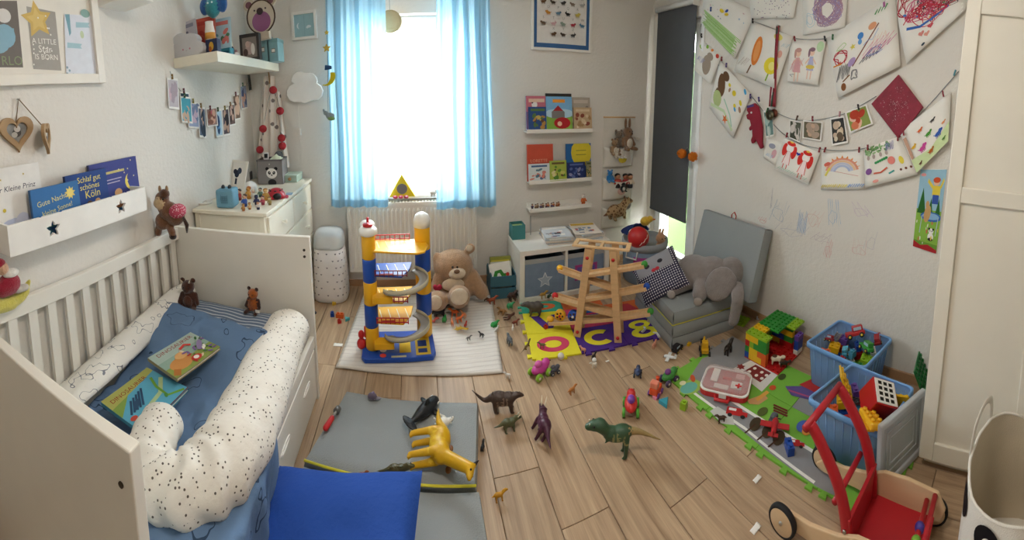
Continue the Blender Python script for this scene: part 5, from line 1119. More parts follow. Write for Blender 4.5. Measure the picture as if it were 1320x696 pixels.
def ad4(a):
    a.ov(.35, .52, .1, .28, 'e2843a', .1); a.ov(.35, .52, .06, .2, 'eda05c', .1); a.line([(.33, .24), (.3, .06)], .03, '7a5a40'); a.ov(.75, .36, .15, .16, 'ecd83c'); a.ov(.77, .36, .07, .08, 'f4e88a'); a.line([(.75, .2), (.74, .06)], .03, '8fb04a'); a.ov(.7, .9, .1, .06, 'eee27a'); a.hatch(.15, .25, .08, .1, 10, .012, 'c8b8b0'); a.ov(.85, .62, .05, .07, 'e8b0a0'); a.hatch(.9, .8, .06, .06, 8, .01, 'b8d0d8')
def person(a, x, y, s, hair, dress, skin='ecc8b0'):
    a.poly([(x - .11 * s, y - .2 * s), (x + .11 * s, y - .2 * s), (x + .05 * s, y + .12 * s), (x - .05 * s, y + .12 * s)], dress); a.ov(x, y + .22 * s, .07 * s, .09 * s, skin); a.ov(x, y + .28 * s, .08 * s, .05 * s, hair); a.ov(x - .08 * s, y + .2 * s, .03 * s, .1 * s, hair)
    for k in (-.05, .05): a.rect(x + k * s - .016 * s, y - .4 * s, x + k * s + .016 * s, y - .2 * s, skin)
    for k in (-1, 1): a.line([(x + k * .05 * s, y + .08 * s), (x + k * .16 * s, y - .05 * s)], .03 * s, skin)
def ad5(a): person(a, .28, .45, 1.1, 'c99a90', 'e2b0b0'); a.hatch(.25, .4, .14, .2, 22, .01, 'd8a0a4'); person(a, .68, .5, 1., '8a6a78', 'b8b8d8'); a.ov(.68, .38, .13, .05, 'e0c860'); a.ov(.88, .85, .1, .12, 'bfdcb0'); a.scrib(.15, .15, .1, .06, 6, .01, '707078')
def ad6(a):
    a.line([(.3, .35), (.75, .75)], .02, '8a5a4a'); a.scrib(.15, .58, .12, .12, 24, .012, 'c8384a'); a.line([(.02, .5), (.15, .48)], .02, 'e08a2a'); a.hatch(.17, .35, .1, .12, 20, .016, '8a8a88'); a.ov(.3, .42, .07, .05, 'b39ac8', .6); a.scrib(.3, .22, .07, .09, 20, .014, '8d8d8d'); a.line([(.12, .2), (.24, .25)], .02, '7a5230'); a.ov(.12, .12, .04, .06, '8a5a34')
    a.ov(.48, .72, .045, .05, '4a8ad0'); a.ov(.46, .64, .03, .04, '6aa0d8'); a.ov(.66, .76, .06, .05, 'e0a078'); a.star(.35, .63, .05, 'e8d860'); a.hatch(.8, .92, .08, .04, 8, .02, '4fa05a'); a.rect(.83, .92, .86, 1, 'b06a9a')
    a.hatch(.72, .42, .2, .08, 12, .008, 'd070a0', .6); a.hatch(.72, .48, .18, .1, 10, .007, 'e08aa0', .7); a.hatch(.58, .36, .14, .05, 12, .009, '4a4a58', .7); a.scrib(.66, .40, .18, .06, 16, .006, '7a8ac8'); a.hatch(.75, .56, .1, .05, 9, .006, 'e8a070', 1.2); a.line([(.5, .56), (.58, .60), (.64, .57), (.74, .68)], .008, '8aa8d8'); a.scrib(.2, .72, .1, .05, 10, .008, 'a9cf86')
def ad7(a):
    for _ in range(60): a.ov(R_.random(), R_.random(), .010, .014, R_.choice(['3a3a48', '8a6a98', 'b8a0b0']))
def ad8(a):
    for c in ('a88ab0', '8f7a9a', 'c0a0a8', '9a90c0', 'b08a98'): a.scrib(.58, .5, .36, .42, 60, .012, c)
    a.scrib(.18, .3, .12, .2, 16, .012, 'c0d8e0')
def ad9(a):
    for c, x, y in (('b03040', .25, .75), ('3a3848', .5, .7), ('c03848', .62, .62), ('2f2f40', .68, .72), ('d06a8a', .35, .65), ('a83040', .6, .8), ('c8384a', .45, .55)): a.scrib(x, y, .28, .24, 40, .012, c)
    a.line([(.1, .42), (.3, .36), (.55, .42), (.75, .55)], .04, '3a6ab8'); a.hatch(.4, .6, .25, .16, 16, .014, 'c83a48', .9)
    for x, y, c in ((.3, .24, 'd88a80'), (.45, .28, 'cf5a60'), (.38, .18, 'e0a090')): a.heart(x, y, .05, c)
    blobs(a, 8, ['4a7ac0', '8a3a30', 'e0a040', '5aa06a', 'd05a70'], .1, .95, .35, .95, .03); a.ov(.3, .06, .03, .02, '3a4a5a')
def ad11(a): a.ov(.4, .7, .2, .12, '9a9aa8'); a.ov(.65, .4, .15, .2, 'd8a8b0'); a.hatch(.4, .25, .2, .12, 10, .03, 'a0c0e0')
def ad12(a):
    a.rect(.0, 0, 1, .02, 'f2eee6')
    for x, y in ((.25, .58), (.72, .5)):
        for k in (-1, 1): a.ov(x + k * .13, y + .12, .07, .2, 'd8342c')
        a.ov(x, y + .2, .1, .13, 'fbf5ee'); a.ov(x, y + .35, .12, .07, 'd8342c'); a.ov(x, y + .40, .05, .03, 'ecc84a'); a.poly([(x - .1, y - .3), (x + .1, y - .3), (x + .05, y + .1), (x - .05, y + .1)], 'fbe8e4'); a.line([(x - .1, y - .3), (x - .05, y + .1), (x + .05, y + .1), (x + .1, y - .3)], .015, 'd8342c')
        for k in (-.05, .05): a.line([(x + k, y - .3), (x + k, y - .45)], .02, 'd8342c')
    a.heart(.5, .72, .06, '2a3a9a'); a.hatch(.5, .12, .4, .05, 30, .015, 'a0d0b4')
def ad13(a):
    for k, c in enumerate(('e8a088', 'f0c8a0', 'c8cce0', 'b8c4e0')):
        r0 = .36 - .06 * k; a.line([(.48 + r0 * math.cos(t), .45 + r0 * 1.05 * math.sin(t)) for t in [.2 + j * 2.75 / 16 for j in range(17)]], .055, c)
    for j in range(9): t = .4 + j * 2.3 / 8; a.poly([(.48 + .38 * math.cos(t) - .03, .45 + .4 * math.sin(t)), (.48 + .38 * math.cos(t) + .03, .45 + .4 * math.sin(t)), (.48 + .45 * math.cos(t), .45 + .48 * math.sin(t))], 'e8924a')
    a.ov(.14, .7, .08, .05, 'd86a5a', .4); a.line([(.1, .38), (.2, .6)], .05, 'e8dc6a'); a.hatch(.3, .1, .28, .05, 24, .03, 'f0dc5a'); a.hatch(.8, .1, .16, .05, 14, .03, '8ab4e4'); a.line([(.3, .5), (.85, .35)], .01, 'd88a80')
def ad14(a):
    for _ in range(40): a.ov(R_.uniform(.05, .7), R_.uniform(.78, .98), .05, .022, R_.choice(['7aa86a', '98bc84', '6a9460']), R_.uniform(0, 3))
    for x in (.12, .25, .42, .56): a.ov(x, .72, .035, .06, 'b8a8a0')
    for k in range(6): a.ov(.28 + .05 * k, .55 + .01 * k, .034, .034, '3f9a5a')
    a.ov(.1, .38, .07, .08, '8a5a9a'); a.ov(.62, .5, .08, .1, 'e88a80'); a.ov(.82, .44, .05, .1, 'e8d44a'); a.line([(.2, .3), (.35, .28), (.5, .36)], .04, 'd86a50'); a.line([(.5, .2), (.62, .24)], .04, '4aa09a'); a.hatch(.68, .86, .1, .12, 16, .012, '7a78b8', 1.4)
    for x in (.75, .85, .95): a.ov(x, .22, .025, .03, '7a4a3a')
    a.ov(.22, .1, .06, .04, 'e8a090')
def ad15(a):
    a.poly([(0, 0), (1, 0), (1, .42), (.5, .2), (0, .3)], 'd3e4ae')
    for x, y, r, c, k in ((.62, .72, .06, '4a4a4a', 0), (.35, .72, .06, 'd86a3a', 0), (.85, .5, .05, 'd89060', 0), (.5, .52, .08, '4f9a3c', 0), (.72, .36, .1, '3a62b8', 2), (.32, .34, .1, 'c84a98', 2), (.15, .5, .06, 'e8b83a', 1), (.5, .15, .08, 'b8642a', 0), (.18, .1, .05, '6a4a38', 0), (.86, .16, .05, '5a8a3a', 0)): a.critter(x, y, r * .8, c, k)
    a.rect(.02, .3, .08, .8, 'c8a088')
def adposter(a):
    a.rect(0, 0, 1, 1, '9cc4d8'); a.rect(0, 0, 1, .5, '8cba4a'); a.rect(0, 0, 1, .1, '6a9a38'); a.poly([(0, 0), (1, 0), (1, .04), (.6, .08), (.3, .05), (0, .09)], 'b02a30')
    for x, y, s in ((.2, .6, .17), (.55, .55, .1), (.85, .55, .1)): a.poly([(x - s, y - s * .9), (x + s, y - s * .9), (x, y + s)], '2f6a30')
    a.ov(.6, .42, .42, .06, '3a6ab0'); a.ov(.6, .425, .34, .04, '8ab4d8'); a.ov(.45, .45, .14, .1, 'c9a06a', .4); a.ov(.42, .56, .07, .05, 'c9a06a')
    for x in (.25, .9): a.line([(x, .42), (x - .04, .2)], .03, 'b8c4cc')
    a.rect(.55, .68, .85, .8, 'e8d04a'); a.rect(.58, .58, .82, .69, '3a5aa8'); a.ov(.68, .84, .12, .04, 'f0c4a0'); a.ov(.68, .87, .14, .035, 'c8502a'); a.line([(.55, .78), (.35, .86)], .05, 'e8d04a'); a.line([(.85, .78), (.95, .88)], .05, 'e8d04a')
    a.ov(.68, .18, .12, .05, 'f2f0ea'); a.ov(.68, .25, .1, .035, 'f2f0ea'); 
    for x in (.6, .76): a.ov(x, .275, .04, .014, '202020'); a.ov(.68 + (x - .68) * .5, .252, .02, .008, '202020')
    a.ov(.68, .15, .1, .02, '202020'); a.ov(.15, .93, .1, .02, 'e8a0a0'); blobs(a, 10, ['e8e6d0', 'd86a5a', 'f0d860'], .05, .95, .08, .36, .03)
DR_G = 'drawings on the wall'
for lab, c4, fn, ti in (
    ('child drawing of a green meadow with small bright dots', ((910, -15), (975, 15), (949, 77), (905, 30)), ad1, .01), ('small pencil drawing of a grey animal by the balcony door', ((903, 50), (931, 71), (919, 109), (897, 90)), ad2, .02),
    ('drawing of a brown bear on a green hill', ((930, 78), (970, 122), (948, 178), (917, 138)), ad3, .014), ('drawing of an orange bulb shape and a yellow flower', ((971, 28), (1024, 48), (1003, 115), (949, 92)), ad4, .012),
    ('pale drawing of two ladies in dresses', ((1020, 52), (1066, 52), (1057, 110), (1018, 105)), ad5, .02), ('large drawing with many doodles and magenta scribbles', ((1067, 50), (1155, -6), (1163, 86), (1083, 127)), ad6, .018),
    ('white paper with tiny dark dots', ((966, -14), (1031, -14), (1025, 24), (970, 25)), ad7, .012), ('drawing of a round mauve scribble tangle', ((1035, -14), (1094, -14), (1091, 36), (1037, 46)), ad8, .012),
    ('drawing of a wild red and black scribble with hearts', ((1150, -12), (1248, -12), (1246, 14), (1170, 83)), ad9, .02), ('small sketch peeking out under the red felt dragon', ((989, 178), (1013, 184), (1001, 213), (986, 202)), ad11, .012),
    ('drawing of two girls with red hair', ((1012, 178), (1059, 197), (1045, 237), (1002, 217)), ad12, .018), ('crayon drawing of a rainbow coloured dinosaur', ((1060, 198), (1116, 195), (1117, 243), (1060, 244)), ad13, .012),
    ('worksheet with fruit and caterpillars', ((1114, 192), (1161, 175), (1185, 224), (1118, 241)), ad14, .02), ('sheet with colourful zoo animals on a meadow', ((1160, 170), (1227, 119), (1224, 182), (1184, 222)), ad15, .02)):
    off = {ad3: .016, ad4: .014, ad6: .013, ad12: .016, ad14: .012, ad15: .02, ad5: .01}.get(fn, .006)
    sheet('child_drawing', lab, 'drawing', c4, fr, onr_, off, ti, fn, group=DR_G)
sheet('wall_poster', 'tall narrow poster of a child jumping on a trampoline', 'poster', ((1187, 218), (1221, 218), (1207, 327), (1177, 317)), fr, onr_, .003, .004, adposter)
def photo_art(cols, bg_):
    def f(a):
        a.rect(.0, .0, 1, 1, 'efece6'); a.rect(.07, .07, .93, .93, bg_)
        for _ in range(9): a.ov(R_.uniform(.25, .75), R_.uniform(.2, .8), R_.uniform(.08, .22), R_.uniform(.08, .25), R_.choice(cols), R_.uniform(0, 3))
    return f
for lab, c4, cols, bg_ in (('photo with blue green tones beside the red felt dragon', ((985, 142), (997, 146), (1000, 175), (989, 178)), ['a8c0b8', '5a7a78', 'c8d0c8'], '6a8a86'), ('photo with a dark hedge hanging under the medals', ((1019, 154), (1035, 157), (1033, 184), (1019, 178)), ['b8b0a8', '54584a', 'd0c8c0'], '4a4e40'), ('landscape photo pinned with a red peg', ((1036, 155), (1062, 157), (1060, 182), (1036, 178)), ['c8a890', '8a7a68', 'b09a88'], '6a6450'), ('dark portrait photo of a light figure', ((1071, 152), (1089, 149), (1095, 184), (1074, 188)), ['c8b098', 'd8c8b0', '6a5a48'], '3a3a38'), ('photo with a red head of hair', ((1090, 145), (1118, 134), (1127, 160), (1097, 172)), ['b8402a', 'd87a58', 'e8b8a0', 'c85a3a'], '8a9a50')):
    sheet('photo_print', lab, 'photo', c4, fr, onr_, .01, .006, photo_art(cols, bg_), group='photos on the drawing wall')
# red glitter canvas, on its corner
dm = [onr(x, y, XR - .02) for x, y in ((1158, 96), (1190, 138), (1158, 179), (1123, 134))]; dc = sum(dm, Vector((0, 0, 0))) / 4; dmf = fr(dc + Vector((.02, 0, 0))); inv = dmf.inverted(); cv = thing('canvas_picture', 'dark red glitter canvas hanging on its corner', 'picture', mw=dmf)
P2 = [(inv @ p)[:2] for p in dm]; MB().prism([P2[3], P2[2], P2[1], P2[0]][::1], .003, .022).build('canvas', M('crimson_glitter', '8e2338', .5, .4, 200, .25, 25), cv, bev=.003)
a = Art(.0225)
for _ in range(150):
    u, v = R_.gauss(0, .05), R_.gauss(-.01, .065)
    if abs(u) / .13 + abs(v) / .15 < .9: a.ov(u, v, R_.uniform(.0008, .0024), R_.uniform(.0008, .0024), R_.choice(['f0dcd8', 'e0b8b8', 'd08a90']), n=6)
o = a.build('glitter', PRINT, cv); o['kind'] = 'stuff'
# strings and pegs
TW = M('grey_twine', '8a9090', .9)
def string(label, pts, onw, out, r=.0022):
    P = spline([onw(x, y) + out for x, y in pts], 5); return tag(MB().tube(P, r, 6).build('twine_line', TW, smooth=True), label, 'string')
outr = Vector((-.006, 0, 0))
string('long grey twine sagging across the drawing wall', ((915, 5), (903, 44), (925, 82), (950, 108), (969, 124), (986, 145), (1005, 168), (1030, 184), (1060, 192), (1090, 194), (1120, 190), (1150, 180), (1168, 165), (1200, 133), (1236, 92)), onr_, outr)
string('grey twine carrying the orange and lady drawings', ((970, 27), (1000, 38), (1028, 50), (1068, 50), (1092, 46)), onr_, outr); string('thin twine with photos leading to the glitter canvas', ((992, 140), (1020, 153), (1050, 155), (1085, 148), (1110, 136), (1130, 124)), onr_, outr)
PEGM = {}
def peg(p, wallf, col, label, group, roll=0, s=1.0):
    if not PEGM:
        for n, mb in (('prong', MB().bb((-.003, -.014, .0005), (.003, .014, .004))), ('spring', MB().cyl((-.0045, 0, .0052), (.0045, 0, .0052), .0028, n=8))): PEGM[n] = mb.mesh(n)
    m = M('peg_' + col, col, .6); t = thing('clothes_peg', label, 'peg', group=group, mw=wallf(p, roll) @ Matrix.Scale(s, 4))
    for n, z, mm in (('prong', 0, m), ('prong', .006, m), ('spring', 0, M('steel'))):
        key = n + col
        if key not in PEGM: me = PEGM[n].copy(); me.name = n; me.materials.append(mm); PEGM[key] = me
        o = bpy.data.objects.new(n, PEGM[key]); COL.objects.link(o); o.parent = t; o.location = (0, 0, z)
PC = dict(blue='2c4f96', black='26262a', darkred='8a2430', purple='5a4a86', green='2f6a3c', pink='c08a8e', brown='6a5344', teal='4a8f9c')
for x, y, c, w, sh in ((917, 12, 'blue', 'holding the green meadow drawing', 20), (905, 46, 'black', 'holding the grey animal drawing', 20), (931, 76, 'darkred', 'above the brown bear drawing', 18), (937, 84, 'purple', 'above the brown bear drawing', 18), (968, 124, 'purple', 'holding the red felt dragon', 20), (979, 128, 'purple', 'holding the red felt dragon', 20), (990, 142, 'green', 'holding the blue green photo', 20), (971, 27, 'black', 'holding the orange bulb drawing', 14), (1025, 50, 'darkred', 'holding the drawing of two ladies', 12), (1064, 50, 'black', 'between the lady and doodle drawings', 12), (1074, 48, 'green', 'holding the doodle drawing', 12), (1028, 152, 'brown', 'holding the hedge photo', 16), (1048, 153, 'darkred', 'holding the landscape photo', 16), (1083, 147, 'pink', 'holding the dark portrait photo', 16), (1107, 138, 'black', 'holding the photo with red hair', 14), (1015, 174, 'darkred', 'holding the drawing of two red haired girls', 14), (1057, 193, 'darkred', 'beside the rainbow dinosaur drawing', 14), (1064, 193, 'darkred', 'beside the rainbow dinosaur drawing', 14), (1108, 193, 'darkred', 'at the worksheet side of the rainbow dinosaur drawing', 14), (1119, 190, 'darkred', 'at the dinosaur side of the fruit worksheet', 14), (1158, 178, 'darkred', 'at the canvas side of the fruit worksheet', 14), (1165, 171, 'darkred', 'holding the zoo animal sheet under the canvas', 14), (1216, 121, 'darkred', 'holding the upper corner of the zoo animal sheet', 14), (1231, 94, 'teal', 'on the twine end beside the wardrobe', 14)):
    peg(onr(x, y, XR - .028), fr, PC[c], {'darkred': 'dark red'}.get(c, c) + ' clothes peg ' + w, 'pegs on the drawing wall', R_.uniform(-.3, .3), 1.25)
# red felt dragon
fd = [(-.03, .16), (.02, .165), (.05, .13), (.055, .06), (.06, -.02), (.05, -.08), (.04, -.13), (.045, -.165), (.015, -.175), (0, -.14), (-.02, -.10), (-.03, -.12), (-.06, -.125), (-.065, -.095), (-.045, -.07), (-.04, -.02), (-.065, -.03), (-.07, -.005), (-.045, .01), (-.05, .05), (-.075, .06), (-.08, .095), (-.055, .1), (-.07, .125), (-.06, .15)]
ft = thing('felt_dragon', 'dark red felt dragon hanging from two purple pegs', 'felt toy', mw=fr(onr(976, 162, XR - .012), .25)); MB().prism([(x * .98, y) for x, y in reversed(fd)][::-1], .0, .022).build('body', M('crimson_felt', '962a3c', .95, .4, 200), ft, True, bev=.009); MB('5a3a8a').bb((-.055, .14, .018), (.01, .158, .026)).build('head_band', M('violet_felt', '5a4a8a', .9), ft, bev=.003); MB().ell((-.02, .10, .024), (.008, .008, .004)).build('eye', WHT, ft, True)
# medals
md = thing('medal_bundle', 'bunch of medals on red and white ribbons hanging from a hook', 'medals', mw=fr(onr(1005, 34, XR)))
MB().cyl((0, 0, 0), (0, 0, .03), .006).build('hook', M('steel'), md, True); zl = -(onr(1005, 34)[2] - onr(1003, 138)[2])
for k, (x, c, w) in enumerate(((-.022, '8e1f2e', .018), (-.008, 'e6ded4', .008), (.0, '2f4a3a', .016), (.012, '8e1f2e', .02), (.026, '96303a', .016))):
    MB().grid(lambda u, v: ((u - .5) * w + x * (.3 + .7 * (1 - v)), zl * (1 - v), .018 + .003 * k + .004 * math.sin(v * 7 + k)), 2, 12, .001).build('ribbon', M('ribbon_' + c, c, .6), md, True)
for x, dy, c, r in ((-.005, -.06, '6a6450', .036), (.022, -.045, '7a4a3a', .03), (-.025, -.05, '8a7a4a', .028)): MB().at(tr(x, zl + dy, .03 if x < 0 and r > .03 else .018)).cyl((0, 0, 0), (0, 0, .004), r, n=28).lathe([(r * .98, .004), (r * .98, .0065), (r * .85, .0065), (r * .85, .004)], 28, close=True).build('medal_disc', M('bronze_' + c, c, .4, .3, 120, metal=.8), md, True)
# crayon scribbles on the wall itself
a = Art(.0004, .00001)
for x, y, rx, ry, n, c, ang in ((1005, 272, .05, .09, 16, '9aa8bc', 1.3), (983, 282, .03, .02, 14, 'd86a5a', 1.2), (1034, 287, .028, .09, 30, '7fa4cc', 1.5), (1050, 280, .05, .07, 14, 'd8a8a0', 1.1), (1075, 275, .035, .10, 22, '8fb0d0', 1.75), (1060, 305, .05, .05, 10, 'c0b0b8', .9), (1020, 295, .10, .06, 12, 'b8b4c0', 1.2), (1110, 270, .05, .06, 10, 'c8b4c8', 2.2), (1068, 320, .02, .07, 14, 'd8a098', 1.4), (1108, 318, .04, .06, 12, 'd8a8a0', 1.7), (1122, 310, .03, .07, 8, 'c0bcc4', 1.5), (995, 255, .004, .09, 3, 'b0aab0', 1.55)):
    p = onr(x, y); xx, yy = -p.y, p.z
    a.hatch(xx, yy, rx * 1.25, ry, n // 2 + 2, .0022, c, ang); a.scrib(xx, yy - .02, rx * 1.3, ry * .7, 10, .0018, c)
sc_ = a.build('crayon_scribble', PRINT, bpy.data.objects['wall_right']); sc_.matrix_world = frame((0, -1, 0), (-1, 0, 0), (XR, 0, 0)); sc_['kind'] = 'stuff'
# orange pompoms at the balcony door trim
pp = thing('pompom_tie', 'two orange pompoms hanging on the balcony door trim', 'pompoms', onr(886, 192, XR - .05))
for (x, y) in ((879, 198), (893, 202)):
    mb = MB('d97a1c'); c = onr(x, y, XR - .075); mb.ell(c, .036, None, 20, 12); r2 = random.Random(x)
    for _ in range(240):
        d = Vector((r2.gauss(0, 1), r2.gauss(0, 1), r2.gauss(0, 1))).normalized(); mb.tube([c + d * .03, c + d * r2.uniform(.039, .046)], [.004, .0015], 4, False)
    mb.build('pompom', M('orange_yarn', 'd4771c', .95, .6, 150, .15), pp, mw=Matrix.Identity(4))
MB().tube([onr(879, 198, XR - .07), onr(886, 190, XR - .03), onr(893, 202, XR - .07)], .002, 6).build('cord', TW, pp, mw=Matrix.Identity(4))
# ================================================================== back wall: ledges, books, poster, organiser
def ledge(label, x0, x1, y0, y1):
    A, B_ = onb(x0, y0, YB - .1), onb(x1, y1, YB - .1); z = (A.z + B_.z) / 2; t = thing('picture_ledge', label, 'ledge', (A.x, YB, z)); w = B_.x - A.x
    MB().bb((0, -.10, 0), (w, -.001, .014)).build('shelf_board', WHITE, t, bev=.002); MB().bb((0, -.112, -.004), (w, -.10, .028)).build('front_lip', WHITE, t, bev=.002); MB().bb((0, -.014, .014), (w, -.001, .055)).build('back_board', WHITE, t, bev=.002)
    return A.x, z + .0145, w
def cover(cols, kind):
    def f(a, w, h):
        a.rect(0, 0, w, h, cols[0])
        if kind == 'house': a.rect(0, 0, w, h * .42, '86b04a'); a.ov(w * .5, h * .5, w * .6, h * .14, 'b8d8ea'); a.poly([(w * .2, h * .36), (w * .7, h * .36), (w * .7, h * .55), (w * .45, h * .7), (w * .2, h * .55)], '7d7a78'); a.poly([(w * .25, h * .58), (w * .65, h * .58), (w * .45, h * .74)], 'a02a30'); a.ov(w * .6, h * .22, w * .32, h * .17, 'b0252a'); a.ov(w * .5, h * .2, w * .09, h * .07, 'f0c8a8'); a.rect(w * .25, h * .82, w * .72, h * .92, 'e8963a')
        elif kind == 'title': a.text(cols[2], w * .45, h * .55, w * .16, cols[1]); a.text(cols[3], w * .6, h * .32, w * .16, cols[1])
        elif kind == 'moon': a.ov(w * .62, h * .75, w * .42, h * .42, 'd8c43a'); a.rect(0, 0, w, h * .25, '1f4a86'); [a.line([(w * .4, h * (.8 - .12 * k)), (w * .8, h * (.8 - .12 * k))], .006, '7a7a3a') for k in range(2)]; a.rect(0, h * .94, w * .02, h, cols[0])
        elif kind == 'pink': a.rect(0, h * .55, w, h, 'd07a8a'); a.ov(w * .4, h * .75, w * .14, h * .1, 'f0ece8'); a.ov(w * .3, h * .84, w * .05, h * .06, '403038'); blobs2(a, w, h, ['e8c8b0', '3a4a7a', 'c8a03a'])
        else: blobs2(a, w, h, cols[1:])
    return f
def blobs2(a, w, h, cols):
    for k in range(16): a.ov(R_.uniform(.12, .88) * w, R_.uniform(.08, .7) * h, R_.uniform(.05, .14) * w, R_.uniform(.04, .1) * h, R_.choice(cols), R_.uniform(0, 3))
    a.rect(w * .12, h * .82, w * .88, h * .92, R_.choice(cols))
def wallbook(lab, x0, y0, x1, y1, zb, Yf, col, art, tilt=-.16, t=.012, group=None):
    A, B_ = onb(x0, y1, Yf), onb(x1, y0, Yf); w, h = B_.x - A.x, (B_.z - zb) / math.cos(tilt)
    return book('picture_book', lab, w, h, t, col, fb((A.x, Yf + t, zb), 0, tilt), art, group)
x0_, z_, w_ = ledge('top white picture ledge with a row of colourful books', 679, 763, 172, 169); g1 = 'books on the top picture ledge'
wallbook('pink topped picture book behind the blue one on the top ledge', 679, 124, 706, 170, z_, 3.06, '6a7ab0', cover(['8a6a90'], 'pink'), -.1, group=g1)
wallbook('black edged book hidden behind the red house book', 704, 121, 738, 170, z_, 3.065, '2a2622', None, -.08, group=g1); wallbook('beige book with tall lettering at the end of the top ledge', 737, 126, 762, 170, z_, 3.062, 'a8a096', cover(['b0a698', '8a8078', 'c8bcae', '9a4a40'], 'x'), -.1, group=g1)
wallbook('blue picture book with green band on the top ledge', 682, 138, 706, 170, z_, 3.035, '2f4a7c', cover(['35538a', '5a7a4a', 'b88a4a', '6a4a3a', 'c8b060'], 'x'), -.12, group=g1)
wallbook('sky blue picture book with a red house on the top ledge', 705, 125, 739, 170, z_, 3.03, '4f86b0', cover(['7fb4dc'], 'house'), -.12, group=g1)
wallbook('tan picture book with light animals on the top ledge', 740, 139, 764, 170, z_, 3.035, 'b39876', cover(['c2a684', 'd8c2a0', 'a8845c', 'e2d0b4', '8a4a3a'], 'x'), -.12, group=g1)
x0_, z_, w_ = ledge('middle white picture ledge with two rows of books', 682, 762, 238, 231); g2 = 'books on the middle picture ledge'
wallbook('coral red picture book at the back of the middle ledge', 680, 186, 714, 234, z_, 3.065, 'b84a3c', cover(['c8543f', 'e2a184', 'LORETTE', 'KRAKAR'], 'title'), -.08, group=g2); wallbook('blue picture book with a large yellow moon on the middle ledge', 730, 185, 763, 233, z_, 3.065, '2a5a94', cover(['2f6aa8'], 'moon'), -.08, group=g2)
wallbook('white picture book with a red fox shape on the middle ledge', 682, 211, 709, 236, z_, 3.03, 'c8d0d0', cover(['d5dcdc', 'c04a38', '5a7a8a', '48648a', 'd8887a'], 'x'), -.1, group=g2); wallbook('green meadow picture book on the middle ledge', 709, 207, 731, 236, z_, 3.028, '6a8a3c', cover(['a8b850', '5a8a3a', 'c8c86a', '6a5a3a', 'd8d09a'], 'x'), -.1, group=g2)
wallbook('night blue picture book on the middle ledge', 732, 209, 755, 235, z_, 3.03, '24305a', cover(['2a3a6c', '3a4a86', '5a6aa0', '8a8ab0', '1f2848'], 'x'), -.1, group=g2); wallbook('narrow brown picture book at the end of the middle ledge', 756, 208, 763, 234, z_, 3.032, '6a5a44', cover(['8a8a6a', '4a5a3a', 'b89a6a'], 'x'), -.1, group=g2)
x0_, zL3, w_ = ledge('lowest white picture ledge with a row of small figures', 683, 762, 274, 265)
# animal alphabet poster in a frame
def framed(name, label, m, w, h, t, depth, fm, mount, art, mt=None):
    o = thing(name, label, 'picture frame', mw=m); z1 = depth
    for n, a, b in (('frame_side', (0, 0), (t, h)), ('frame_side', (w - t, 0), (w, h)), ('frame_side', (t, 0), (w - t, t)), ('frame_side', (t, h - t), (w - t, h))): MB().bb((a[0], a[1], .002), (b[0], b[1], z1)).build(n, fm, o, bev=.002)
    MB().bb((t * .8, t * .8, .002), (w - t * .8, h - t * .8, z1 * .5)).build('mount', mount, o)
    if art: a = Art(z1 * .5 + .0003); art(a, w, h); a.build('print', PRINT, o)
    return o
A, B_ = onb(684, 66), onb(761, 66); wP = B_.x - A.x; zP = onb(722, 66).z
def abc(a, w, h):
    a.rect(.05, .06, w - .05, h - .06, 'e6e2dc'); L = iter('ABCDEFGHIJKLMNOPQRSTUVWXYZ'); cols = ['c88a3a', '6a8aa0', '2a2a2a', 'c8b85a', '6a5a4a', 'd8b0b4', '8a9a8a', 'a83a48', '5a88a8', '6a5038', '4a4038', '4a4a4a', '8a7a6a', 'b0b0ac']; i = 0
    for r, n in enumerate((5, 4, 5, 4, 5, 3)):
        y = h - .13 - r * (h - .2) / 6
        for k in range(n):
            x = .1 + (w - .2) * (k + (.5 if n == 4 else 0 if n == 5 else 1)) / 4; a.text(next(L), x, y + .022, .03, '9a9690'); a.critter(x, y - .024, .02, cols[i % 14], i % 3, 1 if i % 2 else -1); i += 1
framed('framed_poster', 'animal alphabet poster with a blue mat in a white frame', fb((A.x, YB, zP)), wP, .72, .022, .02, WHITE, M('blue_mount', '3a6496', .7), abc)
# night light square on the wall beside the curtain
A = onb(378, 53); B_ = onb(408, 13)
def nl(a, w, h): a.rect(.03, .03, w - .03, h - .03, '9cbcc0'); a.rect(w * .5, .03, w * .51, h - .03, '7a9aa0'); a.moon(w * .32, h * .5, w * .12, 'dfe6e6'); a.ov(w * .68, h * .45, w * .09, w * .05, 'dfe6e6'); a.ov(w * .62, h * .42, w * .05, w * .04, 'dfe6e6')
framed('night_light_frame', 'small white square frame with a pale moon and cloud', fb((A.x, YB, A.z)), B_.x - A.x, B_.z - A.z, .022, .03, WHITE, M('pale_teal_mount', '9cbcc0', .6), nl)
# cloud wall lamp
def cloud_outline(w, h, n=5): 
    pts = []
    for cx, cy, r, a0, a1 in ((-.28, -.12, .24, 1.6, 4.6), (.0, -.2, .2, 4.1, 5.3), (.3, -.12, .22, 4.4, 7.6), (.16, .14, .22, .0, 1.8), (-.12, .18, .24, .9, 3.2)): pts += [(w * (cx + r * math.cos(a0 + (a1 - a0) * k / n)), h * 1.25 * (cy + r * math.sin(a0 + (a1 - a0) * k / n))) for k in range(n + 1)]
    return pts
c = onb(394, 113); cl = thing('cloud_wall_lamp', 'white cloud shaped wall lamp beside the curtain', 'lamp', mw=fb(c)); wC = onb(416, 113).x - onb(371, 113).x
MB().prism(cloud_outline(wC, .26), .025, .05).build('front_panel', M('cloud_white', 'efece6', .4), cl, bev=.006); MB().prism([(x * .9, y * .9) for x, y in cloud_outline(wC, .26)], .001, .026).build('back_panel', WHITE, cl)
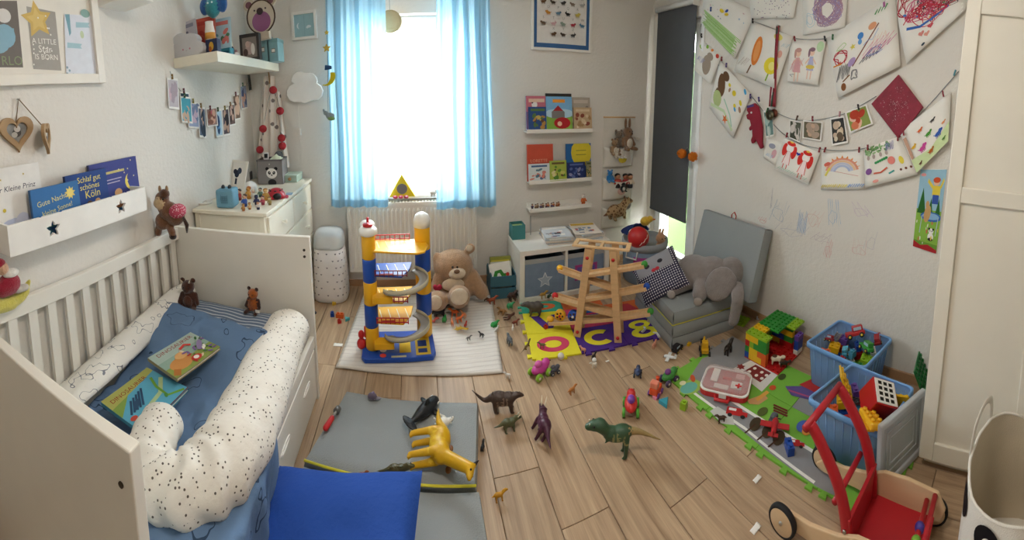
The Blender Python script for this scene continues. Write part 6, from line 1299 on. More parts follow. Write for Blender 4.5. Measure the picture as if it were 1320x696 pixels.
MB().tube([(-.07, -.1, .02), (-.072, -.3, .012), (-.07, -.46, .012)], .002, 6).build('cable', WHITE, cl); MB().bb((-.082, -.40, .004), (-.06, -.34, .02)).build('switch', WHITE, cl, bev=.004)
# hanging mobile in front of the curtain
mo = thing('banana_garland', 'hanging felt garland with a star, a yellow moon and a grey mouse', 'garland', onb(422, 0, 2.92)); I4 = Matrix.Identity(4)
MB().tube([onb(421, -30, 2.92), onb(422, 60, 2.92), onb(423, 150, 2.92)], .0015, 6).build('cord', M('dark_cord', '4a5560', .8), mo, mw=I4)
def ext(art_pts, m, col, name, th=.02): return MB().at(m).prism(art_pts, -th / 2, th / 2).build(name, M('felt_' + col, col, .95, .4, 200), mo, True, bev=.006, mw=I4)
star5 = lambda r, k=.45: [(r * (1 if i % 2 == 0 else k) * math.cos(PI / 2 + PI * i / 5), r * (1 if i % 2 == 0 else k) * math.sin(PI / 2 + PI * i / 5)) for i in range(10)]
ext(star5(.035), fb(onb(421, 62, 2.92)), 'c8a84a', 'felt_star'); ext(star5(.02), fb(onb(421, 42, 2.92)), 'c8a84a', 'small_felt_star')
mp_ = [(math.cos(t) * .075, math.sin(t) * .075) for t in [-2.0 + 2.3 * k / 8 for k in range(9)]] + [(math.cos(t) * .05 - .012, math.sin(t) * .075 + .01) for t in [.2 - 2.0 * k / 8 for k in range(9)]]
ext([(x - .03, y + .02) for x, y in mp_], fb(onb(425, 101, 2.91)), 'c8b820', 'felt_moon'); ext([(-.025, .045), (.03, .05), (.03, .075), (-.02, .085)], fb(onb(423, 98, 2.91)), '2a4a70', 'night_cap')
MB('8f9a9c').at(tr(onb(424, 148, 2.91))).ell((.01, 0, -.01), (.035, .025, .028)).ell((-.025, 0, .015), (.02, .018, .018)).ell((-.04, 0, .035), (.01, .006, .014)).col('7a9a5a').ell((.02, -.01, -.03), (.03, .022, .016)).build('felt_mouse', PLUSH, mo, remesh=.004, mw=I4)
# window sill things
sz = wz0 + .001
yl = thing('triangle_lamp', 'yellow triangular lamp with a grey round centre on the window sill', 'lamp', mw=fb((onb(518, 236, 3.03).x, 3.05, sz))); MB().prism([(-.105, 0), (.105, 0), (0, .185)], -.02, .02).build('body', M('lamp_yellow', 'e6cf2a', .5), yl, bev=.004); MB().cyl((0, .066, .02), (0, .066, .023), .042, n=28).build('grey_centre', M('lamp_grey', '7c7a78', .6), yl)
for x, c, lab in ((509, 'c8405a', 'pink toy shell on the window sill'), (516, 'd04a6a', 'round pink toy on the window sill before the lamp'), (523, 'b84058', 'dark pink toy bead on the window sill')):
    t = thing('sill_trinket', lab, 'trinket', onb(x, 238, 2.99)); t.location.z = sz; MB(c).lathe([(0, .0), (.016, 0), (.02, .008), (.014, .02), (0, .024)], 14).build('body', PAINT, t, True); MB('f0c8d0').ell((0, -.012, .016), (.006, .006, .006)).build('spot', PAINT, t, True)
t = thing('sill_figure', 'small white animal figure at the curtain end of the window sill', 'figure', (onb(558, 236, 3.0).x, 3.0, sz)); MB('e8e4da').ell((0, 0, .035), (.03, .016, .018)).ell((.028, 0, .055), .014).cyl((-.015, 0, .03), (-.015, 0, 0), .007).cyl((.015, 0, .03), (.015, 0, 0), .007).build('body', PAINT, t, remesh=.004); MB('2a2420').ell((.04, -.005, .058), .003).build('eye', PAINT, t)
wo = thing('window_ornament', 'round beige straw ornament hanging at the window pane', 'ornament', mw=fb(onb(503, 28, 3.1))); MB().lathe([(0, 0), (.05, .004), (.085, .002), (.09, .006), (.05, .012), (0, .01)], 28).build('straw_disc', M('straw', 'c9b48a', .9, .6, 90), wo, True); MB().tube([(0, .085, .005), (0, .22, .005)], .0015, 6).build('thread', TW, wo)
# ================================================================== small figures and animals
def figure(p, label, cols, h=.06, rz=0, group=None, cat='figure', name='toy_figure', lie=0):
    """little standing person: trunk with legs and arms, head, hair"""
    t = thing(name, label, cat, group=group, mw=tr(p) @ rot(lie, 0, rz)); s = h / .06
    MB(cols[0]).lathe([(.0, 0), (.011 * s, 0), (.012 * s, .008 * s), (.011 * s, .02 * s)], 12).build('legs', PAINT, t, True)
    MB(cols[1]).lathe([(.0115 * s, .018 * s), (.0125 * s, .026 * s), (.009 * s, .036 * s), (.0, .038 * s)], 12).cap((.011 * s, 0, .032 * s), (.016 * s, -.006 * s, .020 * s), .0042 * s).cap((-.011 * s, 0, .032 * s), (-.016 * s, -.006 * s, .020 * s), .0042 * s).build('trunk', PAINT, t, True)
    MB(cols[2]).ell((0, 0, .047 * s), (.0115 * s, .011 * s, .0115 * s)).build('head', PAINT, t, True); MB(cols[3]).ell((0, .003 * s, .052 * s), (.0122 * s, .0112 * s, .0095 * s)).build('hair', PAINT, t, True)
    MB('1a1614').ell((.004 * s, -.0105 * s, .048 * s), .0014 * s).ell((-.004 * s, -.0105 * s, .048 * s), .0014 * s).build('eyes', PAINT, t)
    return t
def beast(p, rz, label, col, s=.1, legs=.35, neck=.3, tail=.5, head=.16, fat=.2, name='toy_animal', cat='toy animal', belly=None, lie=(0, 0), horns=0, mat=None, ears=0, group=None, biped=False, detail=None, tailup=.1):
    """four legged toy animal facing +x, length about s; eyes (and horns or ears) as parts"""
    mat = mat or PAINT; t = thing(name, label, cat, group=group, mw=tr(p) @ rot(0, 0, rz) @ rot(lie[0], lie[1], 0)); L = s; mb = MB(col); z = L * legs
    if belly: mb.col(belly)
    mb.ell((0, 0, z + L * fat * .5), (L * .3, L * fat * .72, L * fat * .7))
    mb.col(col).ell((-L * .1, 0, z + L * fat * .75), (L * .24, L * fat * .75, L * fat * .72)).ell((L * .14, 0, z + L * fat * .72), (L * .2, L * fat * .68, L * fat * .68))
    hx, hz = L * (.32 + neck * .35), z + L * fat * .75 + L * neck * (.8 if not biped else 1)
    mb.cap((L * .2, 0, z + L * fat * .8), (hx, 0, hz), L * fat * .5, L * head * .62); mb.ell((hx + L * head * .35, 0, hz), (L * head * .85, L * head * .5, L * head * .5)).ell((hx + L * head * .95, 0, hz - L * head * .1), (L * head * .5, L * head * .36, L * head * .32))
    for i, x in ((-1, -L * .2), (1, L * .2)):
        for j in (-1, 1):
            y = j * L * fat * .45
            if biped and i > 0: mb.cap((x, y, z + L * fat * .4), (x + L * .09, y, z + L * .02), L * .03, L * .02); continue
            mb.cap((x, y, z + L * fat * .3), (x + L * .02, y, L * .05), L * fat * .3, L * .048); mb.ell((x + L * .05, y, L * .025), (L * .06, L * .042, L * .028))
    if tail: mb.tube(spline([(-L * .28, 0, z + L * fat * .8), (-L * (.28 + tail * .4), 0, z + L * fat * .5), (-L * (.28 + tail), 0, z + L * tailup)], 5), [L * fat * .45 * (1 - .09 * k) for k in range(11)], 8)
    if detail: detail(mb, L, z, hx, hz)
    mb.build('body', mat, t, remesh=L / 42)
    for j in (-1, 1):
        MB('15120e').ell((hx + L * head * .6, j * L * head * .42, hz + L * head * .2), L * head * .11, None, 8, 5).build('eye', PAINT, t, True)
        if horns: MB('e2d6bc').tube([(hx + L * head * .4, j * L * head * .3, hz + L * head * .3), (hx + L * head * (.9 + horns), j * L * head * .45, hz + L * head * (.8 + horns))], [L * head * .16, L * head * .02], 8).build('horn', PAINT, t, True)
        if ears: MB(col).ell((hx, j * L * head * .45, hz + L * head * .5), (L * head * .15, L * head * .12, L * head * .35 * ears)).build('ear', mat, t, True)
    return t
def fp(x, y, z=0): return onz(x, y, z)
# ================================================================== plush toys on and around the cot
def sitting_plush(p, rz, label, col, belly, s, ears='round', mat=PLUSH, name='plush_toy', dark=None, group=None):
    t = thing(name, label, 'plush toy', group=group, mw=tr(p) @ rot(0, 0, rz)); mb = MB(col)   # faces -y
    mb.ell((0, 0, s * .28), (s * .22, s * .19, s * .28)).ell((0, -s * .02, s * .68), (s * .20, s * .18, s * .19)).ell((0, -s * .17, s * .63), (s * .10, s * .09, s * .08)).col(dark or col)
    for j in (-1, 1): mb.cap((j * s * .14, -s * .05, s * .1), (j * s * .2, -s * .3, s * .075), s * .085, s * .075); mb.cap((j * s * .2, 0, s * .45), (j * s * .28, -s * .1, s * .22), s * .07, s * .065)
    mb.build('body', mat, t, remesh=s / 34)
    for j in (-1, 1):
        c = (j * s * .16, 0, s * .86) if ears == 'round' else (j * s * .1, 0, s * 1.0); MB(dark or col).ell(c, (s * .075, s * .04, s * .075) if ears == 'round' else (s * .06, s * .04, s * .2)).build('ear', mat, t, True)
        MB('14110e').ell((j * s * .07, -s * .19, s * .72), s * .022, None, 8, 6).build('eye', PAINT, t, True)
    MB('2a1a14').ell((0, -s * .255, s * .66), (s * .035, s * .02, s * .025)).build('nose', PAINT, t, True)
    if belly: MB(belly).ell((0, -s * .15, s * .28), (s * .14, s * .06, s * .18)).build('belly', mat, t, True)
    return t
t = sitting_plush(fp(240, 401, .50) + Vector((0, .04, -.005)), .25, 'dark brown shaggy plush monster on the striped pillow by the slats', '4a2a1e', '5a3626', .19)
for j in (-1, 1): MB('d8c8b0').tube([(j * .02, -.035, .165), (j * .028, -.04, .185)], [.006, .001], 6).build('horn', PAINT, t, True)
t = sitting_plush(fp(325, 405, .50) + Vector((0, .03, 0)), -.1, 'small orange and brown plush animal on the striped pillow', 'a85a24', None, .145, dark='3a2018'); MB('e8e4dc').bb((.03, -.04, .02), (.055, -.038, .035)).build('care_tag', PRINT, t)
def pony():
    t = thing('plush_pony', 'brown plush pony with a red saddle cloth on the corner of the cot', 'plush toy', (-1.36, 1.68, .90)); I = Matrix.Identity(4); q = lambda x, y, Y=1.68: onb(x, y, Y)
    MB('7a5238').ell(q(218, 272), (.06, .05, .055)).ell(q(226, 278), (.055, .05, .055)).ell(q(210, 285), (.045, .045, .05)).cap(q(211, 268), q(209, 258), .038, .04).ell(q(209, 256), (.04, .045, .042)).col('c8ac84').ell(q(205, 262, 1.65), (.032, .032, .032)).col('7a5238').cap(q(217, 288), q(222, 300, 1.65), .022, .021).cap(q(206, 288), q(204, 300), .022, .021).col('2a1c14').ell(q(223, 305, 1.65), (.022, .022, .017)).build('body', PLUSH, t, remesh=.006, mw=I)
    for x in (206, 215): MB('a5825e').ell(q(x, 244), (.010, .01, .022)).build('ear', PLUSH, t, True, mw=I)
    MB('5a3a26').ell(q(212, 250, 1.67), (.03, .03, .028)).build('mane', PLUSH, t, True, mw=I); MB('14100c').ell(q(210, 257, 1.633), .006).build('eye', PAINT, t, True, mw=I)
    MB('b0405a').ell(q(229, 272, 1.67), (.045, .056, .04)).build('saddle_cloth', Mpat('saddle_print', 'b5465c', 'e8c8cc', 'dots', 90, .3), t, True, mw=I); MB('3a2418').tube([q(236, 280), q(241, 290), q(241, 300)], [.008, .012, .004], 8).build('tail', PLUSH, t, True, mw=I)
pony()
def doll():
    t = thing('plush_doll', 'small doll with a red coat asleep on a yellow felt moon on the cot rail', 'plush toy', (-1.365, .70, .9)); I = Matrix.Identity(4); q = lambda x, y, X=-1.34: onl(x, y, X)
    MB('d8cc62').tube(spline([q(-10, 395), q(8, 392), q(26, 382), q(39, 360)], 5), [.03] * 8 + [.024] * 5 + [.012, .01, .006], 10).build('felt_moon', PLUSH, t, remesh=.006, mw=I)
    MB('9c1f34').ell(q(12, 366, -1.33), (.035, .05, .045)).ell(q(4, 372, -1.33), (.03, .04, .035)).build('coat', PLUSH, t, remesh=.006, mw=I); MB('dcb090').ell(q(3, 346, -1.33), .026).build('head', PLUSH, t, True, mw=I); MB('9c1f34').ell(q(-1, 340, -1.335), (.024, .026, .02)).build('cap', PLUSH, t, True, mw=I); MB('ebe6dc').ell(q(14, 352, -1.32), (.02, .035, .018)).build('scarf', PLUSH, t, True, mw=I); MB('cfc8bc').cap(q(22, 373, -1.32), q(33, 370, -1.32), .016, .014).build('legs', PLUSH, t, True, mw=I)
doll()
# ================================================================== wall box shelf with star cut-outs and four books
def star_shelf():
    XF = XL + .13; A = onl(12, 318, XF); Bq = onl(188, 254, XF); y0, y1 = A.y, Bq.y; zt, zb_ = (onl(40, 284, XF).z + onl(188, 240, XF).z) / 2, (onl(16, 335, XF).z + onl(188, 268, XF).z) / 2
    h = zt - zb_; w = y1 - y0; m = flw((XL, y0, zb_)); t = thing('star_wall_shelf', 'white wall book box with two star cut-outs above the cot', 'shelf', mw=m); BX = M('box_white', 'f0ede6', .5, .02)
    xs = [onl(69, 294, XF).y - y0, onl(156, 263, XF).y - y0]; hs = h / 2; mb = MB(); x = 0
    for sx in xs:
        mb.bb((x, 0, .118), (sx - hs, h, .13)); x = sx + hs; n = 20; st = []; ou = []
        for k in range(n):
            a = PI / 2 + 2 * PI * k / n; kk = k % 4; r = .036 * (1, .68, .45, .68)[kk]; st.append((sx + r * math.cos(a), hs + r * math.sin(a))); q = hs / max(abs(math.cos(a)), abs(math.sin(a))); ou.append((sx + q * math.cos(a), hs + q * math.sin(a)))
        for k in range(n):   # square the outline at its corners
            pass
        mb.ring(ou, st, .118, .13)
        for cx_, cy_ in ((-1, -1), (1, -1), (1, 1), (-1, 1)): mb.add([(sx + cx_ * hs, hs + cy_ * hs, .13), (sx + cx_ * hs, hs + cy_ * hs * .72, .13), (sx + cx_ * hs * .72, hs + cy_ * hs, .13)], [(0, 1, 2) if cx_ * cy_ < 0 else (0, 2, 1)])
    mb.bb((x, 0, .118), (w, h, .13)); mb.build('front_panel', BX, t)
    MB().bb((0, 0, .001), (w, .012, .118)).build('bottom_panel', BX, t); MB().bb((0, .012, .001), (.012, h, .118)).build('end_panel', BX, t); MB().bb((w - .012, .012, .001), (w, h, .118)).build('end_panel', BX, t); MB().bb((.012, .012, .001), (w - .012, h * .8, .01)).build('back_panel', BX, t)
    def prince(a, w, h): a.rect(0, 0, w, h, 'e9e6e0'); a.text('Der Kleine Prinz', w * .5, h * .72, w * .115, '3a3a4a', shear=.2); a.ov(w * .45, h * .2, w * .3, h * .14, 'c3c9de'); a.ov(w * .6, h * .25, w * .14, h * .14, 'd0d4e6'); [a.star(w * x, h * y, .006, 'c8b060') for x, y in ((.2, .5), (.8, .55), (.3, .85), (.7, .88), (.15, .35))]; a.ov(w * .3, h * .46, .008, .008, 'd8c048')
    def sun(a, w, h): a.rect(0, 0, w, h, '3f73aa'); a.rect(0, 0, w, h * .3, '2f5f90'); a.text('Gute Nacht,', w * .42, h * .72, w * .13, 'e4da8a', .1); a.text('kleine Sonne!', w * .5, h * .52, w * .12, 'e4da8a', .1); a.star(w * .8, h * .78, .03, 'e8d070', .6, n=9); a.ov(w * .8, h * .78, .016, .016, 'f0dc80'); a.ov(w * .55, h * .22, w * .1, h * .14, '8a5238'); a.ov(w * .5, h * .36, w * .06, h * .07, '9a6244'); blobs2(a, w, h * .25, ['3a6a86', '4f8a8a'])
    def koeln(a, w, h): a.rect(0, 0, w, h, '2f4a86'); a.text('Schlaf gut', w * .55, h * .86, w * .15, 'e6d66a'); a.text('schönes', w * .55, h * .71, w * .15, 'e6d66a'); a.text('Köln', w * .6, h * .55, w * .2, 'e6d66a'); a.moon(w * .2, h * .35, w * .16, 'e8d46a', .2); a.ov(w * .5, h * .22, w * .14, h * .12, 'c05a70'); a.ov(w * .7, h * .24, w * .12, h * .12, '6a86b8'); a.ov(w * .5, h * .37, w * .07, h * .06, '6a4a34'); a.ov(w * .7, h * .38, w * .07, h * .06, 'c89a6a'); a.rect(0, 0, w, h * .1, 'd8b860')
    def moonb(a, w, h): a.rect(0, 0, w, h, '434a8a'); a.rect(0, 0, w, h * .25, '3a6a8a'); a.moon(w * .82, h * .52, w * .13, 'e8d46a', .3); a.line([(w * .3, h * .78), (w * .7, h * .78)], .012, 'c8b878'); a.line([(w * .25, h * .64), (w * .62, h * .64)], .005, 'b8b0c8'); a.line([(w * .25, h * .58), (w * .58, h * .58)], .005, 'b8b0c8'); a.ov(w * .52, h * .2, w * .12, h * .14, 'c08a5a'); a.ov(w * .52, h * .36, w * .08, h * .08, 'd8a878'); [a.star(w * R_.uniform(.08, .9), h * R_.uniform(.4, .95), .006, 'e8dca0') for _ in range(8)]
    for lab, px0, px1, ptop, X, col, art, zoff in (('white picture book with lavender figures leaning in the star shelf', -22, 52, 208, XL + .045, 'dcd8d0', prince, 0), ('blue good night picture book in the star shelf', 41, 102, 232, XL + .085, '2f5f90', sun, 0), ('navy city picture book with a moon in the star shelf', 86, 138, 215, XL + .06, '26386a', koeln, 0), ('violet picture book with a moon in the star shelf', 117, 177, 200, XL + .035, '3a3f70', moonb, 0)):
        ya, yb_ = onl(px0, ptop + 30, X).y, onl(px1, ptop + 14, X).y; zt_ = onl((px0 + px1) / 2, ptop + 7, X).z
        book('picture_book', lab, yb_ - ya, zt_ - zb_ - .013, .016, col, flw((X - .012, ya, zb_ + .013), 0, -.04), art, 'books in the star shelf')
star_shelf()
# ================================================================== big picture frame, hearts
fz0 = (onl(131, 112).z + onl(5, 107).z) / 2; fy1 = onl(131, 112).y; fw_ = .92; m = flw((XL, fy1 - fw_, fz0)); fm_ = m.inverted()
def lpx(x, y): q = fm_ @ onl(x, y); return (q.x, q.y)
def frart(a, w, h):
    Q = lambda *p: [lpx(*k) for k in p]
    a.poly(Q((-12, 88), (27, 88), (19, 3), (-18, 3)), '77706a'); a.text('RLO', *lpx(13, 80), .055, '8d9a76'); a.ov(*lpx(4, 48), .05, .05, '8fb4c4'); a.ov(*lpx(-6, 55), .06, .05, '8fb4c4'); a.line(Q((10, 45), (14, 50), (13, 38)), .016, '8fb4c4'); a.ov(*lpx(2, 22), .035, .03, 'dcd8d2')
    a.poly(Q((40, 90), (76, 92), (68, 17), (31, 10)), 'a5a098'); a.star(*lpx(45, 27), .085, 'd2b268', .5, 1.7); a.star(*lpx(45, 27), .055, 'dcc07a', .5, 1.7)
    for s_, x, y, z_ in (('A LITTLE', 54, 55, .034), ('Star', 55, 65, .045), ('IS BORN', 57, 75, .034)): a.text(s_, *lpx(x, y), z_, 'f2eee6', -.02)
    for _ in range(14): x, y = R_.uniform(36, 70), R_.uniform(22, 88); a.ov(*lpx(x, y), .004, .004, 'f2eee6')
    a.poly(Q((82, 102), (121, 105), (116, 22), (79, 20)), 'dcdfe6'); a.poly(Q((80, 20), (86, 48), (88, 44), (86, 20)), '7fa8b4'); a.poly(Q((94, 30), (112, 31), (110, 34), (112, 37), (94, 37)), 'a8c8d0'); a.poly(Q((83, 56), (102, 58), (100, 61), (102, 64), (83, 63)), 'a8c8d0'); a.ov(*lpx(102, 46), .012, .018, 'c8d4b0'); a.ov(*lpx(106, 19), .03, .02, '8fb0a8')
    for x, y in ((83, 88), (86, 92), (83, 96), (87, 98), (91, 97), (90, 101)): a.ov(*lpx(x, y), .006, .006, '8fa8b4')
framed('collage_frame', 'wide white picture frame with a baby picture collage above the hearts', m, fw_, .74, .045, .035, M('frame_cream', 'ece6da', .45), M('mat_board', 'e6e0d4', .8), frart)
hp = [(16 * math.sin(a) ** 3 / 17, (13 * math.cos(a) - 5 * math.cos(2 * a) - 2 * math.cos(3 * a) - math.cos(4 * a)) / 17) for a in [2 * PI * k / 40 for k in range(40)]]
HW = M('heart_wood', 'a98a64', .6, .15, 40, .15, 10)
for lab, x, y, turn, k in (('wooden heart photo frame facing the room on a string', 20, 170, .0, 1.0), ('wooden heart photo frame turned sideways on a string', 53, 176, .75, .9)):
    c = onl(x, y); t = thing('heart_frame', lab, 'heart frame', mw=flw(c + Vector((.03 if turn else .004, 0, 0))) @ Matrix.Rotation(turn, 4, 'Y'), group='hanging wooden hearts'); s = .088 * k
    MB().ring([(u * s, v * s) for u, v in hp], [(u * s * .62, v * s * .60) for u, v in hp], 0, .014).build('wood_heart', HW, t, bev=.003); MB().prism([(u * s * .64, v * s * .62) for u, v in hp], .002, .005).build('photo', M('grey_photo', '8f8e8a', .5, var=.3, vs=25), t)
    a_ = Art(.0052); a_.ov(0, -.005, .022, .018, '5a5856'); a_.ov(.004, .012, .016, .014, 'd8d2cc'); a_.ov(-.012, -.012, .015, .012, 'c8c4be'); a_.build('photo_print', PRINT, t)
    top = onl(22, 128); inv = t.matrix_world.inverted(); MB().tube([(0, s * .35, .006), inv @ (top + Vector((.012, 0, 0)))], .0022, 6).build('string', M('brown_string', '7a6448', .9), t)
tag(MB().cyl(onl(22, 128), onl(22, 128) + Vector((.02, 0, 0)), .003, n=8).build('wall_nail', M('steel')), 'steel nail holding the wooden hearts', 'nail')
q0 = onl(198, 3, XL + .2); ws = thing('floating_shelf', 'white floating shelf above the picture collage', 'shelf', (XL, q0.y, q0.z)); MB().bb((.001, -.2, 0), (.2, 0, .05)).build('board', WHITE, ws, bev=.002)
# ================================================================== floating shelf in the corner with its things
sx1, sy0, sy1, szt = -1.085, 2.01, 3.06, 1.922
sh = thing('floating_shelf', 'thick cream floating shelf in the corner above the dresser', 'shelf', (XL, sy0, szt)); MB().bb((.001, 0, -.062), (sx1 - XL, sy1 - sy0, 0)).build('board', M('shelf_cream', 'e8e2cf', .45), sh, bev=.003)
z = szt + .0008; onS = lambda px_, Y: (onb(px_, 60, Y).x, Y, z)
cl2 = thing('cloud_night_light', 'grey cloud night light with pink cheeks on the corner shelf', 'lamp', mw=fb(onS(241, 2.06)[:2] + (z + .065,))); wN = onb(264, 60, 2.06).x - onb(219, 60, 2.06).x
MB().prism(cloud_outline(wN, .16), -.03, .03).build('body', M('cloud_grey', 'c4c3c4', .4), cl2, True, bev=.02)
for x in (-.012, .038): MB('b8788a').ell((x, -.02, .03), (.006, .006, .003)).build('cheek', PAINT, cl2, True)
MB('9a8a8a').tube([(.008, -.028, .031), (.013, -.031, .031), (.018, -.028, .031)], .0012, 6).build('mouth', PAINT, cl2)
def shelf_book(lab, x0, x1, ytop, Y, col, art, tilt=-.1, roll=0):
    A = onb(x0, 60, Y); w = onb(x1, 60, Y).x - A.x; h = onb((x0 + x1) / 2, ytop, Y).z - z; return book('picture_book', lab, w, h, .014, col, fb((A.x, Y + .014, z), roll, tilt), art, 'books on the corner shelf')
shelf_book('grey paperback leaning behind the cloud night light', 232, 256, 27, 2.17, 'a8a6ae', cover(['b8b4bc', '8a8a9a', '6a6a78'], 'x'), -.1, .1); shelf_book('coral red book standing on the corner shelf', 252, 277, 21, 2.24, 'c8564a', cover(['d0604f', 'c04a40', 'd88070'], 'x')); shelf_book('pale blue book standing on the corner shelf', 276, 297, 22, 2.30, 'a8c8d4', cover(['b4d0da', 'd8807a', '6aa0a8', '4f7a5a'], 'x'))
def boxy(name, lab, cat, px0, px1, ytop, Y, d, col, lid=None, art=None, bev=.003, m=None):
    A = onb(px0, 60, Y); w = onb(px1, 60, Y).x - A.x; h = onb((px0 + px1) / 2, ytop, Y).z - z; t = thing(name, lab, cat, (A.x, Y, z)); MB(col).bb((0, 0, 0), (w, d, h)).build('body', m or PAINT, t, bev=bev)
    if lid: MB(lid).bb((-.002, -.002, h - .025), (w + .002, d + .002, h + .003)).build('lid', PAINT, t, bev=.002)
    if art: a = Art(.0008); art(a, w, h); a.build('print', PRINT, t, mw=fb((A.x, Y, z)))
    return t, w, h
boxy('snack_box', 'navy box with a small yellow figure on the corner shelf', 'box', 265, 280, 50, 2.07, .05, '1f2748', None, lambda a, w, h: (a.ov(w * .5, h * .5, w * .2, h * .3, 'c89a3a'), a.ov(w * .4, h * .3, w * .12, h * .2, 'a85a2a')))
for px0, px1, yt, lab in ((333, 344, 46, 'pale teal filing box next to the photo frame on the corner shelf'), (346, 358, 50, 'pale teal filing box at the end of the corner shelf')): boxy('filing_box', lab, 'box', px0, px1, yt, 2.86, .14, '7fa9b0', '76a0a8', lambda a, w, h: (a.rect(w * .28, h * .38, w * .72, h * .58, '8a8a82'), a.rect(w * .33, h * .42, w * .67, h * .54, 'f0eee6')))
boxy('dark_photo_frame', 'dark framed baby photo on the corner shelf', 'picture frame', 309, 334, 43, 2.62, .05, '3a3735', None, lambda a, w, h: (a.rect(w * .14, h * .1, w * .88, h * .86, '8a8078'), a.ov(w * .5, h * .45, w * .2, h * .25, 'c0a8a0'), a.ov(w * .42, h * .6, w * .12, h * .12, 'd0b4a8'), a.ov(w * .68, h * .4, w * .1, h * .22, 'e8e2da'), a.ov(w * .3, h * .3, w * .12, h * .14, '5a4a48')))
boxy('tissue_pack', 'turquoise packet lying on the corner shelf', 'packet', 280, 296, 62, 2.25, .06, '2f7f8f', None, lambda a, w, h: a.rect(w * .1, h * .3, w * .9, h * .6, '24586e'), .006)
def bottle(lab, px0, Y, r, h, cols, name='bottle'):
    t = thing(name, lab, 'bottle', (onb(px0, 60, Y).x, Y, z)); MB(cols[0]).lathe([(0, 0), (r, 0), (r, h * .55), (r * .5, h * .68), (r * .45, h * .72)], 16).build('body', PAINT, t, True); MB(cols[1]).lathe([(r * .5, h * .7), (r * .5, h * .9), (r * .2, h), (0, h)], 14).build('cap', PAINT, t, True); MB(cols[2]).lathe([(r * 1.02, h * .12), (r * 1.02, h * .45)], 16).build('label_band', PRINT, t, True)
bottle('small spray bottle with a cream nozzle on the corner shelf', 299, 2.38, .014, .105, ('3a3a3e', 'e2dcc8', '6a6a72')); bottle('short pink and white cream jar on the corner shelf', 304, 2.45, .02, .06, ('e6dedc', 'b88a92', 'e0d8d6'), 'cream_jar')
bt = thing('tall_bottle', 'tall white bottle with an orange print behind the navy box', 'bottle', (onb(272, 60, 2.16).x, 2.16, z)); MB('e4ded4').lathe([(0, 0), (.03, 0), (.032, .15), (.026, .19), (.026, .21), (0, .212)], 20).build('body', PAINT, bt, True); MB('d89a4a').lathe([(.0328, .1), (.0328, .14)], 20).build('label_band', PRINT, bt, True)
bp_ = thing('plush_robot', 'blue and teal plush creature sitting on top of the books', 'plush toy', onb(275, 18, 2.24)); MB('3f9aa6').ell((0, 0, .04), (.055, .04, .065)).ell((0, 0, -.005), (.024, .02, .024)).col('2a5fa0').ell((-.06, .0, .055), (.035, .026, .055)).ell((.07, 0, .055), (.036, .026, .06)).build('body', PLUSH, bp_, remesh=.006)
for s_ in (-.015, .015): MB('e8f0f0').ell((s_, -.036, .065), .006).build('eye', PAINT, bp_, True)
bm = thing('bear_mirror', 'wooden bear head mirror with a pink belly disc on the corner shelf', 'decoration', mw=fb(onb(337, 22, 2.80), .06)); WB = M('pale_ply', 'cfc0aa', .6, .1, 40)
el = lambda cx, cy, rx, ry, n=28: [(cx + rx * math.cos(2 * PI * k / n), cy + ry * math.sin(2 * PI * k / n)) for k in range(n)]
MB().prism(el(0, 0, .115, .125), 0, .012).build('head_board', WB, bm, bev=.003); MB().ring(el(0, 0, .118, .128), el(0, 0, .108, .118), .010, .016).build('outline', M('burnt_edge', '4a3628', .7), bm)
for s_ in (-1, 1): MB().prism(el(s_ * .088, .105, .046, .046), -.002, .010).build('ear', WB, bm, bev=.003); MB().prism(el(s_ * .088, .105, .026, .026), .010, .013).build('inner_ear', M('ear_rose', '7a5058' if s_ < 0 else '6a6a70', .6), bm)
MB().prism(el(0, -.035, .075, .075), .012, .016).build('pink_disc', M('mauve_mirror', '9a5f86', .25), bm); MB().prism(el(0, .04, .026, .026), .016, .026).build('nose', M('dark_nose', '45393a', .5), bm, bev=.004)
for s_ in (-.045, .045): MB().prism(el(s_, .055, .007, .007, 12), .012, .016).build('eye', M('dark_nose'), bm)
MB().bb((-.05, -.17, -.03), (.05, -.115, .02)).build('foot', WB, bm, bev=.002)
# photos pegged to a string under the corner shelf
string('thin string with photos sagging under the corner shelf', ((218, 92), (228, 112), (247, 133), (272, 143), (292, 138), (308, 122), (320, 104), (326, 96)), onl_, Vector((.006, 0, 0)), .0015)
ph = ((221, 100, 14, 40, ['d8b8c0', 'b0a0a8'], 'c8c0c4', 'pale pink photo at the shelf end of the photo string'), (236, 118, 12, 30, ['4a6a80', '8aa0b0'], '35505f', 'dark blue photo behind the turquoise framed one'), (237, 124, 14, 34, ['c8a890', '4fa0b0'], '4fa3b4', 'turquoise bordered photo on the string'), (248, 131, 17, 34, ['c8b0c0', '7a8aa8', 'b8c0d8'], '9aa4c0', 'lilac sky photo on the string'), (258, 137, 9, 40, ['2f3a48', 'c8a890'], '5a6478', 'narrow photo of a dark coat on the string'), (270, 140, 14, 24, ['d8a890', '8a5a4a', 'c85a6a'], '9a8078', 'wide photo of several faces on the string'), (280, 142, 9, 36, ['6a9ac8', '2f4a70'], 'b8d0e0', 'light blue photo on the string'), (289, 140, 9, 36, ['2a2a30', 'b89a88'], '5a5058', 'dark photo at the rising end of the string'), (296, 135, 8, 28, ['4a3a3a', 'c8a898'], '6a5a58', 'brown photo beside the dark photo'), (303, 122, 9, 34, ['5a4038', 'd8b8a0'], '7a6458', 'warm brown photo high on the string'), (312, 110, 8, 32, ['4a5a80', 'c8a090'], '8a94b0', 'blue grey photo near the shelf corner'), (320, 95, 7, 24, ['6a6a64', '3a3a38'], '55544f', 'grey photo under the shelf board'))
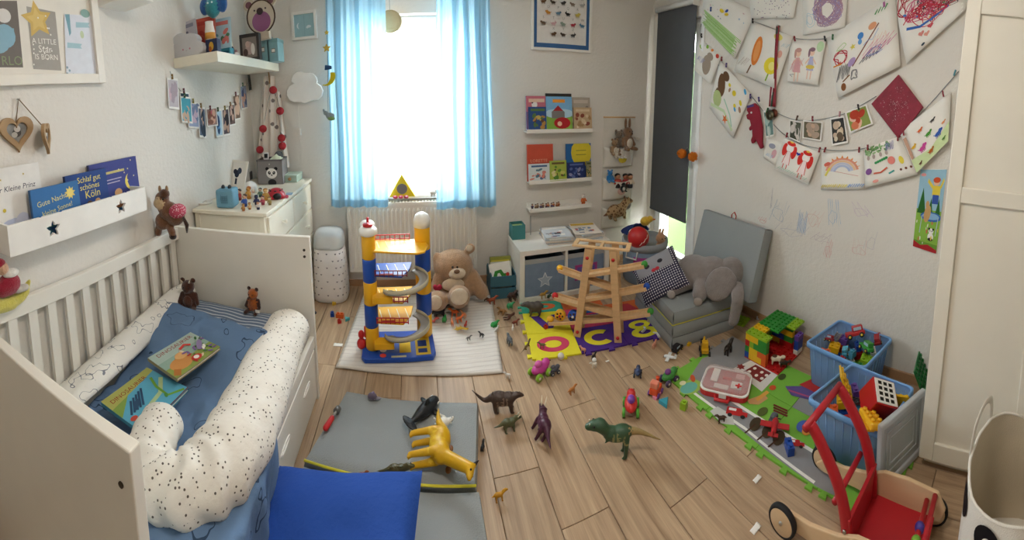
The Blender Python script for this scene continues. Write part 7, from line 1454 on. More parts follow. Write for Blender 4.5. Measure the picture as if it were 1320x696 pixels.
for k, (x, y, w, h, cols, bg_, lab) in enumerate(ph):
    sheet('photo_print', lab, 'photo', ((x - w / 2, y), (x + w / 2, y + (1.5 if x < 270 else -2)), (x + w / 2 + 1, y + h + (1.5 if x < 270 else -2)), (x - w / 2 + 1, y + h)), flw, onl_, .006 + .003 * (k % 3), .008, photo_art(cols, bg_), group='photos under the corner shelf')
    peg(onl(x, y - 1, XL + .022), flw, ['8a6a30', '6a2a30', '3a5a3a', '8a7a3a'][k % 4], ['ochre', 'wine red', 'dark green', 'olive'][k % 4] + ' peg holding the ' + lab.split(' photo')[0] + ' photo', 'pegs under the corner shelf', 0, 1.15)
# ================================================================== printed cloth and red pompoms hanging in the corner
hc = thing('hanging_cloth', 'white printed muslin cloth hanging from the corner shelf', 'cloth', onb(350, 100, 3.08)); MC = Mpat('animal_muslin', 'e6ddd2', '7d7470', 'dots', 13, .24, bump=.3, bs=60)
for x0, x1, x2, x3, y0, y1, Y in ((339, 355, 331, 356, 98, 214, 3.06), (351, 362, 352, 373, 118, 216, 3.08)):
    A, B_, C_, D_ = onb(x0, y0, Y), onb(x1, y0, Y), onb(x2, y1, Y), onb(x3, y1, Y)
    MB().grid(lambda u, v: (lambda p: (p.x, p.y + .018 * math.sin(u * 14 + v * 2) * (1 - .4 * v), p.z))(C_.lerp(D_, u).lerp(A.lerp(B_, u), v)), 24, 16).build('cloth_fold', MC, hc, True, mw=Matrix.Identity(4))
MB().tube([onb(346, 92, 3.05), onb(348, 108, 3.05)], .012, 8, flat=.3).build('hanger_loop', M('tan_leather', 'a07a4a', .7), hc, True, mw=Matrix.Identity(4))
gl = thing('pompom_garland', 'garland of red pompoms draped over the muslin cloth', 'garland', onb(355, 116, 3.03)); gp_ = ((352, 116), (361, 143), (363, 178), (364, 188), (335, 193), (339, 166))
MB().tube(spline([onb(339, 166, 3.05), onb(346, 130, 3.05), onb(352, 116, 3.03), onb(361, 143, 3.03), onb(363, 178, 3.03), onb(364, 200, 3.03)], 5), .002, 6).build('cord', TW, gl, mw=Matrix.Identity(4))
for x, y in gp_: MB().ell(onb(x, y, 3.03), .033, None, 18, 12).build('pompom', M('red_yarn', 'b5343c', .95, .9, 120, .2, 30), gl, True, mw=Matrix.Identity(4))
# ================================================================== things on the dresser
zd = dzt + .0008
def ond(x, y): p = onz(x, y, zd); return p
pb = ond(290, 268); bx_ = thing('audio_cube', 'light blue padded audio cube on the dresser', 'audio cube', (pb.x, pb.y + .045, zd), .12); MB().bb((-.06, -.06, 0), (.06, .06, .12)).build('body', M('light_blue_felt', '6f9fb5', .9, .3, 200), bx_, bev=.014)
a_ = Art(.0005)
for i in range(6): a_.line([(-.022 + .0088 * i, .035), (-.022 + .0088 * i, .09 if i in (0, 5) else .078)], .0018, '4a6a7a'); a_.line([(-.022, .035 + .0086 * i), (.022, .035 + .0086 * i)], .0018, '4a6a7a')
o = a_.build('speaker_print', PRINT, bx_); o.matrix_world = bx_.matrix_world @ frame((1, 0, 0), (0, -1, 0), (0, -.0605, 0))
for x, s in ((-.025, .02), (.02, .03)): MB('26303a').ell((x, 0, .125), (.012, .016, .018)).build('ear_button', PAINT, bx_, True)
pf = ond(300, 246); fo = framed('small_photo_frame', 'slanted white photo frame behind the audio cube', fb((pf.x - .10, pf.y + .07, zd), -.12, -.25), .17, .235, .018, .014, WHITE, M('frame_paper', 'e9e6e0', .8), lambda a, w, h: (a.ov(w * .5, h * .55, .02, .03, '2a3448'), a.ov(w * .62, h * .66, .018, .025, '3a4458'), a.ov(w * .4, h * .62, .016, .02, '2a3040'), a.rect(w * .45, h * .2, w * .55, h * .4, '3a4050')))
def panda_basket():
    p = ond(347, 238); t = thing('panda_basket', 'grey fabric basket with a panda face on the dresser', 'basket', (p.x, p.y + .10, zd), .10); w, d, h = .21, .18, .20; GFB = M('grey_basket_felt', '8a8686', .9, .3, 160)
    for a, b in (((-w / 2, -d / 2, 0), (w / 2, -d / 2 + .006, h)), ((-w / 2, d / 2 - .006, 0), (w / 2, d / 2, h)), ((-w / 2, -d / 2, 0), (-w / 2 + .006, d / 2, h)), ((w / 2 - .006, -d / 2, 0), (w / 2, d / 2, h)), ((-w / 2, -d / 2, 0), (w / 2, d / 2, .006))): MB().bb(a, b).build('panel', GFB, t, bev=.002)
    MB().ring([(-w / 2 - .002, -d / 2 - .002), (w / 2 + .002, -d / 2 - .002), (w / 2 + .002, d / 2 + .002), (-w / 2 - .002, d / 2 + .002)], [(-w / 2 + .008, -d / 2 + .008), (w / 2 - .008, -d / 2 + .008), (w / 2 - .008, d / 2 - .008), (-w / 2 + .008, d / 2 - .008)], h - .012, h + .001).build('rim', M('rim_grey', '6f6b6b', .9), t)
    a = Art(.0008); 
    for s in (-1, 1): a.ov(s * .036 + .015, .128, .015, .014, '1c1c20')
    a.ov(.015, .09, .045, .042, 'efece8'); a.ov(.015, .015, .035, .028, '2a2a2e')
    for s in (-1, 1): a.ov(.015 + s * .019, .094, .011, .014, '1c1c20', s * -.5); a.ov(.015 + s * .018, .096, .003, .003, 'f0f0f0')
    a.ov(.015, .076, .007, .005, '1c1c20'); a.ov(0, .165, .006, .006, 'c8c4c0'); o = a.build('panda_print', PRINT, t); o.matrix_world = t.matrix_world @ frame((1, 0, 0), (0, -1, 0), (0, -d / 2 - .0005, 0))
    b = t.matrix_world @ Vector((-.05, 0, h - .01)); mo_ = thing('baby_monitor', 'white monitor with a dark screen sticking out of the panda basket', 'monitor', mw=tr(b) @ rot(-.2, 0, .1)); MB('e8e8e6').bb((-.022, -.008, 0), (.022, .008, .06)).build('body', PAINT, mo_, bev=.004); MB('14161c').bb((-.015, -.0095, .012), (.015, -.008, .048)).build('screen', PAINT, mo_)
    tag(MB().grid(lambda u, v: (b.x + .045 + .1 * u, b.y - .06 + .1 * v, b.z + .005 + .035 * math.sin(PI * u) * math.sin(PI * v) + .01 * nz(u, v, 2, 5)), 12, 12, .006).build('muslin_cloth', M('pale_green_muslin', 'd3dcc4', .9, .3, 150), smooth=True), 'crumpled pale green cloth on top of the panda basket', 'cloth')
    c2 = t.matrix_world @ Vector((.05, .04, h - .02)); tag(MB('4a4c50').ell(c2 + Vector((0, 0, .03)), (.04, .03, .045)).build('grey_pouch', M('dark_pouch', '55585c', .9, .3, 120), smooth=True), 'dark grey pouch at the back of the panda basket', 'pouch')
panda_basket()
p = ond(354, 256); lb = thing('ladybird_light', 'red ladybird night light with black spots on the dresser', 'lamp', (p.x, p.y + .03, zd), .5); MB().lathe([(.066, 0), (.066, .012), (.06, .035), (.042, .056), (.02, .066), (0, .068)], 28).build('shell', M('ladybird_red', 'b32a38', .3), lb, True); MB('17171a').ell((.0, -.06, .022), (.03, .026, .022)).build('head', PAINT, lb, True)
for a in range(7): th = a * .9; MB('17171a').ell((.042 * math.cos(th), .042 * math.sin(th), .054), (.010, .010, .004)).build('spot', PAINT, lb, True)
for s in (-1, 1): MB('d8607a').cyl((s * .026 + .04, -.05, .012), (s * .026 + .04, -.056, .012), .012).build('foot_button', PAINT, lb, True)
p = ond(320, 252); tag(MB('f0eeea').ell((p.x, p.y + .05, zd + .048), .048, None, 24, 14).build('white_ball', M('white_gloss', 'f2f0ec', .3), smooth=True), 'plain white ball light behind the little figures on the dresser', 'ball')
p = ond(264, 262); wt = thing('white_tray', 'small white oval tray at the wall end of the dresser', 'tray', (p.x, p.y, zd)); MB().lathe([(0, 0), (.05, 0), (.058, .012), (.055, .013), (.048, .004), (0, .004)], 28).build('dish', WHITE, wt, True); MB().tube([(.02, 0, .006), (.0, .02, .016), (-.02, 0, .006)], .004, 8).build('clip', WHITE, wt, True)
p = ond(385, 226); gb = thing('wooden_box', 'pale sea green box with a wooden knob at the window end of the dresser', 'box', (p.x + .0, 3.005, zd)); MB('a8bfb4').bb((-.08, -.08, 0), (.08, .08, .05)).build('body', PAINT, gb, bev=.004); MB('b8ccc0').bb((-.083, -.083, .05), (.083, .083, .062)).build('lid', PAINT, gb, bev=.003); MB('b08a60').ell((.02, -.085, .03), (.015, .01, .015)).build('knob', PAINT, gb, True)
p = ond(373, 250); cdd = sheet; cd = thing('blue_card', 'small light blue picture card lying on the dresser edge', 'card', (p.x, p.y, zd), .2); MB('7fa6c8').bb((-.022, -.03, 0), (.022, .03, .003)).build('card', PAINT, cd); a_ = Art(.0032); [a_.rect(-.016 + .011 * i, -.02 + .014 * j, -.008 + .011 * i, -.01 + .014 * j, 'b8cfe0') for i in range(3) for j in range(3)]; a_.build('print', PRINT, cd)
p = ond(318, 232); dk = thing('radio_clock', 'small dark grey bedside camera beside the panda basket', 'camera', (p.x, p.y + .02, zd)); MB('4a4a4a').bb((-.04, -.03, 0), (.04, .03, .075)).build('body', PAINT, dk, bev=.008); MB('1a1a1c').cyl((0, -.03, .045), (0, -.036, .045), .018).build('lens', PAINT, dk, True)
figs = ((309, 258, ('7a2a2e', 'b03a3a', 'e0b090', '3a2a20'), .06, 'red coated figure beside the audio cube'), (316, 266, ('2a3a78', '3f62b8', 'e0b090', '4a3420'), .062, 'blue suited figure at the front of the dresser'), (321, 256, ('c88a3a', 'd8a048', 'd8a050', 'a8642a'), .066, 'golden giraffe coloured figure on the dresser'), (314, 272, ('a86a34', 'c08a4a', 'c89a5a', '8a5a2a'), .035, 'low tan bear figure at the dresser edge'), (322, 270, ('a86a34', 'd8b080', 'c89a5a', '8a4a2a'), .034, 'low cream and tan figure at the dresser edge'), (331, 264, ('22284a', '2a3262', '3a4060', '1a1e38'), .05, 'navy figure in the middle of the dresser group'), (333, 270, ('2a2a48', 'd8d0cc', 'e0b090', '24243a'), .04, 'navy and white figure in front of the group'), (339, 264, ('8a2a3a', 'c05a6a', 'e0b8a0', '5a2a2a'), .045, 'rose coloured figure in the dresser group'), (343, 258, ('b8883a', 'c89a4a', 'd8b078', 'a06a2a'), .062, 'large honey coloured figure before the ladybird'), (348, 264, ('8a7a4a', 'b0a068', 'd8c090', '6a5a3a'), .04, 'olive figure beside the honey coloured one'), (336, 254, ('3a5a4a', '6a8a7a', 'e0c0a0', '2a3a34'), .05, 'green figure behind the dresser group'), (327, 256, ('d8d4cc', 'e8e4dc', 'e0c0a8', 'c8b8a0'), .05, 'white figure before the ball light'))
for x, y, cols, h, lab in figs: figure(ond(x, y), lab, cols, h * 1.3, R_.uniform(-.5, .5), 'audio figures on the dresser')
# ================================================================== hanging pocket organiser with plush toys
def organiser():
    Y = YB - .012; t = thing('pocket_organiser', 'pale canvas wall organiser with three pockets beside the ledges', 'organiser', onb(797, 220)); I = Matrix.Identity(4); CAN = M('pocket_canvas', 'e2ddd2', .9, .3, 200, .06)
    TL, TR_, BL, BR_ = onb(779, 151, Y), onb(817, 156, Y), onb(776, 296, Y), onb(815, 292, Y); x0, x1 = TL.x, TR_.x; zt, zb2 = TL.z, BL.z
    MB().bb((x0, Y, zb2), (x1, YB - .002, zt)).build('back_sheet', CAN, t, mw=I); MB().cyl((x0 - .01, Y - .004, zt), (x1 + .01, Y - .004, zt), .007).build('rod', WOODL, t, True, mw=I)
    for k, (ya, yb_) in enumerate(((190, 216), (230, 258), (268, 294))):
        za, zc = onb(797, ya, Y - .08).z, onb(797, yb_, Y - .05).z
        MB().grid(lambda u, v: (x0 + (x1 - x0) * u, Y - (.03 + .075 * v) * math.sin(PI * u) ** .6 - .001, zc + (za - zc) * v - .035 * v * math.sin(PI * u)), 20, 8, .003).build('pocket', CAN, t, True, mw=I)
        if k < 2: MB('d8c43a' if k == 0 else 'd0a8a0').ell(((x0 + x1) / 2, Y - .085, (za + zc) / 2 - .015), (.045, .006, .035)).build('print_patch', M('pocket_print', rough=.8, attr=True), t, True, mw=I)
    g = 'plush toys in the wall organiser'; G = lambda x, y, d=.06: onb(x, y, Y - d)
    def pl2(x, y, s, lab, col, belly, ears, d=.06, rz=0, dark=None): sitting_plush(G(x, y + 4, d), rz, lab, col, belly, s * 1.5, ears, dark=dark, group=g)
    pl2(808, 190, .17, 'tall brown plush rabbit standing in the top pocket', '8a6a4e', 'd8ccba', 'long', .06, .2); pl2(797, 186, .12, 'greyish plush mouse at the back of the top pocket', '7a6c5e', None, 'round', .05); pl2(792, 196, .11, 'light brown plush monkey with a cream cap in the top pocket', '9a7c5c', 'd8ccba', 'round', .08); pl2(795, 200, .07, 'small cream plush owl peeking over the top pocket', 'd8d0c0', None, 'round', .10); pl2(802, 200, .07, 'second small white plush owl peeking over the top pocket', 'e2dcd0', None, 'round', .10, .2)
    pl2(786, 231, .085, 'bright blue plush ball creature in the middle pocket', '2f7fc0', None, 'round', .07); 
    for x, c, lab in ((796, ('2a2024', 'b8443a', 'b07a58', '1a1414'), 'rag doll with black hair in the middle pocket'), (806, ('3a2a24', 'a83a3a', 'a86a4a', '14100e'), 'rag doll with a red dress in the middle pocket'), (812, ('2a2a34', 'd8c8b0', 'b88460', '1c1412'), 'rag doll with a pale dress in the middle pocket')): figure(G(x, 242, .07), lab, c, .135, 0, g, 'plush toy', 'rag_doll')
    pl2(803, 243, .07, 'black and white plush penguin in the middle pocket', '1c1c20', 'ece8de', 'round', .095)
    beast(G(795, 283, .10) , .25, 'spotted tan plush giraffe lying across the lowest pocket', '9a7a54', .30, .12, .25, .3, .2, .26, 'plush_giraffe', 'plush toy', mat=Mpat('giraffe_plush', 'b0926a', '6a4a30', 'dots', 34, .4, bump=.6, bs=200), ears=1, group=g)
    t2 = beast(G(822, 182, .05), 2.5, 'tiny black and white plush hanging beside the organiser', 'd8d0c4', .06, .2, .2, .3, .25, .3, 'plush_keychain', 'plush toy', mat=PLUSH, ears=1)
organiser()
# figures on the lowest ledge
for k in range(11):
    x = 686 + k * 3.4; c = R_.choice([('3a2f4a', '5a4a6a', 'c8a080', '2a2028'), ('6a4a3a', '8a6a4a', 'd8b090', '4a3424'), ('4a3a5a', 'c8783a', 'd8b090', '3a2a20'), ('2f3a4a', '7a4a5a', 'c89a80', '241c20')])
    q = onb(x, 266, 3.09); figure((q.x, 3.085 - .02 * (k % 2), zL3), 'small dark game figure in the row on the lowest ledge' if k < 9 else 'small brown game figure ending the row on the lowest ledge', c if k < 9 else ('8a4a2a', 'a8643a', 'd8a880', '4a2a1a'), .042, R_.uniform(-.4, .4), 'figures on the lowest ledge')
q = onb(752, 260, 3.08); figure((q.x, 3.08, zL3), 'orange and white spotted figure standing alone on the lowest ledge', ('c8602a', 'd8703a', 'ece8e0', 'd8d0c8'), .09, 0)
string('thin beaded string hanging from the end of the lowest ledge', ((684, 278), (684, 300), (683, 318)), lambda x, y: onb(x, y, YB - .115), Vector((0, 0, 0)), .003)
# ================================================================== toy animals and bits on the floor
MZ = .118   # top of the floor mattress
def trike(mb, L, z, hx, hz): mb.ell((hx - L * .02, 0, hz + L * .04), (L * .035, L * .13, L * .13), rot(0, -.5, 0))
def spikes(mb, L, z, hx, hz):
    for k in range(6): mb.ell((-L * .25 + k * L * .09, 0, z + L * .30), (L * .03, L * .012, L * .05))
# big ones
t = beast(onz(566, 590, MZ) + Vector((-.12, .01, .04)), -1.65, 'large yellow crested toy dinosaur lying on its side on the grey floor mattress', 'd9a818', .245, .38, .55, .5, .14, .22, 'toy_dinosaur', 'toy dinosaur', belly='e6be34', lie=(-1.4, 0), detail=lambda mb, L, z, hx, hz: mb.col('241e1c').tube([(hx, 0, hz + L * .05), (hx - L * .1, 0, hz + L * .16)], [L * .04, L * .02], 8))
for k, (x, y) in enumerate(((.02, .03), (-.03, .02), (.06, .01), (-.07, .0))): MB('7a4a1c').ell((x, .058, .14 + y), (.016, .008, .012)).build('brown_spot', PAINT, t, True)
t = beast(onz(795, 588) + Vector((0, 0, .001)), 2.75, 'dark green toy tyrannosaur with a long tan tail on the laminate floor', '39563c', .20, .42, .2, 0, .24, .22, 'toy_dinosaur', 'toy dinosaur', belly='8a8a5a', biped=True, detail=lambda mb, L, z, hx, hz: mb.col('a08a5a').tube(spline([(-L * .2, 0, z + L * .17), (-L * .5, .0, z + L * .12), (-L * 1.0, L * .08, z - L * .1)], 5), [L * (.12 - .011 * k) for k in range(11)], 8).col('7a7048').ell((hx + L * .12, 0, hz - L * .04), (L * .13, L * .06, L * .03)), tailup=.12)
for s in (-1, 1): MB('e8e2d0').tube([(.125, s * .012, .175), (.127, s * .012, .166)], [.003, .0005], 5).build('tooth', PAINT, t)
beast(onz(692, 563) + Vector((0, 0, .002)), 1.5, 'dark purple toy triceratops with a curled tail on the laminate floor', '4a2438', .155, .3, .12, .6, .2, .25, 'toy_dinosaur', 'toy dinosaur', belly='6a4058', horns=.5, lie=(.5, 0), detail=trike)
beast(onz(648, 530) + Vector((0, 0, .002)), -.2, 'dark brown spiny toy dinosaur with raised tail beside the floor mattress', '4a3a32', .20, .2, .08, .5, .14, .22, 'toy_dinosaur', 'toy dinosaur', belly='8a7464', detail=spikes, tailup=.38)
beast(onz(656, 556) + Vector((0, 0, .001)), .1, 'small olive toy triceratops beside the floor mattress', '55583c', .10, .3, .12, .5, .2, .25, 'toy_dinosaur', 'toy dinosaur', horns=.4, detail=trike)
beast(onz(512, 612, MZ), .1, 'small olive toy dinosaur by the blue pillow', '4f4a28', .11, .3, .15, .45, .18, .22, 'toy_dinosaur', 'toy dinosaur', lie=(.4, 0), detail=spikes)
# orca and polar bear on the mattress
A = onz(562, 522, MZ); B_ = onz(533, 549, MZ); orca = thing('toy_orca', 'black and white toy orca lying on the grey floor mattress', 'toy animal', mw=tr(A.lerp(B_, .45).x, A.lerp(B_, .45).y, MZ + .028) @ rot(.25, 0, rz_to(B_, A)))
MB('1e2226').tube(spline([(-.10, 0, .002), (-.05, 0, 0), (.0, 0, 0), (.05, 0, 0), (.085, 0, 0)], 5), [.006, .009, .012, .016, .019, .022, .025, .027, .028, .029, .03, .03, .0295, .029, .028, .027, .025, .022, .018, .012, .004], 14).ell((-.11, 0, .003), (.02, .045, .006)).ell((.0, 0, .04), (.016, .004, .026), rot(0, -.4, 0)).ell((.03, .035, -.01), (.014, .028, .005)).ell((.03, -.035, -.01), (.014, .028, .005)).build('body', PAINT, orca, remesh=.0035)
MB('e8e6e0').ell((.045, 0, -.014), (.05, .02, .016)).build('white_belly', PAINT, orca, True)
for s in (-1, 1): MB('e8e6e0').ell((.06, s * .022, .008), (.012, .004, .006)).build('eye_patch', PAINT, orca, True)
beast(onz(563, 548, MZ) + Vector((0, 0, .03)), .6, 'white toy polar bear lying beside the orca', 'ece8de', .085, .35, .1, 0, .22, .32, 'toy_polar_bear', lie=(1.3, 0), ears=.5)
gem = thing('toy_snail', 'small violet and grey toy snail on the grey floor mattress', 'toy animal', onz(480, 515, MZ)); MB('6a6072').ell((0, 0, .018), (.024, .014, .02)).col('8a8490').ell((.012, 0, .008), (.035, .011, .008)).build('body', PAINT, gem, remesh=.003); MB('8a7a9a').ell((.006, 0, .036), .007).build('knob', PAINT, gem, True)
A, B_ = onz(420, 555, MZ), onz(436, 530, MZ); d = (B_ - A).normalized(); sd = thing('toy_screwdriver', 'red handled toy screwdriver lying on the grey floor mattress', 'toy tool', (A.x, A.y, MZ)); up_ = Vector((0, 0, .013)); I4 = Matrix.Identity(4)
MB().cap(A + up_, A + d * .06 + up_, .013, .012).build('handle', M('toy_red'), sd, True, mw=I4); MB().cyl(A + d * .07 + up_, A + d * .105 + up_, .006).build('shaft', GRY, sd, True, mw=I4); MB().cyl(A + d * .10 + up_, A + d * .125 + up_, .016, .014).build('tip', M('toy_dark_grey', '6a6a66', .4), sd, True, mw=I4)
# small four legged animals: px, py, z, heading, label, colour, size, options
Q = .024; FM = .0135
small = (
 (643, 646, 0, .1, 'tiny mustard yellow toy lizard beside the floor mattress', 'c8901c', .05, {}), (655, 488, 0, 2.6, 'tiny black and white toy panda at the corner of the quilted mat', 'e4e0d8', .04, dict(tail=0)), (737, 508, 0, .3, 'tiny tan toy lion on the bare floor', 'b5753a', .05, dict(tail=.3)), (766, 474, 0, 3.0, 'tiny white toy lamb on the bare floor', 'e2dccf', .042, dict(tail=0)),
 (752, 455, 0, 2.2, 'tiny pink toy pig at the foam letter C', 'dd9a80', .045, dict(tail=0, ears=.5)), (843, 449, 0, .5, 'pink toy pig lying near the folding chair', 'd8957c', .05, dict(tail=0, ears=.5)), (690, 406, FM, 2.9, 'dark grey toy hippopotamus on the letter V tile', '4f4640', .13, dict(legs=.22, fat=.3, head=.24, tail=.1, neck=.1)), (637, 423, 0, .4, 'glossy green toy turtle beside the quilted mat', '2f9a4a', .06, dict(legs=.15, fat=.34, tail=.1)),
 (657, 398, FM, .2, 'green toy frog on the teal foam tile', '3fa066', .06, dict(legs=.15, fat=.32, tail=0)), (650, 411, 0, .9, 'dark brown toy horse lying by the yellow foam tile', '5a3426', .075, dict(lie=(1.2, 0))), (645, 407, 0, 2.5, 'tan toy horse lying by the yellow foam tile', '9a7040', .07, dict(lie=(1.3, 0))), (634, 393, 0, .2, 'rusty brown toy horse before the teal book crate', '9a4a2c', .075, {}), (627, 390, 0, 2.8, 'brown toy foal before the teal book crate', '7a5034', .055, {}),
 (660, 388, FM, .3, 'dark brown toy buffalo by the cube shelf', '46302a', .08, dict(horns=.3, fat=.27)), (668, 385, FM, 2.0, 'black toy gorilla by the cube shelf', '2a2626', .06, dict(tail=0)), (700, 385, FM, .2, 'yellow spotted toy leopard at the foot of the cube shelf', 'b58a3c', .065, {}), (708, 384, FM, .6, 'dark green toy crocodile at the foot of the cube shelf', '34452c', .06, dict(legs=.12)),
 (664, 420, FM, .2, 'brown and white toy dog on the letter V tile', '7a3a30', .05, {}), (661, 426, FM, 1.2, 'white toy goose on the letter V tile', 'e2ded4', .035, {}), (657, 445, 0, 1.7, 'grey toy rhinoceros standing beside the letter O tile', '5a6066', .065, dict(horns=.2, fat=.28)), (679, 449, FM, .8, 'thin brown toy lizard on the letter O tile', '6a5436', .085, dict(legs=.1, fat=.1, tail=.7, head=.1)), (699, 449, FM, 2.7, 'little olive toy dinosaur on the letter O tile', '6a6440', .045, {}), (640, 429, 0, .8, 'white toy goat beside the quilted mat', 'd8d2c6', .045, {}),
 (566, 409, Q, .4, 'black toy dragon with wings on the quilted mat', '1f1e22', .12, dict(legs=.2, tail=.6)), (573, 415, Q, 1.2, 'bright green toy frog on the quilted mat', '2f9448', .05, dict(legs=.15, fat=.34, tail=0)), (586, 408, Q, 2.8, 'orange toy tiger on the quilted mat', 'd8642a', .065, {}), (592, 416, Q, .4, 'orange toy fox on the quilted mat', 'dd7038', .06, {}), (583, 420, Q, 1.6, 'orange toy fawn on the quilted mat', 'cf7a48', .05, {}), (598, 410, Q, 2.2, 'peach coloured toy calf on the quilted mat', 'd89a70', .055, {}), (590, 423, Q, .2, 'yellow toy giraffe lying on the quilted mat', 'd8b23a', .06, dict(neck=.6, lie=(1.3, 0))), (600, 421, Q, 1.1, 'reddish toy crab on the quilted mat', 'b8402c', .045, dict(legs=.12, tail=0)), (556, 416, Q, .1, 'red and white toy snake on the quilted mat', 'c85a50', .075, dict(legs=.05, fat=.12, tail=.5)),
 (604, 439, Q, .3, 'tiny spotted toy cow on the quilted mat', '6a6864', .035, {}), (621, 435, Q, 2.4, 'tiny black toy sheep on the quilted mat', '2f2f30', .04, {}), (765, 464, 0, .5, 'black and white toy penguin beside the pink pig', '24262a', .045, dict(tail=0)), (938, 458, 0, .3, 'black and brown toy dog beside the yellow digger', '2a211c', .095, {}), (930, 545, 0, 2.5, 'small brown toy bird at the edge of the play mat', '4a3326', .05, dict(tail=.2)), (467, 614, MZ, .2, 'tiny rust brown toy crab by the yellow zip', '9a5a34', .035, dict(legs=.12, tail=0)), (622, 580, 0, 1.2, 'black toy beetle half under the floor mattress edge', '1c1c1e', .045, dict(legs=.12, tail=0)))
for x, y, z_, hd_, lab, col, s, kw in small:
    p = onz(x, y, z_); p.z = z_ + .0006
    if 'lie' in kw: p.z += s * .13
    s *= 1.2; beast(p, hd_, lab, col, s, **{**dict(tail=.25, neck=.22, head=.18), **kw})
# white crumpled socks
def sock(x, y, z_, rz, lab, col='e6e2da', s=1.): p = onz(x, y, z_); t = thing('baby_sock', lab, 'sock', (p.x, p.y, z_ + .001), rz); MB(col).cap((0, 0, .013 * s), (.045 * s, .005, .013 * s), .014 * s, .013 * s).cap((.045 * s, .005, .013 * s), (.06 * s, .035 * s, .012 * s), .013 * s, .012 * s).build('foot', PLUSH, t, remesh=.004 * s); MB('d4cec4').lathe([(.013 * s, -.008), (.0145 * s, .006)], 14).build('cuff', PLUSH, t, True).matrix_basis = tr(-.012 * s, 0, .013 * s) @ rot(0, PI / 2, 0)
sock(584, 402, Q, 2.9, 'white baby sock before the teddy bear', s=1.2); sock(569, 401, Q, .4, 'cream baby sock beside the toy garage', 'd9ccb0', 1.2); sock(829, 429, 0, .3, 'tiny white sock at the figure eight tile', s=.7); sock(849, 435, 0, 1.2, 'tiny white sock at the foot of the folding chair', s=.7)
for x, y, z_, r_, c, lab in ((723, 463, 0, .02, 'e6e2da', 'white wooden ball in front of the foam letter tiles'), (766, 467, 0, .014, 'ecebe6', 'small white ball beside the toy penguin')):
    p = onz(x, y, z_); t = thing('wooden_ball', lab, 'ball', (p.x, p.y, r_ + .0005)); MB(c).ell((0, 0, 0), r_, None, 20, 12).build('ball', PAINT, t, True); MB('8a8680').lathe([(r_ * 1.002, -.001), (r_ * 1.002, .001)], 20).build('seam', PAINT, t)
# vehicles
def buggy(x, y, rz, lab, body, top, wheel, s=1., dark=None, z_=0):
    p = onz(x, y, z_); t = thing('toy_vehicle', lab, 'toy vehicle', (p.x, p.y, z_ + .0006), rz); MB(body).ell((0, 0, .045 * s), (.06 * s, .034 * s, .028 * s)).ell((.045 * s, 0, .06 * s), (.026 * s, .024 * s, .024 * s)).build('body', PAINT, t, remesh=.004 * s); MB(top).ell((-.012 * s, 0, .076 * s), (.024 * s, .02 * s, .018 * s)).build('rider', PAINT, t, True)
    for i in (-1, 1):
        for j in (-1, 1): MB(wheel).cyl((i * .036 * s, j * .028 * s, .022 * s), (i * .036 * s, j * .042 * s, .022 * s), .0215 * s, n=18).col(dark or 'e8e2d4').cyl((i * .036 * s, j * .0425 * s, .022 * s), (i * .036 * s, j * .044 * s, .022 * s), .008 * s).build('wheel', PAINT, t, True)
    for j in (-1, 1): MB('16161a').ell((.066 * s, j * .012 * s, .068 * s), .004 * s).build('eye', PAINT, t, True)
buggy(696, 484, .4, 'magenta toy animal car with lime green wheels on the bare floor', 'c23f94', 'd060a8', '8fc23a', 1.0); buggy(714, 481, .2, 'dark grey toy animal car coupled behind the magenta one', '4a4c58', '5a5c68', '3a3a44', .55)
buggy(813, 530, 1.0, 'red toy animal car with purple and green parts on the bare floor', 'cf2f2c', '7a3fa0', '5aa83c', 1.0, 'e0b030'); buggy(862, 492, .1, 'green toy car with a purple rider beside the play mat', '3f8a3a', '7a3f8a', '4a3a5a', .85); buggy(822, 484, .9, 'dark blue toy beetle car on the bare floor', '2f3a5a', '4a5a86', '22252e', .55)
def stacker(): 
    p = onz(845, 508); t = thing('toy_locomotive', 'orange toy locomotive with purple wheels beside the play mat', 'toy vehicle', (p.x, p.y, .0006), .5); MB('e2552a').bb((-.035, -.024, .012), (.035, .024, .05)).build('body', PAINT, t, bev=.006); MB('e88a70').bb((-.033, -.022, .05), (.0, .022, .085)).build('cab', PAINT, t, bev=.006); MB('e2552a').lathe([(0, 0), (.009, 0), (.009, .03), (.012, .036), (0, .036)], 14, (.02, 0, .05)).build('chimney', PAINT, t, True)
    for i in (-1, 1):
        for j in (-1, 1): MB('6a3a86').cyl((i * .022, j * .024, .014), (i * .022, j * .032, .014), .0138).build('wheel', PAINT, t, True)
stacker()
def digger():
    p = onz(908, 455); t = thing('toy_digger', 'yellow and black toy digger in front of the folding chair', 'toy vehicle', (p.x, p.y, .0006), .9); MB('d9a520').bb((-.045, -.022, .022), (.03, .022, .05)).build('chassis', PAINT, t, bev=.004); MB('d9a520').bb((-.03, -.02, .05), (.008, .02, .085)).build('cab', PAINT, t, bev=.004); MB('2a2c30').bb((-.024, -.0206, .058), (.002, .0206, .078)).build('cab_window', PAINT, t); MB('d9a520').tube([(.02, 0, .045), (.05, 0, .075), (.08, 0, .04)], .006, 8).build('arm', PAINT, t, True); MB('2f2f33').bb((.07, -.02, .008), (.098, .02, .035)).build('bucket', PAINT, t, bev=.003)
    for i in (-1, 1):
        for j in (-1, 1): MB('1e1e20').cyl((i * .03 - .008, j * .022, .0165), (i * .03 - .008, j * .034, .0165), .0165).build('wheel', PAINT, t, True)
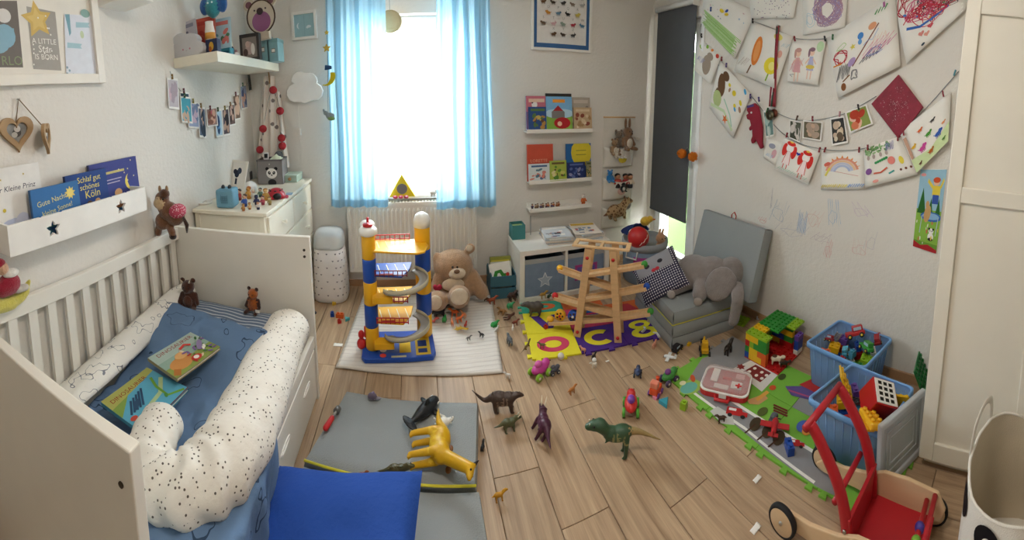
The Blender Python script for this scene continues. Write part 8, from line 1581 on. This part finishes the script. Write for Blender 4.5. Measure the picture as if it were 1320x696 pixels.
digger(); toy_car(onz(873, 452) + Vector((0, 0, .0005)), .3, '1d1d20', 'black toy car in front of the folding chair', .72); toy_car(onz(997, 541, .012) + Vector((0, 0, .0005)), .2, '5a6068', 'small grey toy car on the play mat road', .5); toy_car(onz(978, 411) + Vector((0, 0, .0005)), .3, 'c8d0d8', 'small white and blue toy car by the baseboard', .45)
def plane(x, y, z_, rz, lab, col, s, prop):
    p = onz(x, y, z_); t = thing('toy_plane', lab, 'toy plane', (p.x, p.y, z_ + .001), rz); MB(col).tube([(-.06 * s, 0, .028 * s), (-.03 * s, 0, .022 * s), (.03 * s, 0, .02 * s), (.05 * s, 0, .018 * s)], [.006 * s, .012 * s, .016 * s, .008 * s], 12).build('fuselage', PAINT, t, True); MB(col).bb((-.005 * s, -.065 * s, .018 * s), (.025 * s, .065 * s, .023 * s)).build('wing', PAINT, t, bev=.002); MB(col).bb((-.062 * s, -.022 * s, .028 * s), (-.045 * s, .022 * s, .032 * s)).bb((-.062 * s, -.002 * s, .03 * s), (-.045 * s, .002 * s, .055 * s)).build('tail_fin', PAINT, t)
    MB(prop).bb((.051 * s, -.022 * s, .016 * s), (.054 * s, .022 * s, .02 * s)).build('propeller', PAINT, t)
    for j in (-1, 1): MB('22201e').cyl((.02 * s, j * .02 * s, .008 * s), (.02 * s, j * .026 * s, .008 * s), .008 * s).build('wheel', PAINT, t, True)
plane(863, 463, 0, 2.2, 'white toy aeroplane in front of the folding chair', 'dfe0de', .7, '5a5a60'); plane(998, 556, .012, .5, 'red toy aeroplane on the play mat road', 'b8262a', 1.1, '3a3a40')
# loose bricks and bits
def loose(x, y, z_, nx, ny, c, rz, lab, h=.038, U=.0318): p = onz(x, y, z_); o = bpy.data.objects.new('loose_brick', brick_mesh(nx, ny, h, c, U)); COL.objects.link(o); o.matrix_world = tr(p.x, p.y, z_ + .0005) @ rot(0, 0, rz); tag(o, lab, 'toy brick')
loose(883, 531, 0, 1, 1, 'lime', .4, 'single lime green brick beside the play mat'); loose(1024, 588, .012, 2, 1, 'blue', .9, 'blue brick at the foot of the push cart'); loose(426, 409, 0, 1, 1, 'blue', .2, 'blue brick beside the cot on the floor', .03, .028); loose(433, 410, 0, 2, 1, 'orange', -.1, 'orange brick beside the blue brick near the nappy bin', .03, .028); loose(436, 418, 0, 1, 1, 'red', .5, 'red brick near the nappy bin', .022, .026); loose(846, 517, 0, 2, 1, 'pink', .4, 'pink brick beside the orange toy locomotive', .016, .026); loose(888, 447, 0, 2, 1, 'yellow', .3, 'yellow brick near the black toy car', .02, .024); loose(703, 425, FM, 1, 1, 'red', .3, 'red brick on the foam tiles under the marble run', .02, .024); loose(836, 418, 0, 1, 1, 'tan', .3, 'tan brick by the figure eight tile', .018, .022)
def tri(x, y, c, lab, s=.03): p = onz(x, y); o = MB(c).at(tr(p.x, p.y, .0006) @ rot(0, 0, .8)).prism([(-s, -s * .6), (s, -s * .6), (0, s)], 0, .022).build('wooden_wedge', PAINT, bev=.002); tag(o, lab, 'toy block')
tri(856, 521, '3f9fb0', 'turquoise triangular block beside the play mat'); tri(447, 413, '4fb0b8', 'flat turquoise piece near the nappy bin', .02); tri(430, 393, 'd8b03a', 'flat yellow piece in front of the nappy bin', .018)
for x, y, s, lab in ((976, 618, .02, 'torn white paper scrap on the floor by the play mat'), (974, 682, .022, 'crumpled white paper scrap in front of the push cart'), (436, 445, .03, 'white paper tag sticking out of the quilted mat'), (783, 466, .012, 'tiny white paper crumb on the floor')):
    p = onz(x, y); tag(MB().grid(lambda u, v: (p.x + (u - .5) * s * 2, p.y + (v - .5) * s, .003 + .006 * abs(nz(u * 3, v * 3, x))), 6, 4, .0006).build('paper_scrap', PAPER, smooth=True), lab, 'paper')
gd = put_brick(None, 0, 0, 0, 4, 4, 'lime', .004, 'base_plate'); p = onz(962, 417); gd.matrix_world = tr(p.x - .05, p.y - .02, .0005) @ rot(0, 0, .3); tag(gd, 'lime green building plate on the floor by the folding chair', 'toy plate')
p = onz(405, 404); tag(MB('3a3a44').lathe([(0, 0), (.018, 0), (.02, .006), (.012, .014), (0, .016)], 14, (p.x, p.y, .0005)).build('toy_bowl', PAINT, smooth=True), 'dark upturned toy bowl on the floor beside the cot end', 'toy')
